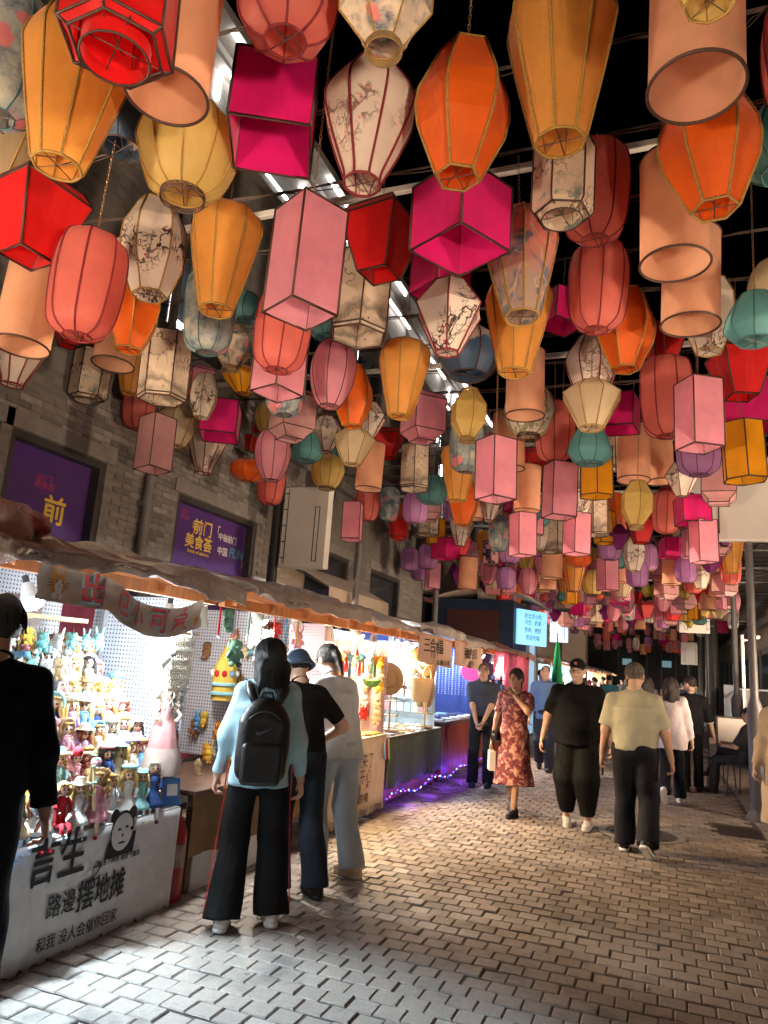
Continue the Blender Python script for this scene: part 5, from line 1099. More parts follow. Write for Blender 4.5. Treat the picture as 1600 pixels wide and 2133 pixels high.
M_STRAW = mat('straw_pale', (.66, .46, .22), .8, .2, 60, sc3=(1, 1, 6)); M_STRAWD = mat('straw_brown', (.36, .22, .10), .8, .2, 60, sc3=(1, 1, 6))
straw_bag((-2.93, 9.22, 1.17), R(-20), 'pale straw tote bag hanging at the front of the bag stall', M_STRAW); straw_bag((-3.05, 9.75, 1.08), R(-10), 'darker straw tote bag hanging behind the pale one', M_STRAWD)
def straw_hat(loc, rot, m, label):
    t_ = thing('straw_hat', label, 'hat', loc); part('brim', MB().lathe([(.10, .0), (.19, .01), (.195, .004), (.10, -.006)], 26), m, t_, True, rot=rot); part('crown', MB().lathe([(.105, 0), (.10, .07), (.07, .10), (0, .105)], 22), m, t_, True, rot=rot); part('band', MB().lathe([(.108, .003), (.106, .03)], 22), M_WOODD, t_, True, rot=rot)
straw_hat((-2.98, 9.35, 1.68), (0, R(70), R(-20)), M_STRAW, 'pale straw hat hanging above the tote bags'); straw_hat((-3.0, 9.72, 1.62), (0, R(80), R(-10)), M_STRAWD, 'brown felt hat hanging beside the pale straw hat'); straw_hat((-3.0, 8.12, 1.45), (0, R(80), R(-60)), M_STRAWD, 'brown hat hung on the pole between the charm stall and the bag stall')
def tier_stand(loc, label, n=3, basket=False):
    t_ = thing('tiered_stand', label, 'stand', loc)
    for k in range(n): part('plate', MB().lathe([(0, .0), (.115-.012*k, .0), (.12-.012*k, .012), (.0, .012)], 22, c=(0, 0, .02+k*.17)), M_WOODL, t_, True, auto=40)
    part('stem', MB().tube([(0, 0, 0), (0, 0, .17*n)], .012, 8), M_WOODL, t_)
    if basket: part('hoop', MB().tube([(0, .09*math.cos(a), .20+.22*math.sin(a)) for a in np.linspace(0, math.pi, 14)], .008, 6), M_WOODL, t_, True)
tier_stand((-3.1, 8.55, .815), 'three-tier round wooden stand on the green table'); tier_stand((-2.98, 9.6, .815), 'two-tier rattan basket stand at the end of the green table', 2, True)
for k in range(10):
    t_ = thing('display_board', 'flat %s display tray of earrings on the green table' % ('white', 'wooden', 'cream')[k % 3], 'tray', (-3.02-.24*(k % 2), 8.2+.19*k, .81), R(rp.uniform(-8, 8)), 'trays on the green table'); part('tray', MB().box((0, 0, .012), (.2, .16, .022), bevel=.004), (M_WHITEP, M_WOODL, DM['c_cream'])[k % 3], t_)
    for j in range(8): part('earring', MB().ball((rp.uniform(-.08, .08), rp.uniform(-.06, .06), .026), (.008, .011, .006), 6, 4), plush_mat(rp.choice(cols)), t_)
for k in range(12):
    t_ = thing('bead_necklace', '%s bead necklace hanging at the back of the straw bag stall' % ('white', 'blue', 'black', 'red')[k % 4], 'necklace', (-3.06-.09*k, 9.92, 1.88), R(90), 'necklaces'); q = MB(); [q.ball((0, .035*math.sin(a)*(1-a/7), -.28*(1-math.cos(a))/2), .008, 6, 4) for a in np.linspace(0, 6.28, 22)]; part('beads', q, plush_mat(('white', 'blue', 'black', 'red')[k % 4]), t_)
clip_lamp('cool white lamp over the straw bag stall', (-3.45, 8.7, 1.82), (-3.5, 8.7, .8), 23, COOL); clip_lamp('second cool white lamp over the straw bag stall, behind the hats', (-3.5, 9.8, 1.82), (-3.5, 9.7, .8), 23, COOL)
clip_lamp('lamp at the roof edge of the straw bag stall, facing the lane', (-3.05, 9.1, 1.84), (-1.2, 9.2, 0), 130, (1, .78, .55), .12, .07, spot=110)
# ---------- stall 5 : red wooden cabinet, navy backdrop
st5 = stall('jewellery_stall', 'stall with a red brown slatted wooden front and a glittering navy backdrop', 10.2, 12.5, M_TARP, 19, tz=.84)
part('front_panel', MB().box((-2.95, 11.35, .47), (.06, 2.24, .70)), mat('cabinet_red', (.30, .055, .03), .45, .2, 3, sc3=(1, 6, 1)), st5)
for k in range(28): part('slat', MB().box((-2.912, 10.27+k*.08, .47), (.018, .06, .66), bevel=.003), MATS['cabinet_red'], st5)
part('counter', MB().box((-3.25, 11.35, .86), (.78, 2.32, .03), bevel=.004), M_WOODD, st5); part('back_board', MB().box((-4.25, 11.35, 1.4), (.02, 2.25, 1.4)), M_DUSK, st5); part('side_board', MB().box((-3.65, 12.46, 1.4), (1.3, .016, 1.15)), M_DUSK, st5)
cloth_sign('linen_sign', 'smaller hanging linen sign with faint characters over the slatted wooden stall', 9.62, 11.2, 2.0, .33, (('手做的耳饰', .55, .42, .17, .006), ('天然石', .58, .78, .08, 0)))
M_GLINT = mat('bead_glint', (.7, .75, .85), .15, .1, 5, .6, bmp=0)
for k in range(30):
    t_ = thing('bead_curtain', 'string of glinting beads hanging before the navy backdrop', 'bead string', (-3.02-k*.04, 12.36-.05*(k % 3), 1.95), 0, 'bead strings'); q = MB(); [q.ball((0, rp.uniform(-.004, .004), -.03*j), .009, 5, 4) for j in range(26)]; part('beads', q, M_GLINT, t_)
for k in range(14):
    t_ = thing('ring_tray', 'small velvet tray of rings on the slatted wooden counter', 'tray', (-3.0-.22*(k % 3), 10.35+.15*k, .876), 0, 'ring trays'); part('tray', MB().box((0, 0, .01), (.16, .12, .02), bevel=.003), (M_WHITEP, M_DUSK, DM['c_aqua'])[k % 3], t_)
    for j in range(6): part('ring', MB().ball((rp.uniform(-.06, .06), rp.uniform(-.045, .045), .024), (.008, .008, .006), 6, 4), M_GLINT, t_)
t_ = thing('pink_halo_sign', 'round neon pink sign behind the man in the grey polo shirt', 'sign', (-3.0, 12.15, 1.62)); part('disc', MB().lathe([(0, .02), (.17, .02), (.18, 0)], 30), emit('neon_pink', (1, .05, .22), .5), t_, rot=(0, R(90), R(-60))); part('bracket', MB().tube([(-.02, 0, 0), (-.3, 0, .2)], .01), M_LAMPB, t_)
clip_lamp('bluish lamp over the slatted wooden stall', (-3.4, 10.9, 1.82), (-3.5, 10.9, .8), 27, BLUEW); clip_lamp('second bluish lamp over the slatted wooden stall', (-3.4, 12.0, 1.82), (-3.5, 12.0, .8), 24, BLUEW)
# string of blue and violet lights along the foot of the stalls
t_ = thing('fairy_light_string', 'string of glowing blue and violet fairy lights along the foot of the stalls', 'fairy lights', (0, 0, 0))
pts = [(-2.86+.01*math.sin(k*1.3), 7.95+k*.046, .17+.04*math.sin(k*.2)+.01*math.sin(k*1.7)) for k in range(100)]; part('wire', MB().tube(pts, .003, 4), M_CABLE, t_)
for j, (c, nm) in enumerate((((.10, .06, 1.0), 'blue'), ((.45, .08, 1.0), 'violet'), ((.3, .8, 1.0), 'cyan'))):
    for k in range(j*2, 100, 6): part('bulb', MB().ball((pts[k][0]+.004, pts[k][1], pts[k][2]-.012), .0095, 7, 5), emit('fairy_'+nm, c, 1.5), t_, True)
for y in np.arange(8.4, 12.5, .8): light('fairy_glow', 'POINT', (-2.74, y, .16), 1.0, (.22, .05, 1.0), .05, parent=t_)
clip_lamp('lamp at the roof edge of the curtain stall, facing the lane', (-3.05, 13.2, 1.86), (-.8, 13.2, 0), 150, (1, .78, .58), .12, .07, spot=110)
# ---------- stall 6 : pink sheer curtains
st6 = stall('curtain_stall', 'stall hung with sheer pink curtains and bead strings', 12.6, 16.2, tarp_mat('pink_brown_tarp', (.30, .16, .13)), 23, tz=.8)
M_SHEER = cloth('sheer_pink', (.75, .16, .24), .6); 
for y0, y1, d in ((12.7, 13.5, .5), (13.6, 14.6, .75), (14.7, 15.4, .6), (15.5, 16.15, 1.0)): 
    q = MB(); q.grid(lambda u, v: (-2.72+.03*math.sin(u*30)+.02*math.sin(u*17+v*4), y0+(y1-y0)*u, 1.98-d*v*(.55+.45*abs(math.sin(u*math.pi*1.5)))), 40, 6); part('curtain', q, M_SHEER, st6, True)
part('front_panel', MB().box((-2.95, 14.4, .45), (.05, 3.5, .75)), MATS['cabinet_red'], st6); part('back_board', MB().box((-4.25, 14.4, 1.4), (.02, 3.5, 1.4)), fabric('violet_cloth', (.10, .05, .13)), st6); part('side_board', MB().box((-3.65, 16.1, 1.4), (1.3, .016, 1.15)), MATS['violet_cloth'], st6)
for k in range(34):
    t_ = thing('glass_charm', '%s glass charm on a thread before the violet cloth' % ('white', 'blue', 'pink')[k % 3], 'charm', (-3.0-.034*k, 15.95-.06*(k % 3), 1.9), 0, 'glass charms'); part('thread', MB().tube([(0, 0, 0), (0, 0, -.5)], .003, 3), M_CABLE, t_); part('pendant', MB().ball((0, 0, -.3-.1*(k % 4)), (.035, .04, .05), 8, 6), (M_WHITEP, plush_mat('blue'), plush_mat('pink'))[k % 3], t_, True)
clip_lamp('white lamp among the pink curtains', (-3.3, 13.4, 1.8), (-3.4, 13.4, .8), 9, (.9, .9, 1)); clip_lamp('second white lamp among the pink curtains', (-3.3, 15.2, 1.8), (-3.4, 15.2, .8), 9, (1, .85, .85))
# ---------- kiosk with red and blue sides and a glowing menu screen
ki = thing('food_kiosk', 'dark blue and red food kiosk with a curved roof and a glowing blue screen', 'kiosk', (-4.3, 19.2, 0))
part('cabin', MB().box((0, 0, 1.7), (2.0, 3.6, 3.3), bevel=.03), mat('kiosk_blue', (.005, .016, .05), .5, .1, 3), ki); part('red_panel', MB().box((.0, -1.815, 2.6), (1.3, .03, .95)), mat('kiosk_red', (.045, .007, .007), .6, .1, 3), ki)
q = MB(); q.grid(lambda u, v: (-1.1+2.5*u, -1.9+3.8*v, 3.35+.28*math.sin(u*math.pi*.9)), 14, 2); o = part('roof', q, mat('kiosk_roof', (.36, .30, .24), .5, .1, 3), ki, True); o.modifiers.new('thick', 'SOLIDIFY').thickness = .04
sc_ = part('screen', MB().box((1.3, -1.0, 2.75), (.06, 1.15, .85), rot=(0, 0, R(-28))), emit('screen_blue', (.22, .62, .95), .42), ki)
for k, (s_, z) in enumerate((('老北京小吃', 3.02), ('冷饮 · 奶茶', 2.86), ('炸鸡 · 烤肠', 2.68), ('欢迎光临', 2.5))): lettering(s_, .14, M_BLACKP, ki, O=(1.337, -1.02, z), U=(math.sin(R(28)), math.cos(R(28)), 0), V=(0, 0, 1), bold=.004)
part('door', MB().box((1.02, .6, 1.3), (.05, 1.0, 2.4)), emit('door_glow', (.35, .6, .9), .2), ki); part('door_frame', MB().box((1.04, .05, 1.3), (.08, .08, 2.5)).box((1.04, 1.15, 1.3), (.08, .08, 2.5)), M_POSTM, ki)
t_ = thing('closed_parasol', 'folded green parasol standing by the dark wall', 'parasol', (-3.05, 23.5, .03)); part('canopy', MB().lathe([(.02, 2.7), (.07, 2.5), (.15, 1.7), (.18, 1.35), (.14, 1.3)], 14), fabric('parasol_green', (.02, .30, .12)), t_, True); part('pole', MB().tube([(0, 0, 0), (0, 0, 2.95)], .022, 8), M_POLE, t_); part('base', MB().lathe([(.25, 0), (.25, .06), (.04, .1)], 16), M_IRON, t_)
# ---------- far stalls
for i, (y0, y1, c) in enumerate(((27, 30.5, COOL), (31, 34.5, WARMW), (35, 38.5, WHITE), (39, 43, WARMW), (44, 48, WARMW))):
    s_ = stall('far_stall', ('stall with a clear plastic side sheet beside the pale stone pier', 'stall of yellow goods just past the pale stone pier', 'white lit stall well beyond the pale stone pier', 'stall glowing warm under the second canopy of lanterns', 'last stall before the dark building at the lane end')[i], y0, y1, M_TARP if i else tarp_mat('pink_tarp', (.36, .22, .19)), 40+i, tz=.8)
    part('front_panel', MB().box((-2.95, (y0+y1)/2, .42), (.04, y1-y0-.1, .72)), fabric('far_cloth_%d' % i, ((.35, .4, .42), (.4, .25, .12), (.4, .4, .4), (.4, .2, .1), (.3, .2, .2))[i]), s_); part('back_board', MB().box((-4.2, (y0+y1)/2, 1.4), (.03, y1-y0-.1, 1.3)).box((-3.7, y1-.08, 1.4), (.95, .03, 1.2)), fabric('far_board_%d' % i, ((.25, .42, .5), (.6, .42, .2), (.5, .5, .5), (.6, .4, .2), (.5, .3, .2))[i]), s_)
    for k in range(14): plush(rp.choice(kinds), rp.choice(cols), (-3.0-rp.uniform(0, .9), y0+.2+k*(y1-y0-.4)/14, rp.uniform(1.0, 1.75)), 0, 1.6, 'hanging in the '+s_['label'][:34].rsplit(' ', 1)[0], 0, 'goods of the far stalls')
    clip_lamp('lamp under the roof of the '+s_['label'][:40].rsplit(' ', 1)[0], (-3.2, (y0+y1)/2, 1.8), (-3.4, (y0+y1)/2, .8), 170, c)
# ================================================================== PEOPLE
def surf_nets(F, org, h):
    S = F < 0; nx, ny, nz = F.shape
    C = np.zeros((nx-1, ny-1, nz-1), np.int8)
    for a in (0, 1):
        for b in (0, 1):
            for c in (0, 1): C += S[a:nx-1+a, b:ny-1+b, c:nz-1+c]
    act = (C > 0) & (C < 8); ids = np.argwhere(act)
    if len(ids) == 0: return np.zeros((0, 3)), []
    idx = -np.ones(act.shape, np.int64); idx[act] = np.arange(len(ids))
    acc = np.zeros((len(ids), 3)); cnt = np.zeros(len(ids)); i, j, k = ids.T
    E = [((a, b, c), ax) for ax in range(3) for a in (0, 1) for b in (0, 1) for c in (0, 1) if (a, b, c)[ax] == 0]
    for o, ax in E:
        o2 = list(o); o2[ax] = 1; f0 = F[i+o[0], j+o[1], k+o[2]]; f1 = F[i+o2[0], j+o2[1], k+o2[2]]; m = (f0 < 0) != (f1 < 0)
        t = np.where(m, f0/np.where(m, f0-f1, 1), 0); p = np.tile(np.array(o, float), (len(ids), 1)); p[:, ax] += t; acc[m] += p[m]; cnt[m] += 1
    V = (ids+acc/np.maximum(cnt, 1)[:, None])*h+np.array(org); Q = []
    for ax in range(3):
        b, c = (ax+1) % 3, (ax+2) % 3
        sl0 = [slice(1, -1)]*3; sl1 = [slice(1, -1)]*3; sl0[ax] = slice(0, -1); sl1[ax] = slice(1, None)
        a0, a1 = S[tuple(sl0)], S[tuple(sl1)]; d = np.argwhere(a0 != a1)
        if len(d) == 0: continue
        flip = a0[tuple(d.T)]; g = d.copy(); g[:, b] += 1; g[:, c] += 1
        def cell(db, dc): q = g.copy(); q[:, b] += db; q[:, c] += dc; return idx[tuple(q.T)]
        q4 = np.stack([cell(-1, -1), cell(0, -1), cell(0, 0), cell(-1, 0)], 1); q4 = np.where(flip[:, None], q4, q4[:, ::-1]); Q.append(q4)
    Q = np.concatenate(Q); Q = Q[(Q >= 0).all(1)]; return V, Q
def v3(*a): return np.array(a, float)
def rc(a, b, r1, r2): return ('rc', np.array(a, float), np.array(b, float), r1, r2)
def el(c, r, M=None): return ('el', np.array(c, float), np.array(r, float), M)
def sd(p, P):
    if p[0] == 'rc':
        _, a, b, r1, r2 = p; ba = b-a; pa = P-a; hh = np.clip((pa @ ba)/max(1e-9, ba @ ba), 0, 1); return np.linalg.norm(pa-hh[:, None]*ba, axis=1)-(r1+(r2-r1)*hh)
    if p[0] == 'el':
        _, c, r, M = p; q = P-c
        if M is not None: q = q @ M
        k0 = np.linalg.norm(q/r, axis=1); k1 = np.linalg.norm(q/(r*r), axis=1); return k0*(k0-1)/np.maximum(k1, 1e-6)
    if p[0] == 'fr':   # elliptic frustum in a frame: axis z from z0 to z1, radii (rx, ry) at both ends, rounded
        _, c, M, z0, z1, ra, rb = p; q = (P-c) @ M; t = np.clip((q[:, 2]-z0)/(z1-z0), 0, 1); rx = ra[0]+(rb[0]-ra[0])*t; ry = ra[1]+(rb[1]-ra[1])*t
        k0 = np.sqrt((q[:, 0]/rx)**2+(q[:, 1]/ry)**2); d = (k0-1)*np.minimum(rx, ry); return np.maximum(d, np.maximum(z0-q[:, 2], q[:, 2]-z1))
    if p[0] == 'rcc': return np.maximum(sd(('rc',)+p[1:5], P), (P-p[5]) @ p[6])
    if p[0] == 'bx': _, c, M, hs, r_ = p; q = np.abs((P-c) @ M)-(np.array(hs)-r_); return np.linalg.norm(np.maximum(q, 0), axis=1)+np.minimum(q.max(1), 0)-r_
def rcc(a, b, r1, r2, e=None):
    a, b = np.array(a, float), np.array(b, float); return ('rcc', a, b, r1, r2, b if e is None else e, (b-a)/np.linalg.norm(b-a))
def bxp(c, M, hs, r_): return ('bx', np.array(c, float), M, hs, r_)
def smin(a, b, k): h = np.clip(.5+.5*(b-a)/k, 0, 1); return b+(a-b)*h-k*h*(1-h)
def fold(P, sc=9., s_=0.0):
    x, y, z = P[:, 0]*sc, P[:, 1]*sc, P[:, 2]*sc
    return (np.sin(x*1.3+2.1*np.sin(z*.55+s_)+s_)*np.sin(y*1.1+1.7*np.sin(z*.4+s_*2))+.6*np.sin(z*1.9+2.2*np.sin(x*.8+y*.9+s_))+.4*np.sin(2.7*x-1.9*z+1.1*y+s_*3))/2
def shape(prims, k=.02, h=.014, clip=None, cut=None, folds=0, fs=9., seed=0., pad=.05):
    lo = np.full(3, 9.); hi = np.full(3, -9.)
    for p in prims:
        if p[0] in ('rc', 'rcc'): m = max(p[3], p[4]); lo = np.minimum(lo, np.minimum(p[1], p[2])-m); hi = np.maximum(hi, np.maximum(p[1], p[2])+m)
        elif p[0] == 'bx': m = np.linalg.norm(p[3]); lo = np.minimum(lo, p[1]-m); hi = np.maximum(hi, p[1]+m)
        elif p[0] == 'el': m = p[2].max() if p[3] is not None else p[2]; lo = np.minimum(lo, p[1]-m); hi = np.maximum(hi, p[1]+m)
        else:
            R_ = max(max(p[5]), max(p[6]))
            for zz in (p[3], p[4]): e = p[1]+p[2] @ v3(0, 0, zz); lo = np.minimum(lo, e-R_); hi = np.maximum(hi, e+R_)
    lo -= pad; hi += pad; n = np.maximum(4, np.ceil((hi-lo)/h).astype(int)+1)
    g = np.stack(np.meshgrid(*[lo[a]+np.arange(n[a])*h for a in range(3)], indexing='ij'), -1).reshape(-1, 3)
    D = None
    for p in prims: d = sd(p, g); D = d if D is None else smin(D, d, k)
    if folds: D = D+folds*fold(g, fs, seed)
    if cut is not None:
        for p in cut: D = np.maximum(D, -sd(p, g))
    if clip is not None: D = np.maximum(D, clip(g))
    return surf_nets(D.reshape(n), lo, h)
def sdf_obj(name, shapes, m, parent):
    V = []; Q = []; b = 0
    for v, q in shapes:
        if len(v) == 0: continue
        V.append(v); Q.append(np.asarray(q)+b); b += len(v)
    V = np.concatenate(V); Q = np.concatenate(Q); me = bpy.data.meshes.new(name)
    me.vertices.add(len(V)); me.vertices.foreach_set('co', V.astype(np.float32).ravel()); me.loops.add(len(Q)*4); me.loops.foreach_set('vertex_index', Q.astype(np.int32).ravel())
    me.polygons.add(len(Q)); me.polygons.foreach_set('loop_start', np.arange(0, len(Q)*4, 4, dtype=np.int32)); me.polygons.foreach_set('loop_total', np.full(len(Q), 4, np.int32)); me.polygons.foreach_set('use_smooth', np.ones(len(Q), bool)); me.update(); me.validate()
    return obj(name, me, m, parent)
def ik(a, t, l1, l2, pole):
    a, t = np.array(a, float), np.array(t, float); d = t-a; L = np.linalg.norm(d); L2 = min(L, (l1+l2)*.998); d = d/L; t = a+d*L2
    x = (l1*l1-l2*l2+L2*L2)/(2*L2); y = math.sqrt(max(0, l1*l1-x*x)); p = np.array(pole, float); p = p-d*(p @ d); p /= np.linalg.norm(p)+1e-9
    return a+d*x+p*y, t
def rotm(rx=0, ry=0, rz=0): return np.array(Euler((R(rx), R(ry), R(rz)), 'XYZ').to_matrix())
def skin_mat(name, c): 
    m = mat(name, c, .5, .08, 14, bmp=.1); m.node_tree.nodes['Principled BSDF'].inputs['Subsurface Weight'].default_value = .08; return m
SKIN = skin_mat('skin_light', (.58, .36, .26)); SKIN2 = skin_mat('skin_tan', (.46, .26, .17))
M_HAIRB = mat('hair_black', (.005, .004, .004), .55, .5, 45, sc3=(3, 3, .25), bmp=1.0); M_HAIRG = mat('hair_greying', (.11, .085, .07), .6, .5, 60, bmp=.5); M_HAIRBR = mat('hair_dark_brown', (.03, .018, .014), .55, .5, 45, sc3=(3, 3, .25), bmp=1.0)
M_EYEW = mat('eye_dark', (.02, .012, .01), .2, .1, 5, bmp=0); M_LIP = mat('lip', (.42, .16, .13), .5, .1, 10, bmp=0)
def clothm(name, c, rough=.85, var=.12):
    if name in MATS: return MATS[name]
    m, t, b = nodes(name); v = ocoord(t); n1 = noise(t, 5, 4, v, .6, .4)
    t.links.new(ramp(t, n1, [(.25, tuple(x*(1-1.5*var) for x in c)), (.75, tuple(min(1, x*(1+var)) for x in c))]), b.inputs['Base Color'])
    b.inputs['Roughness'].default_value = rough; b.inputs['Specular IOR Level'].default_value = .25; b.inputs['Sheen Weight'].default_value = .12 if max(c) > .1 else 0
    h_ = math_(t, 'ADD', math_(t, 'MULTIPLY', noise(t, 7, 2, ocoord(t, (1.3, 1.3, .8)), .5, .8), 1.0), math_(t, 'MULTIPLY', noise(t, 220, 2, v), .03)); bump(t, b, h_, .6, .022)
    MATS[name] = m; return m
def person(label, loc, heading, height=1.70, fat=1.0, fem=False, lean=0, feet=None, foot_yaw=(6, -6), hands=None, poles=None, head=(0, 0, 0), hip_z=None, sit=False, res=1.0, skin=None, group=None,
           top=None, sleeve=.42, hem=.86, topr=(.172, .118), hemr=(.175, .125), bottom=None, legr=(.088, .068, .075), leg_end=.05, shoe=None, hair=('short', None), dress=None, curl=35, hat=None, glasses=False, folds=1.0, knees=None, hand_dir=None, legs_m=None):
    t_ = thing('person', label, 'person', (loc[0], loc[1], .042 if len(loc) < 3 else loc[2]), -R(heading), group, height/1.70); skin = skin or SKIN; h = .0135*res
    hz = hip_z if hip_z is not None else .905; HC = v3(0, 0, hz); A = rotm(-lean, 0, 0); UP = A @ v3(0, 0, 1)
    sh = .158 if fem else .182; sh *= (1+(fat-1)*.45); SC = HC+A @ v3(0, -.01, .50); NB = HC+A @ v3(0, -.012, .545); HM = rotm(-lean*.45-head[1], head[2], -head[0]) ; HD = NB+A @ v3(0, .018, .045)+HM @ v3(0, .012, .092)
    feet = feet or ((-.10, 0, 0, 0), (.10, 0, 0, 0)); hands = hands or ((-.26, .05, .80), (.26, .05, .80)); poles = poles or ((-.5, -1, .0), (.5, -1, .0)); knees = knees or ((0, 1, 0), (0, 1, 0))
    skp = []; arms = []; legs = []
    for s_, hd, po in ((-1, hands[0], poles[0]), (1, hands[1], poles[1])):
        S_ = SC+A @ v3(s_*sh, 0, -.048); e, w_ = ik(S_, hd, .285, .25, po); arms.append((S_, e, w_)); f_ = 1+(fat-1)*.6; skp += [rc(S_, e, .050*f_, .041*f_), rc(e, w_, .041*f_, .027)]
    for s_, ft, kp in ((-1, feet[0], knees[0]), (1, feet[1], knees[1])):
        H_ = HC+v3(s_*.088, 0, 0); an = v3(ft[0], ft[1], ft[2]+.085); kn, an = ik(H_, an, .425, .415, kp); legs.append((H_, kn, an)); skp += [rc(H_, kn, .078*fat, .052), rc(kn, an, .052, .035)]
    skp += [el(HC+A @ v3(0, -.01, .29), (.140*(fat*.4+.6), .088*(fat*.5+.5), .17), A), el(HC+A @ v3(0, 0, .10), (.130*(fat*.6+.4), .09*(fat*.6+.4), .16), A), el(HC+v3(0, 0, .0), (.155*(fat*.5+.5), .105*fat, .12)), rc(SC+A @ v3(-sh*.7, 0, -.015), SC+A @ v3(sh*.7, 0, -.015), .042, .042), rc(NB-UP*.03, HD+HM @ v3(0, -.02, -.05), .056, .05)]
    shapes = [shape(skp, .03, h*1.15)]
    def H(x, y, z): return HD+HM @ v3(x, y, z)
    fw = 1+(fat-1)*.5
    hp = [el(H(0, -.012, .03), (.074, .093, .088), HM), el(H(0, .020, -.032), (.058*fw, .066, .083), HM), el(H(0, .05, -.095), (.028*fw, .03, .022), HM), rc(H(0, .084, .008), H(0, .100, -.022), .009, .0145), el(H(-.077, -.006, -.008), (.011, .021, .033), HM), el(H(.077, -.006, -.008), (.011, .021, .033), HM), el(H(-.036, .062, -.03), (.024, .02, .024), HM), el(H(.036, .062, -.03), (.024, .02, .024), HM), rc(H(0, -.015, -.06), NB, .054, .056)]
    shapes.append(shape(hp, .016, .0085*res, cut=[el(H(-.032, .097, .013), (.017, .017, .009), HM), el(H(.032, .097, .013), (.017, .017, .009), HM)]))
    for (S_, e, w_), s_, i_ in zip(arms, (-1, 1), (0, 1)):
        d = w_-e; d /= np.linalg.norm(d)
        if hand_dir and hand_dir[i_] is not None: d = d*.25+np.array(hand_dir[i_], float); d /= np.linalg.norm(d)
        side = np.cross(d, v3(s_, 0, 0)); side = v3(0, 1, 0) if np.linalg.norm(side) < .2 else side/np.linalg.norm(side)
        if side[1] < 0 and abs(side[1]) > .3: side = -side
        nrm = np.cross(d, side); nrm *= (-1 if nrm @ v3(-s_, 0, 0) < 0 else 1)
        HB = np.stack([d, side, nrm], 1); hpz = [rc(w_-d*.03, w_+d*.01, .026, .024), el(w_+d*.048, (.05, .038, .016), HB)]
        for q_, (off, L) in enumerate(((.028, .066), (.0095, .076), (-.0095, .071), (-.027, .056))):
            b0 = w_+d*.085+side*off; c = R(curl+q_*5); d1 = d*math.cos(c)+nrm*math.sin(c); b1 = b0+d1*L*.5; c2 = c*2.1; d2 = d*math.cos(c2)+nrm*math.sin(c2); b2 = b1+d2*L*.5; hpz += [rc(b0, b1, .0095, .0088), rc(b1, b2, .0088, .0075)]
        tb = w_+d*.028+side*.03; td = d*.62+side*.6+nrm*.45; td /= np.linalg.norm(td); tm = tb+td*.038; te = tm+(d*.85+nrm*.4+side*.1)*.032; hpz += [rc(tb, tm, .0125, .0105), rc(tm, te, .0105, .0085)]
        shapes.append(shape(hpz, .005, .0055*res, pad=.02))
    body = sdf_obj('body', shapes, skin, t_)
    eb = MB()
    for s_ in (-1, 1):
        part('eye', MB().ball(H(s_*.031, .0835, .010), (.0125, .007, .0055), 10, 6, M=Matrix(HM)), M_EYEW, t_, True); eb.ball(H(s_*.032, .0895, .034), (.019, .006, .0038), 8, 5, M=Matrix(HM))
    hm = hair[1] or M_HAIRB
    part('eyebrow', eb, hm, t_, True); part('mouth', MB().ball(H(0, .0875, -.057), (.022, .006, .0065), 10, 6, M=Matrix(HM)), M_LIP, t_, True)
    # hair
    if hair[0] != 'none':
        hs = [el(H(0, -.018, .034), (.086, .102, .090), HM)]; cuts = [el(H(0, .115, -.035), (.085, .075, .10), HM), el(H(0, .03, -.15), (.10, .12, .11), HM)]; kk = .015
        if hair[0] == 'short': cuts.append(el(H(0, -.06, -.15), (.12, .12, .085), HM)); hs[0] = el(H(0, -.017, .038), (.080, .099, .092), HM)
        if hair[0] == 'crop': cuts.append(el(H(0, -.06, -.15), (.12, .12, .085), HM)); cuts.append(el(H(0, .09, .10), (.07, .06, .05), HM)); hs[0] = el(H(0, -.017, .034), (.0775, .097, .089), HM)
        if hair[0] == 'fluffy': hs[0] = el(H(0, -.02, .045), (.094, .112, .105), HM); cuts.append(el(H(0, -.06, -.16), (.12, .12, .085), HM))
        if hair[0] in ('long', 'verylong', 'tied'):
            cuts = cuts[:1]; L = {'long': -.22, 'verylong': -.36, 'tied': -.06}[hair[0]]
            if hair[0] == 'tied': hs += [el(H(0, -.10, .0), (.05, .05, .06), HM), rc(H(0, -.12, -.02), H(0, -.13, -.16), .035, .015)]
            else: hs[0] = el(H(0, -.022, .030), (.096, .110, .094), HM); hs += [rc(H(0, -.055, -.02), H(0, -.08, L+.03), .088, .06), rc(H(-.072, -.03, 0), H(-.088, -.035, L+.05), .04, .022), rc(H(.072, -.03, 0), H(.088, -.035, L+.05), .04, .022)]+[rc(H(x, -.085, -.06), H(x*1.35, -.095+.01*math.sin(i*2.2), L-.02*math.cos(i*1.7)), .038, .010) for i, x in enumerate((-.075, -.05, -.022, .005, .03, .055, .078))]; kk = .022
        sdf_obj('hair', [shape(hs, kk, .0095*res, cut=cuts, folds=.0045, fs=38., seed=loc[1])], hm, t_)
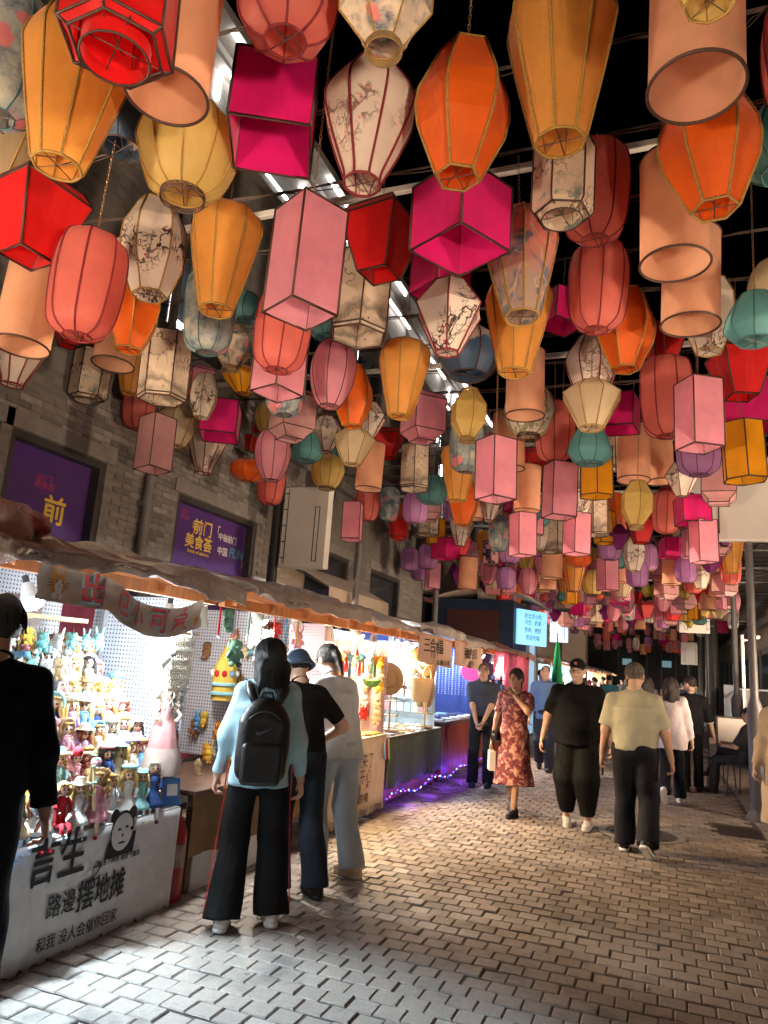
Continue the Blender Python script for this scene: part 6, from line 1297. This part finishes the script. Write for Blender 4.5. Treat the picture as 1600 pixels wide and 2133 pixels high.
        if res <= 1.0 and hair[0] in ('long', 'short', 'fluffy', 'tied') and not hat:
            q = MB(); rg = random.Random(int(abs(loc[0])*100))
            for i in range(150):
                a = rg.uniform(-245, 65); ca, sa = math.cos(R(a)), math.sin(R(a)); rx, ry = (.099, .113) if hair[0] == 'long' else (.084, .103) if hair[0] != 'fluffy' else (.097, .115)
                if sa > .35 and hair[0] != 'long': continue
                if sa > .55: continue
                e0 = rg.uniform(1.1, 1.5); e1 = rg.uniform(-.35, .1); pts = [H(rx*ca*math.cos(e), -.02+ry*sa*math.cos(e), .033+.096*math.sin(e)) for e in np.linspace(e0, e1, 6)]
                if hair[0] == 'long': L_ = rg.uniform(-.28, -.19); pts += [H(rx*ca*1.02, -.03+ry*sa*.98, -.08), H(rx*ca*.98+rg.uniform(-.012, .012), -.045+ry*sa*.9+rg.uniform(-.01, .01), L_*.7), H(rx*ca*.9+rg.uniform(-.03, .03), -.05+ry*sa*.8+rg.uniform(-.02, .02), L_)]
                else: pts.append(H(rx*ca*1.05, -.02+ry*sa*1.04, .033+.096*math.sin(e1)-.03))
                q.tube(pts, [.0032]*(len(pts)-1)+[.0008], 4, cap=False)
            part('hair_strands', q, hm, t_, True)
    sh_ang = None
    # top garment: frustum trunk and sleeves
    if top is not None:
        f_ = fat; zt = .475; z0 = hem-hz
        pr = [('fr', HC, A, z0, zt-.10, (hemr[0]*f_, hemr[1]*f_), (topr[0]*(f_*.6+.4), topr[1]*f_)), ('fr', HC, A, zt-.10, zt+.03, (topr[0]*(f_*.6+.4), topr[1]*f_), (.12, .078)), rc(SC+A @ v3(-.04, 0, .0), SC+A @ v3(-sh*.9, 0, -.045), .062, .06), rc(SC+A @ v3(.04, 0, .0), SC+A @ v3(sh*.9, 0, -.045), .062, .06)]
        if f_ > 1.15: pr.append(el(HC+A @ v3(0, .05, .14), (.19*f_*.9, .13*f_, .19), A))
        if fem: pr.append(el(HC+A @ v3(0, .06, .30), (.12, .075, .075), A))
        for S_, e, w_ in arms:
            r0, r1 = .062*(f_*.4+.6), .056*(f_*.5+.5)
            if sleeve <= .53: E_ = S_+(e-S_)*(sleeve/.53); pr.append(rcc(S_, E_, r0, r1*1.12))
            else: E_ = e+(w_-e)*((sleeve-.53)/.47); pr += [rc(S_, e, r0, r1), rcc(e, E_, r1, r1*.80)]
        def clip(g, z0=z0):
            q = (g-HC) @ A; d = z0+.004*np.sin(q[:, 0]*40)-q[:, 2]
            nk = NB+A @ v3(0, .035, .035); return np.maximum(d, .060-np.linalg.norm((g-nk)*v3(1, 1, .9), axis=1))
        if res <= 1.3: part('neckband', MB().tube([NB+A @ v3(.066*math.cos(a), .03+.072*math.sin(a), .012-.028*math.sin(a)) for a in np.linspace(0, 6.283, 20, endpoint=False)], .008, 6, closed=True), top, t_, True)
        sdf_obj('shirt', [shape(pr, .05, h*.92, clip=clip, folds=.0095*folds, fs=10., seed=loc[0]*7)], top, t_)
    if bottom is not None:
        pr = [el(HC+v3(0, 0, .02), (.172*(fat*.6+.4), .13*fat, .14))]; le = []
        for H_, kn, an in legs:
            e_ = an+(kn-an)*max(0, (leg_end-.05)/.4)-v3(0, 0, .03 if leg_end <= .06 else 0); pr += [rc(H_, kn, legr[0]*fat, legr[1]*(fat*.5+.5)), rcc(kn, e_, legr[1]*(fat*.5+.5), legr[2])]
        def clipb(g): return g[:, 2]-(hz+(.12 if lean < 10 else .055)) if not sit else np.full(len(g), -1.)
        sdf_obj('trousers', [shape(pr, .022, h, clip=clipb, folds=.0075*folds, fs=9., seed=loc[1]*5)], bottom, t_)
    if dress is not None:
        dm, dz, dr = dress
        pr = [('fr', HC, A, .08, .38, (.135*fat, .105*fat), (topr[0]*(fat*.5+.5), topr[1]*fat)), ('fr', HC, A, .38, .50, (topr[0]*(fat*.5+.5), topr[1]*fat), (.12, .08)), ('fr', HC, np.eye(3), dz-hz, .10, (dr[0], dr[1]), (.14*fat, .108*fat)), el(HC+A @ v3(0, .055, .30), (.125*fat, .08*fat, .08), A), el(HC+v3(0, .0, .02), (.165*fat, .125*fat, .13)), rc(SC+A @ v3(-sh*.75, 0, -.03), SC+A @ v3(sh*.75, 0, -.03), .06, .06)]
        for S_, e, w_ in arms: pr.append(rcc(S_, S_+(e-S_)*(sleeve/.53), .066, .07))
        def clipd(g):
            d = dz-hz+.014*np.sin(np.arctan2(g[:, 1], g[:, 0])*7)-(g[:, 2]-hz)
            nk = NB+A @ v3(0, .05, .0); return np.maximum(d, .07-np.linalg.norm(g-nk, axis=1))
        sdf_obj('dress', [shape(pr, .04, h, clip=clipd, folds=.011, fs=8., seed=1.)], dm, t_)
    if shoe is not None:
        for (H_, kn, an), ft, fy in zip(legs, feet, foot_yaw):
            B = rotm(ft[3], 0, -fy); o_ = an-B @ v3(0, 0, .085); L = lambda x, y, z: o_+B @ v3(x, y, z)
            v, q_ = shape([rc(L(0, -.045, .045), L(0, .10, .034), .042, .036), rc(L(0, .10, .034), L(0, .155, .03), .038, .030), rc(L(0, -.02, .07), L(0, -.01, .11), .042, .038)], .025, .009*res, clip=lambda g: (.014-((g-o_) @ B)[:, 2]))
            sdf_obj('shoe', [(v, q_)], shoe[0], t_)
            v, q_ = shape([rc(L(0, -.045, .016), L(0, .10, .016), .043, .041), rc(L(0, .10, .016), L(0, .155, .018), .041, .033)], .02, .009*res, clip=lambda g: np.maximum(-((g-o_) @ B)[:, 2], ((g-o_) @ B)[:, 2]-.03))
            sdf_obj('sole', [(v, q_)], shoe[1], t_)
    if hat:
        kd, m_ = hat
        if kd == 'cap':
            sdf_obj('cap', [shape([el(H(0, -.015, .048), (.088, .104, .088), HM), ('fr', H(0, .10, .052), HM @ rotm(8, 0, 0), -.006, .006, (.075, .085), (.07, .08))], .012, .008*res, clip=lambda g: -(((g-HD) @ HM)[:, 2]-.038))], m_, t_)
        if kd == 'bucket':
            sdf_obj('hat', [shape([el(H(0, -.012, .05), (.096, .108, .092), HM), ('fr', H(0, -.01, .0), HM, -.015, .05, (.135, .15), (.098, .11))], .012, .008*res, cut=[('fr', H(0, -.01, -.03), HM, -.03, .055, (.125, .14), (.085, .10))])], m_, t_)
    if glasses:
        q = MB()
        for s_ in (-1, 1): q.tube([H(s_*.034+.025*math.cos(a), .103, .008+.02*math.sin(a)) for a in np.linspace(0, 6.28, 14, endpoint=False)], .0022, 5, closed=True); q.tube([H(s_*.058, .10, .012), H(s_*.08, -.01, .012)], .002, 4)
        q.tube([H(-.01, .105, .010), H(.01, .105, .010)], .002, 4); part('glasses', q, mat('glasses_dark', (.03, .025, .02), .25, .1, 5, .4, bmp=0), t_, True)
    t_['_j'] = 0; del t_['_j']
    J = dict(HC=HC, A=A, SC=SC, NB=NB, HD=HD, HM=HM, arms=arms, legs=legs, sh=sh); return t_, J
WHITE_S = (clothm('shoe_white', (.62, .60, .58), .6), clothm('sole_white', (.66, .65, .62), .6)); BLACK_S = (clothm('shoe_black', (.018, .018, .02), .5), clothm('sole_black', (.03, .03, .03), .7)); NAVY_S = (clothm('shoe_navy', (.02, .022, .05), .7), clothm('sole_dark', (.03, .03, .035), .7)); BEIGE_S = (clothm('shoe_beige', (.55, .44, .32), .6), clothm('sole_beige', (.6, .52, .4), .6)); TWO_S = (BLACK_S[0], WHITE_S[1])
BLK = clothm('trousers_black', (.005, .005, .006)); BLK2 = clothm('tee_black', (.005, .005, .005), .9)
def leg_stripe(J, t_, m, r0=.10, r1=.092, s_list=(-1, 1)):
    for (H_, kn, an), s_ in zip(J['legs'], (-1, 1)):
        pts = [H_+v3(s_*(r0+.012), 0, .02), H_*.5+kn*.5+v3(s_*(r0+.004), 0, 0), kn+v3(s_*r1, 0, 0), kn*.5+an*.5+v3(s_*r1, 0, 0), an+v3(s_*(r1+.004), 0, -.02)]
        q = MB(); n = len(pts)
        v = [p+v3(0, dy, 0)+v3(s_*dx, 0, 0) for p in pts for dy, dx in ((-.016, 0), (.016, 0), (.016, .006), (-.016, .006))]
        q.add(v, [(i*4+a, i*4+(a+1) % 4, i*4+4+(a+1) % 4, i*4+4+a) for i in range(n-1) for a in range(4)]); part('side_stripe', q, m, t_)
# --- shopper with a backpack
t_, J = person('person in a pale blue hooded jacket with a black backpack, browsing the plush stall', (-2.32, 4.12), -30, 1.67, .98, True, 2, feet=((-.14, -.06, 0, 0), (.15, .03, 0, 0)), hands=((-.27, .10, .80), (.27, .06, .80)), head=(-22, 8, 0), top=clothm('jacket_pale_blue', (.36, .56, .66), .7), sleeve=.97, hem=.80, topr=(.185, .125), hemr=(.195, .15), bottom=BLK, legr=(.098, .092, .112), shoe=WHITE_S, hair=('long', M_HAIRB), folds=1.5)
leg_stripe(J, t_, clothm('stripe_red', (.55, .02, .03)), .098, .104)
A = J['A']; HC = J['HC']; T = lambda x, y, z: HC+A @ v3(x, y, z)
M_BAG = mat('backpack_black', (.006, .0065, .008), .42, .15, 20, bmp=.3)
v, q_ = shape([bxp(T(0, -.20, .14), A, (.155, .085, .20), .07), el(T(0, -.195, .31), (.135, .08, .12), A)], .04, .011, folds=.008, fs=12.); bag = sdf_obj('backpack', [(v, q_)], M_BAG, t_)
v, q_ = shape([bxp(T(0, -.29, .05), A, (.12, .035, .12), .03)], .02, .01, folds=.005, fs=14.); sdf_obj('pocket', [(v, q_)], M_BAG, bag)
for s_ in (-1, 1): part('strap', MB().tube([T(s_*.07, -.185, .40), T(s_*.105, -.13, .47), T(s_*.115, -.04, .50), T(s_*.12, .06, .46), T(s_*.15, .135, .33), T(s_*.165, .10, .18)], [.024, .03, .032, .03, .024, .016], 8), M_BAG, bag, True)
part('top_handle', MB().tube([T(-.04, -.20, .42), T(-.03, -.21, .46), T(.03, -.21, .46), T(.04, -.20, .42)], .010, 6), M_BAG, bag, True)
part('zip', MB().tube([T(.13*math.cos(a), -.27-.01*math.sin(a), .20+.15*math.sin(a)) for a in np.linspace(.1, math.pi-.1, 16)], .004, 5), mat('zip_grey', (.12, .12, .13), .3, .1, 9, .6), bag)
sw = [(-.052, .0), (-.045, -.018), (-.028, -.022), (.055, .026), (-.026, -.006), (-.04, -.004)]
part('logo', MB().add([T(x, -.292, .235+z) for x, z in sw], [tuple(range(6))[::-1]]), mat('logo_grey', (.10, .10, .11), .3, .05, 5, bmp=0), bag)
v, q_ = shape([rc(T(-.07, -.085, .455), T(.07, -.085, .455), .045, .045), rc(T(-.10, -.05, .47), T(-.10, .03, .47), .03, .025), rc(T(.10, -.05, .47), T(.10, .03, .47), .03, .025)], .04, .012, folds=.006, fs=14.); sdf_obj('hood', [(v, q_)], MATS['jacket_pale_blue'], t_)
# --- bucket hat
t_, J = person('person in a denim bucket hat and black tee, one hand on the waist', (-2.36, 4.78), -48, 1.66, 1.0, True, 20, feet=((-.12, -.02, 0, 0), (.14, -.08, 0, 0)), hands=((-.20, .28, .92), (.17, .20, .98)), poles=((-.6, -1, 0), (1.0, -.55, .1)), head=(-10, 14, 0), top=BLK2, sleeve=.44, hem=.88, topr=(.18, .125), hemr=(.17, .13), bottom=clothm('jeans_dark', (.018, .024, .036)), legr=(.095, .085, .10), shoe=BLACK_S, hair=('short', M_HAIRB), hat=('bucket', clothm('denim_hat', (.035, .065, .12))))
# --- pale shirt and jeans
t_, J = person('person with tied dark hair in a pale grey shirt and light jeans', (-2.33, 5.32), -62, 1.72, 1.05, True, 17, feet=((-.10, .05, 0, 0), (.14, -.10, 0, 0)), hands=((-.12, .36, 1.02), (.10, .34, 1.0)), poles=((-.8, -.6, -.4), (.9, -.5, -.5)), head=(-5, 16, 0), top=clothm('shirt_pale_grey', (.42, .46, .50), .8), sleeve=.9, hem=.80, topr=(.185, .13), hemr=(.19, .15), bottom=clothm('jeans_light', (.33, .39, .46), .85), legr=(.10, .088, .098), shoe=BEIGE_S, hair=('tied', M_HAIRB), folds=1.4)
# --- dark figure close by on the left
t_, J = person('person in a long dark navy coat with fluffy black hair standing before the doll stall', (-2.66, 2.36), -52, 1.72, 1.0, False, 3, hands=((-.28, .12, .85), (.30, -.02, .74)), head=(-15, 8, 0), top=clothm('coat_navy', (.0025, .0028, .006), .95), sleeve=.93, hem=.22, topr=(.18, .13), hemr=(.205, .16), bottom=BLK, shoe=BLACK_S, hair=('fluffy', M_HAIRB), skin=SKIN2)
# --- walkers
POLO = clothm('polo_slate', (.045, .048, .065), .85)
t_, J = person('older person in a slate grey polo shirt with hands clasped, standing by the slatted stall', (-2.38, 10.43), 172, 1.68, 1.02, False, 0, feet=((-.11, 0, 0, 0), (.11, .06, 0, 0)), hands=((-.02, .20, .86), (.05, .23, .80)), poles=((-1, -.6, 0), (1, -.6, 0)), head=(18, 10, 0), top=POLO, sleeve=.44, hem=.84, bottom=clothm('trousers_slate', (.010, .011, .015)), legr=(.095, .075, .082), shoe=NAVY_S, hair=('crop', M_HAIRG), skin=SKIN2, res=1.1)
part('collar', MB().tube([J['NB']+J['A'] @ v3(.062*math.cos(a), .062*math.sin(a)+.0, .012-.02*math.sin(a)) for a in np.linspace(-3.6, .46, 14)], .014, 6), POLO, t_, True)
def floral():
    m, t, b = nodes('floral_dress'); v = ocoord(t); c = mixc(t, thresh(t, noise(t, 16, 4, v, .65, .5), .53, .04), (.13, .018, .025), (.50, .24, .20)); c = mixc(t, thresh(t, noise(t, 27, 3, v, .6), .60, .03), c, (.30, .04, .05)); t.links.new(c, b.inputs['Base Color']); b.inputs['Roughness'].default_value = .75; bump(t, b, noise(t, 14, 3, v), .3, .01); return m
t_, J = person('person in a dark red floral dress covering the mouth with one hand', (-1.60, 8.72), 186, 1.62, 1.08, True, 0, feet=((-.05, .14, 0, 0), (.07, -.20, .07, -38)), hands=((.02, .175, 1.40), (.30, .02, .74)) if False else ((-.04, .20, 1.385), (.29, .03, .76)), poles=((-1, .1, -.9), (.5, -1, 0)), head=(12, 2, 0), top=None, dress=(floral(), .34, (.25, .21)), sleeve=.36, topr=(.17, .125), shoe=BLACK_S, hair=('tied', M_HAIRB), skin=SKIN2, curl=20, hand_dir=((.35, .1, .5), None), res=1.0)
w_ = J['arms'][1][2]
b_ = thing('paper_bag', 'small white paper bag carried by the person in the floral dress', 'bag', t_.matrix_basis @ Vector((w_[0], w_[1]+.01, w_[2]-.36)), R(20)); part('bag_body', MB().box((0, 0, .11), (.07, .16, .22), bevel=.004), mat('paper_white', (.62, .55, .50), .8, .05, 5), b_); part('bag_handle', MB().tube([(0, -.05, .22), (0, -.03, .30), (0, .03, .30), (0, .05, .22)], .004, 5), MATS['paper_white'], b_)
hb = part('handbag', MB().box(J['HC']+v3(.22, .06, -.02), (.07, .19, .14), bevel=.02), mat('leather_black', (.015, .013, .014), .3, .1, 9), t_); part('bag_strap', MB().tube([J['HC']+v3(.21, .10, .05), J['HC']+v3(.14, .135, .25), J['SC']+v3(-.02, .12, -.05), J['SC']+v3(-.13, .03, .045), J['SC']+v3(-.10, -.11, -.08), J['HC']+v3(.15, -.12, .12), J['HC']+v3(.21, .02, .05)], .007, 5), MATS['leather_black'], hb); part('buckle', MB().box(J['HC']+v3(.22, .157, -.0), (.03, .006, .02)), M_GLINT, hb)
t_, J = person('person in a blue polo shirt walking behind the floral dress', (-1.88, 13.0), 178, 1.74, 1.05, False, 0, feet=((-.1, .12, 0, 0), (.1, -.2, .08, -35)), top=clothm('polo_blue', (.09, .15, .26), .85), sleeve=.44, hem=.82, bottom=clothm('trousers_slate2', (.025, .026, .034)), legr=(.095, .08, .085), shoe=BLACK_S, hair=('crop', M_HAIRB), skin=SKIN2, res=1.25)
t_, J = person('heavy person in a black tee, black cap and glasses walking forwards in white trainers', (-.88, 8.53), 178, 1.76, 1.42, False, 0, feet=((-.12, .05, 0, 0), (.10, -.07, 0, -6)), hands=((-.36, .06, .80), (.37, .04, .80)), poles=((-.8, -1, 0), (.8, -1, 0)), head=(6, 4, 0), top=BLK2, sleeve=.47, hem=.82, topr=(.178, .125), hemr=(.165, .135), bottom=clothm('trousers_black_wide', (.004, .004, .0045)), legr=(.088, .118, .075), leg_end=.10, shoe=WHITE_S, hair=('short', M_HAIRB), hat=('cap', clothm('cap_black', (.005, .005, .006))), glasses=True, folds=1.3)
p_ = J['HD']+J['HM'] @ v3(0, .090, .085); part('cap_badge', MB().box(p_, (.028, .006, .03), rot=(R(-30), 0, 0)), clothm('badge_red', (.35, .10, .09)), t_)
t_, J = person('person in a pale olive tee and black trousers walking away, seen from behind', (-.25, 7.6), 6, 1.74, 1.2, False, 2, feet=((-.11, .12, 0, 0), (.13, -.16, .06, -34)), foot_yaw=(-6, 14), hands=((-.31, .02, .76), (.33, .06, .78)), head=(14, 4, 0), top=clothm('tee_olive', (.36, .335, .235), .88), sleeve=.46, hem=.90, topr=(.185, .125), hemr=(.168, .13), bottom=clothm('trousers_ink', (.008, .008, .012)), legr=(.10, .085, .095), shoe=TWO_S, hair=('short', M_HAIRG), skin=SKIN2, folds=1.5)
w_ = J['arms'][0][2]; b_ = thing('phone', 'dark mobile phone in the hand of the person in the olive tee', 'phone', t_.matrix_basis @ Vector((w_[0]+.0, w_[1]+.03, w_[2]-.15))); part('case', MB().box((0, 0, .03), (.016, .07, .13), rot=(R(20), 0, 0), bevel=.004), mat('phone_dark', (.02, .02, .05), .2, .1, 5, bmp=0), b_); part('camera_bump', MB().box((-.009, -.012, .075), (.004, .025, .025), rot=(R(20), 0, 0)), M_GLINT, b_)
t_, J = person('person in a loose white blouse and dark flared jeans walking away', (.12, 11.1), 4, 1.66, 1.0, True, 0, feet=((-.09, -.22, .10, -52), (.09, .14, 0, 0)), hands=((-.2, .20, .98), (.27, .05, .80)), head=(-4, 6, 0), top=clothm('blouse_white', (.62, .54, .57), .8), sleeve=.9, hem=.72, topr=(.185, .13), hemr=(.20, .15), bottom=clothm('jeans_ink', (.008, .009, .015)), legr=(.088, .068, .088), shoe=WHITE_S, hair=('long', M_HAIRBR), res=1.15, folds=1.4)
t_, J = person('person with very long dark hair in a dark top walking away beside the white blouse', (-.22, 12.4), 0, 1.66, .98, True, 0, feet=((-.09, .1, 0, 0), (.09, -.15, .04, -25)), top=clothm('top_ink', (.02, .024, .05)), sleeve=.5, hem=.84, bottom=BLK, shoe=BLACK_S, hair=('verylong', M_HAIRBR), res=1.3)
t_, J = person('person in a black vest over a white shirt walking away on the right', (.42, 12.5), 2, 1.70, 1.0, False, 0, feet=((-.09, -.1, .03, -20), (.09, .12, 0, 0)), hands=((-.26, .05, .8), (.32, .06, .82)), head=(-50, 0, 0), top=clothm('vest_black', (.008, .008, .01)), sleeve=.56, hem=.84, bottom=BLK, shoe=BLACK_S, hair=('short', M_HAIRBR), res=1.3)
for S_, e, w_ in J['arms']: part('cuff', MB().tube([e+(w_-e)*.02, e+(w_-e)*.22], .056, 12), clothm('cuff_white', (.6, .57, .56)), t_, True)
BEIGEJ = clothm('jacket_beige', (.50, .38, .27), .85)
t_, J = person('person in a long beige utility jacket and glasses coming down the lane at the right', (1.13, 8.2), 192, 1.68, 1.0, True, 0, feet=((-.09, .1, 0, 0), (.1, -.12, .03, -15)), hands=((-.25, .12, .86), (.28, .1, .84)), head=(10, 4, 0), top=BEIGEJ, sleeve=.95, hem=.34, topr=(.19, .135), hemr=(.26, .22), bottom=clothm('trousers_sand', (.40, .31, .22)), shoe=WHITE_S, hair=('short', M_HAIRB), glasses=True, folds=1.6)
for z in (.0, .14, .28): part('button', MB().ball(J['HC']+v3(.02, .17+.03*(.28-z), z-.05), .010, 7, 5), M_BLACKP, t_)
for s_ in (-1, 1): part('pocket', MB().box(J['HC']+v3(s_*.12, .165, -.14), (.14, .03, .15), bevel=.008, rot=(R(8), 0, R(-s_*18))), BEIGEJ, t_)
# --- beyond: vendors and browsers
t_, J = person('person in glasses and a black and white top standing by the lit kiosk door', (-2.55, 17.0), 110, 1.70, 1.0, False, 0, hands=((-.16, .26, 1.05), (.16, .28, 1.05)), top=clothm('tee_black_white', (.05, .05, .055)), sleeve=.45, bottom=BLK, shoe=BLACK_S, hair=('short', M_HAIRB), glasses=True, res=1.6)
for i, (x, y, hd, c, hr, lab) in enumerate(((-2.35, 24.5, -80, (.03, .035, .045), 'long', 'person in a dark hooded top at the plastic-sheeted stall'), (-2.25, 27.4, -75, (.45, .34, .24), 'tied', 'person in a tan top browsing the far blue-lit stall'), (-2.0, 28.2, -70, (.015, .03, .02), 'short', 'tall person in a dark green coat browsing the far blue-lit stall'), (-1.35, 21.5, -20, (.05, .20, .28), 'short', 'person in a teal and white striped shirt ahead of the olive tee'), (-.9, 26, 0, (.08, .08, .1), 'short', 'person in a charcoal shirt in the far crowd'), (-.35, 30, 0, (.3, .28, .3), 'long', 'person in a light grey shirt in the far crowd'), (.2, 33, 180, (.12, .05, .05), 'short', 'person in a maroon shirt in the far crowd'), (.75, 29, 10, (.05, .06, .1), 'short', 'person in a navy shirt in the far crowd'), (.9, 36, 180, (.4, .35, .3), 'long', 'person in a beige top in the far crowd'), (-1.4, 34, 0, (.02, .02, .02), 'long', 'person in black with long hair in the far crowd'), (-.7, 38, 180, (.3, .1, .1), 'short', 'person in a red shirt in the far crowd'), (1.35, 33, 180, (.42, .42, .42), 'short', 'person in a pale shirt by the grey storage boxes'), (-1.9, 40, 0, (.1, .1, .12), 'short', 'person in dark grey near the last stalls'), (.3, 42, 0, (.2, .2, .25), 'long', 'person in blue grey near the last stalls'))):
    person(lab, (x, y), hd, 1.62+.03*(i % 5), 1.0, hr != 'short', 0, feet=((-.1, .1, 0, 0), (.1, -.12, .02, -12)), hands=((-.2, .25, 1.0), (.2, .26, 1.0)) if -85 < hd < -60 else None, top=clothm('far_top_%d' % i, c), sleeve=.5, bottom=BLK, shoe=BLACK_S, hair=(hr, M_HAIRB), res=2.1, group=None)
# --- cafe corner on the right: menu board, tables, chairs, seated people
M_CHAIR = mat('chair_black', (.02, .02, .022), .4, .1, 8)
def chair(loc, rz, label):
    c_ = thing('cafe_chair', label, 'chair', loc, rz)
    part('seat', MB().box((0, 0, .45), (.42, .42, .03), bevel=.01), M_CHAIR, c_); part('backrest', MB().grid(lambda u, v: (-.2+.4*u, -.20-.05*math.sin(u*math.pi), .58+.28*v), 10, 4), M_CHAIR, c_).modifiers.new('thick', 'SOLIDIFY').thickness = .015
    for sx in (-1, 1):
        part('leg', MB().tube([(sx*.19, .19, .45), (sx*.21, .22, 0)], .012, 6), M_CHAIR, c_); part('leg', MB().tube([(sx*.19, -.21, .86), (sx*.19, -.19, .45), (sx*.21, -.24, 0)], .012, 6), M_CHAIR, c_)
    return c_
def cafe_table(loc, label):
    c_ = thing('cafe_table', label, 'table', loc); part('table_top', MB().lathe([(0, .70), (.32, .70), (.325, .715), (.32, .73), (0, .73)], 26), mat('table_grey', (.25, .23, .22), .4, .1, 4), c_, True, auto=40); part('stem', MB().tube([(0, 0, .03), (0, 0, .7)], .03, 8), M_CHAIR, c_); part('foot', MB().lathe([(.22, 0), (.22, .02), (.03, .05)], 20), M_CHAIR, c_)
cafe_table((1.55, 13.2, .04), 'round grey cafe table beside the seated people'); chair((.82, 13.6, .04), R(-70), 'black cafe chair standing empty at the lane edge'); chair((1.18, 12.55, .04), R(60), 'black cafe chair under the person with crossed legs'); chair((1.98, 13.7, .04), R(110), 'black cafe chair behind the round table')
person('person seated with crossed legs in black trousers and sandals at the cafe table', (1.18, 12.55, .04), -62, 1.68, 1.0, False, -6, hip_z=.53, feet=((-.10, .48, 0, 0), (.16, .62, .22, -10)), knees=((0, 1, 1), (0, 1, 1)), hands=((-.08, .30, .72), (.12, .32, .74)), top=clothm('tee_charcoal', (.03, .03, .034)), sleeve=.45, hem=.50, bottom=clothm('trousers_charcoal', (.025, .026, .03)), sit=True, shoe=BLACK_S, hair=('short', M_HAIRB), res=1.4)
person('person in a white top seated behind the round cafe table', (1.95, 13.75, .04), -110, 1.60, .98, True, 8, hip_z=.53, feet=((-.1, .42, 0, 0), (.1, .42, 0, 0)), knees=((0, 1, 1), (0, 1, 1)), hands=((-.15, .36, .78), (.15, .36, .78)), top=clothm('top_white2', (.5, .48, .48)), sleeve=.45, hem=.52, bottom=clothm('shorts_grey', (.2, .2, .22)), sit=True, shoe=BLACK_S, hair=('long', M_HAIRB), res=1.5)
b_ = thing('paper_cup', 'tall white paper cup on the round cafe table', 'cup', (1.45, 13.1, .77)); part('cup', MB().lathe([(.028, 0), (.04, .12), (.036, .12), (.025, .005)], 18, cap0=True), MATS['paper_white'], b_, True); part('lid', MB().lathe([(.042, .118), (.042, .13), (.03, .14), (0, .14)], 18), M_WHITEP, b_, True, auto=40)
b_ = thing('menu_board', 'white A-frame menu board with a dark border beside the black poles', 'board', (1.35, 16.5, .03), R(10)); part('panel', MB().box((0, 0, .75), (.62, .03, .5)), mat('menu_white', (.45, .40, .38), .6, .06, 5), b_); part('frame', MB().box((0, -.002, 1.01), (.68, .04, .03)).box((0, -.002, .49), (.68, .04, .03)).box((-.33, -.002, .5), (.03, .04, 1.0)).box((.33, -.002, .5), (.03, .04, 1.0)), M_FRAME, b_)
b_ = thing('storage_boxes', 'stack of grey plastic storage boxes by the black pole', 'boxes', (1.72, 33.5, .03))
for k in range(3): part('box', MB().box((0, 0, .16+k*.31), (.75, .6, .29), bevel=.02), mat('box_grey', (.42, .43, .47), .5, .06, 4), b_)
rl_ = thing('railing', 'black iron railing on a low concrete wall along the right side', 'railing', (2.35, 0, 0)); part('plinth', MB().box((0, 22, .30), (.16, 16, .55)), M_SLAB, rl_)
for z in (.72, 1.62): part('rail', MB().box((0, 22, z), (.05, 16, .045)), M_FRAME if z < 1 else M_WHITESTEEL, rl_)
for k in range(100): part('baluster', MB().box((0, 14.1+k*.16, 1.17), (.018, .018, .9)), M_FRAME, rl_)
b_ = thing('cctv_post', 'white post with a security camera above the railing', 'camera post', (2.25, 24, .3)); part('post', MB().tube([(0, 0, 0), (0, 0, 2.9)], .045, 8).tube([(0, 0, 2.75), (.35, 0, 2.75)], .03, 6), M_WHITESTEEL, b_); part('camera', MB().box((.4, -.05, 2.85), (.12, .22, .12), bevel=.03), M_WHITESTEEL, b_)
b_ = thing('info_banner', 'tall narrow pale blue banner stand beside the railing', 'banner', (2.1, 27, .03)); part('panel', MB().box((0, 0, .9), (.35, .03, 1.6)), mat('banner_pale', (.42, .48, .6), .6, .1, 3), b_); part('foot', MB().box((0, 0, .04), (.4, .3, .06)), M_FRAME, b_)

# folded red tarpaulin with a clear bag on the near end of the doll stall roof
t_ = thing('folded_tarp', 'folded red tarpaulin in a clear plastic bag on the doll stall roof', 'tarpaulin', (-2.85, 2.36, 2.13))
sdf_obj('bundle', [shape([el((0, -.05, .0), (.17, .24, .10)), el((-.05, .2, .02), (.14, .16, .08)), rc((.1, -.1, -.05), (.1, .1, -.06), .07, .05)], .05, .016, folds=.022, fs=17.)], M_TARPR, t_)
sdf_obj('bag', [shape([el((.08, -.06, -.06), (.14, .22, .15))], .05, .018, folds=.016, fs=20., seed=2.)], M_PLASTIC, t_)
# ================================================================== ADDED FILL LAMPS
M_LAMPBODY = mat('lamp_body', (.08, .08, .085), .5, .1, 5)
for i, (p, a, wt, cone) in enumerate(FILL_LAMPS):
    t_ = thing('fill_lamp', 'warm flood lamp in a dark housing lighting the lantern canopy', 'flood lamp', p, 0, 'fill lamps')
    d = (Vector(a)-Vector(p)).normalized(); rq = d.to_track_quat('-Z', 'Y').to_euler()
    part('housing', MB().box((0, 0, .06), (.5, .4, .1), bevel=.02), M_LAMPBODY, t_, rot=rq)
    part('lens', MB().box((0, 0, .005), (.44, .34, .008)), emit('fill_lens', WARM, 2), t_, rot=rq)
    light('fill_light', 'SPOT', (0, 0, 0), wt, WARM, .22, parent=t_, spot=cone, blend=.7).rotation_euler = rq
    t_.children[-1].location = d*.03
    if p[2] < 2 and p[0] > -4: part('stand', MB().box((0, 0, -(p[2]-.03)/2-.05), (.06, .06, p[2]-.13)).box((0, 0, -p[2]+.05), (.3, .3, .03)), M_LAMPBODY, t_)
    else: part('bracket', MB().box((.0, -.2 if p[1] < 0 else 0, .12), (.05, .4, .05)), M_LAMPBODY, t_)
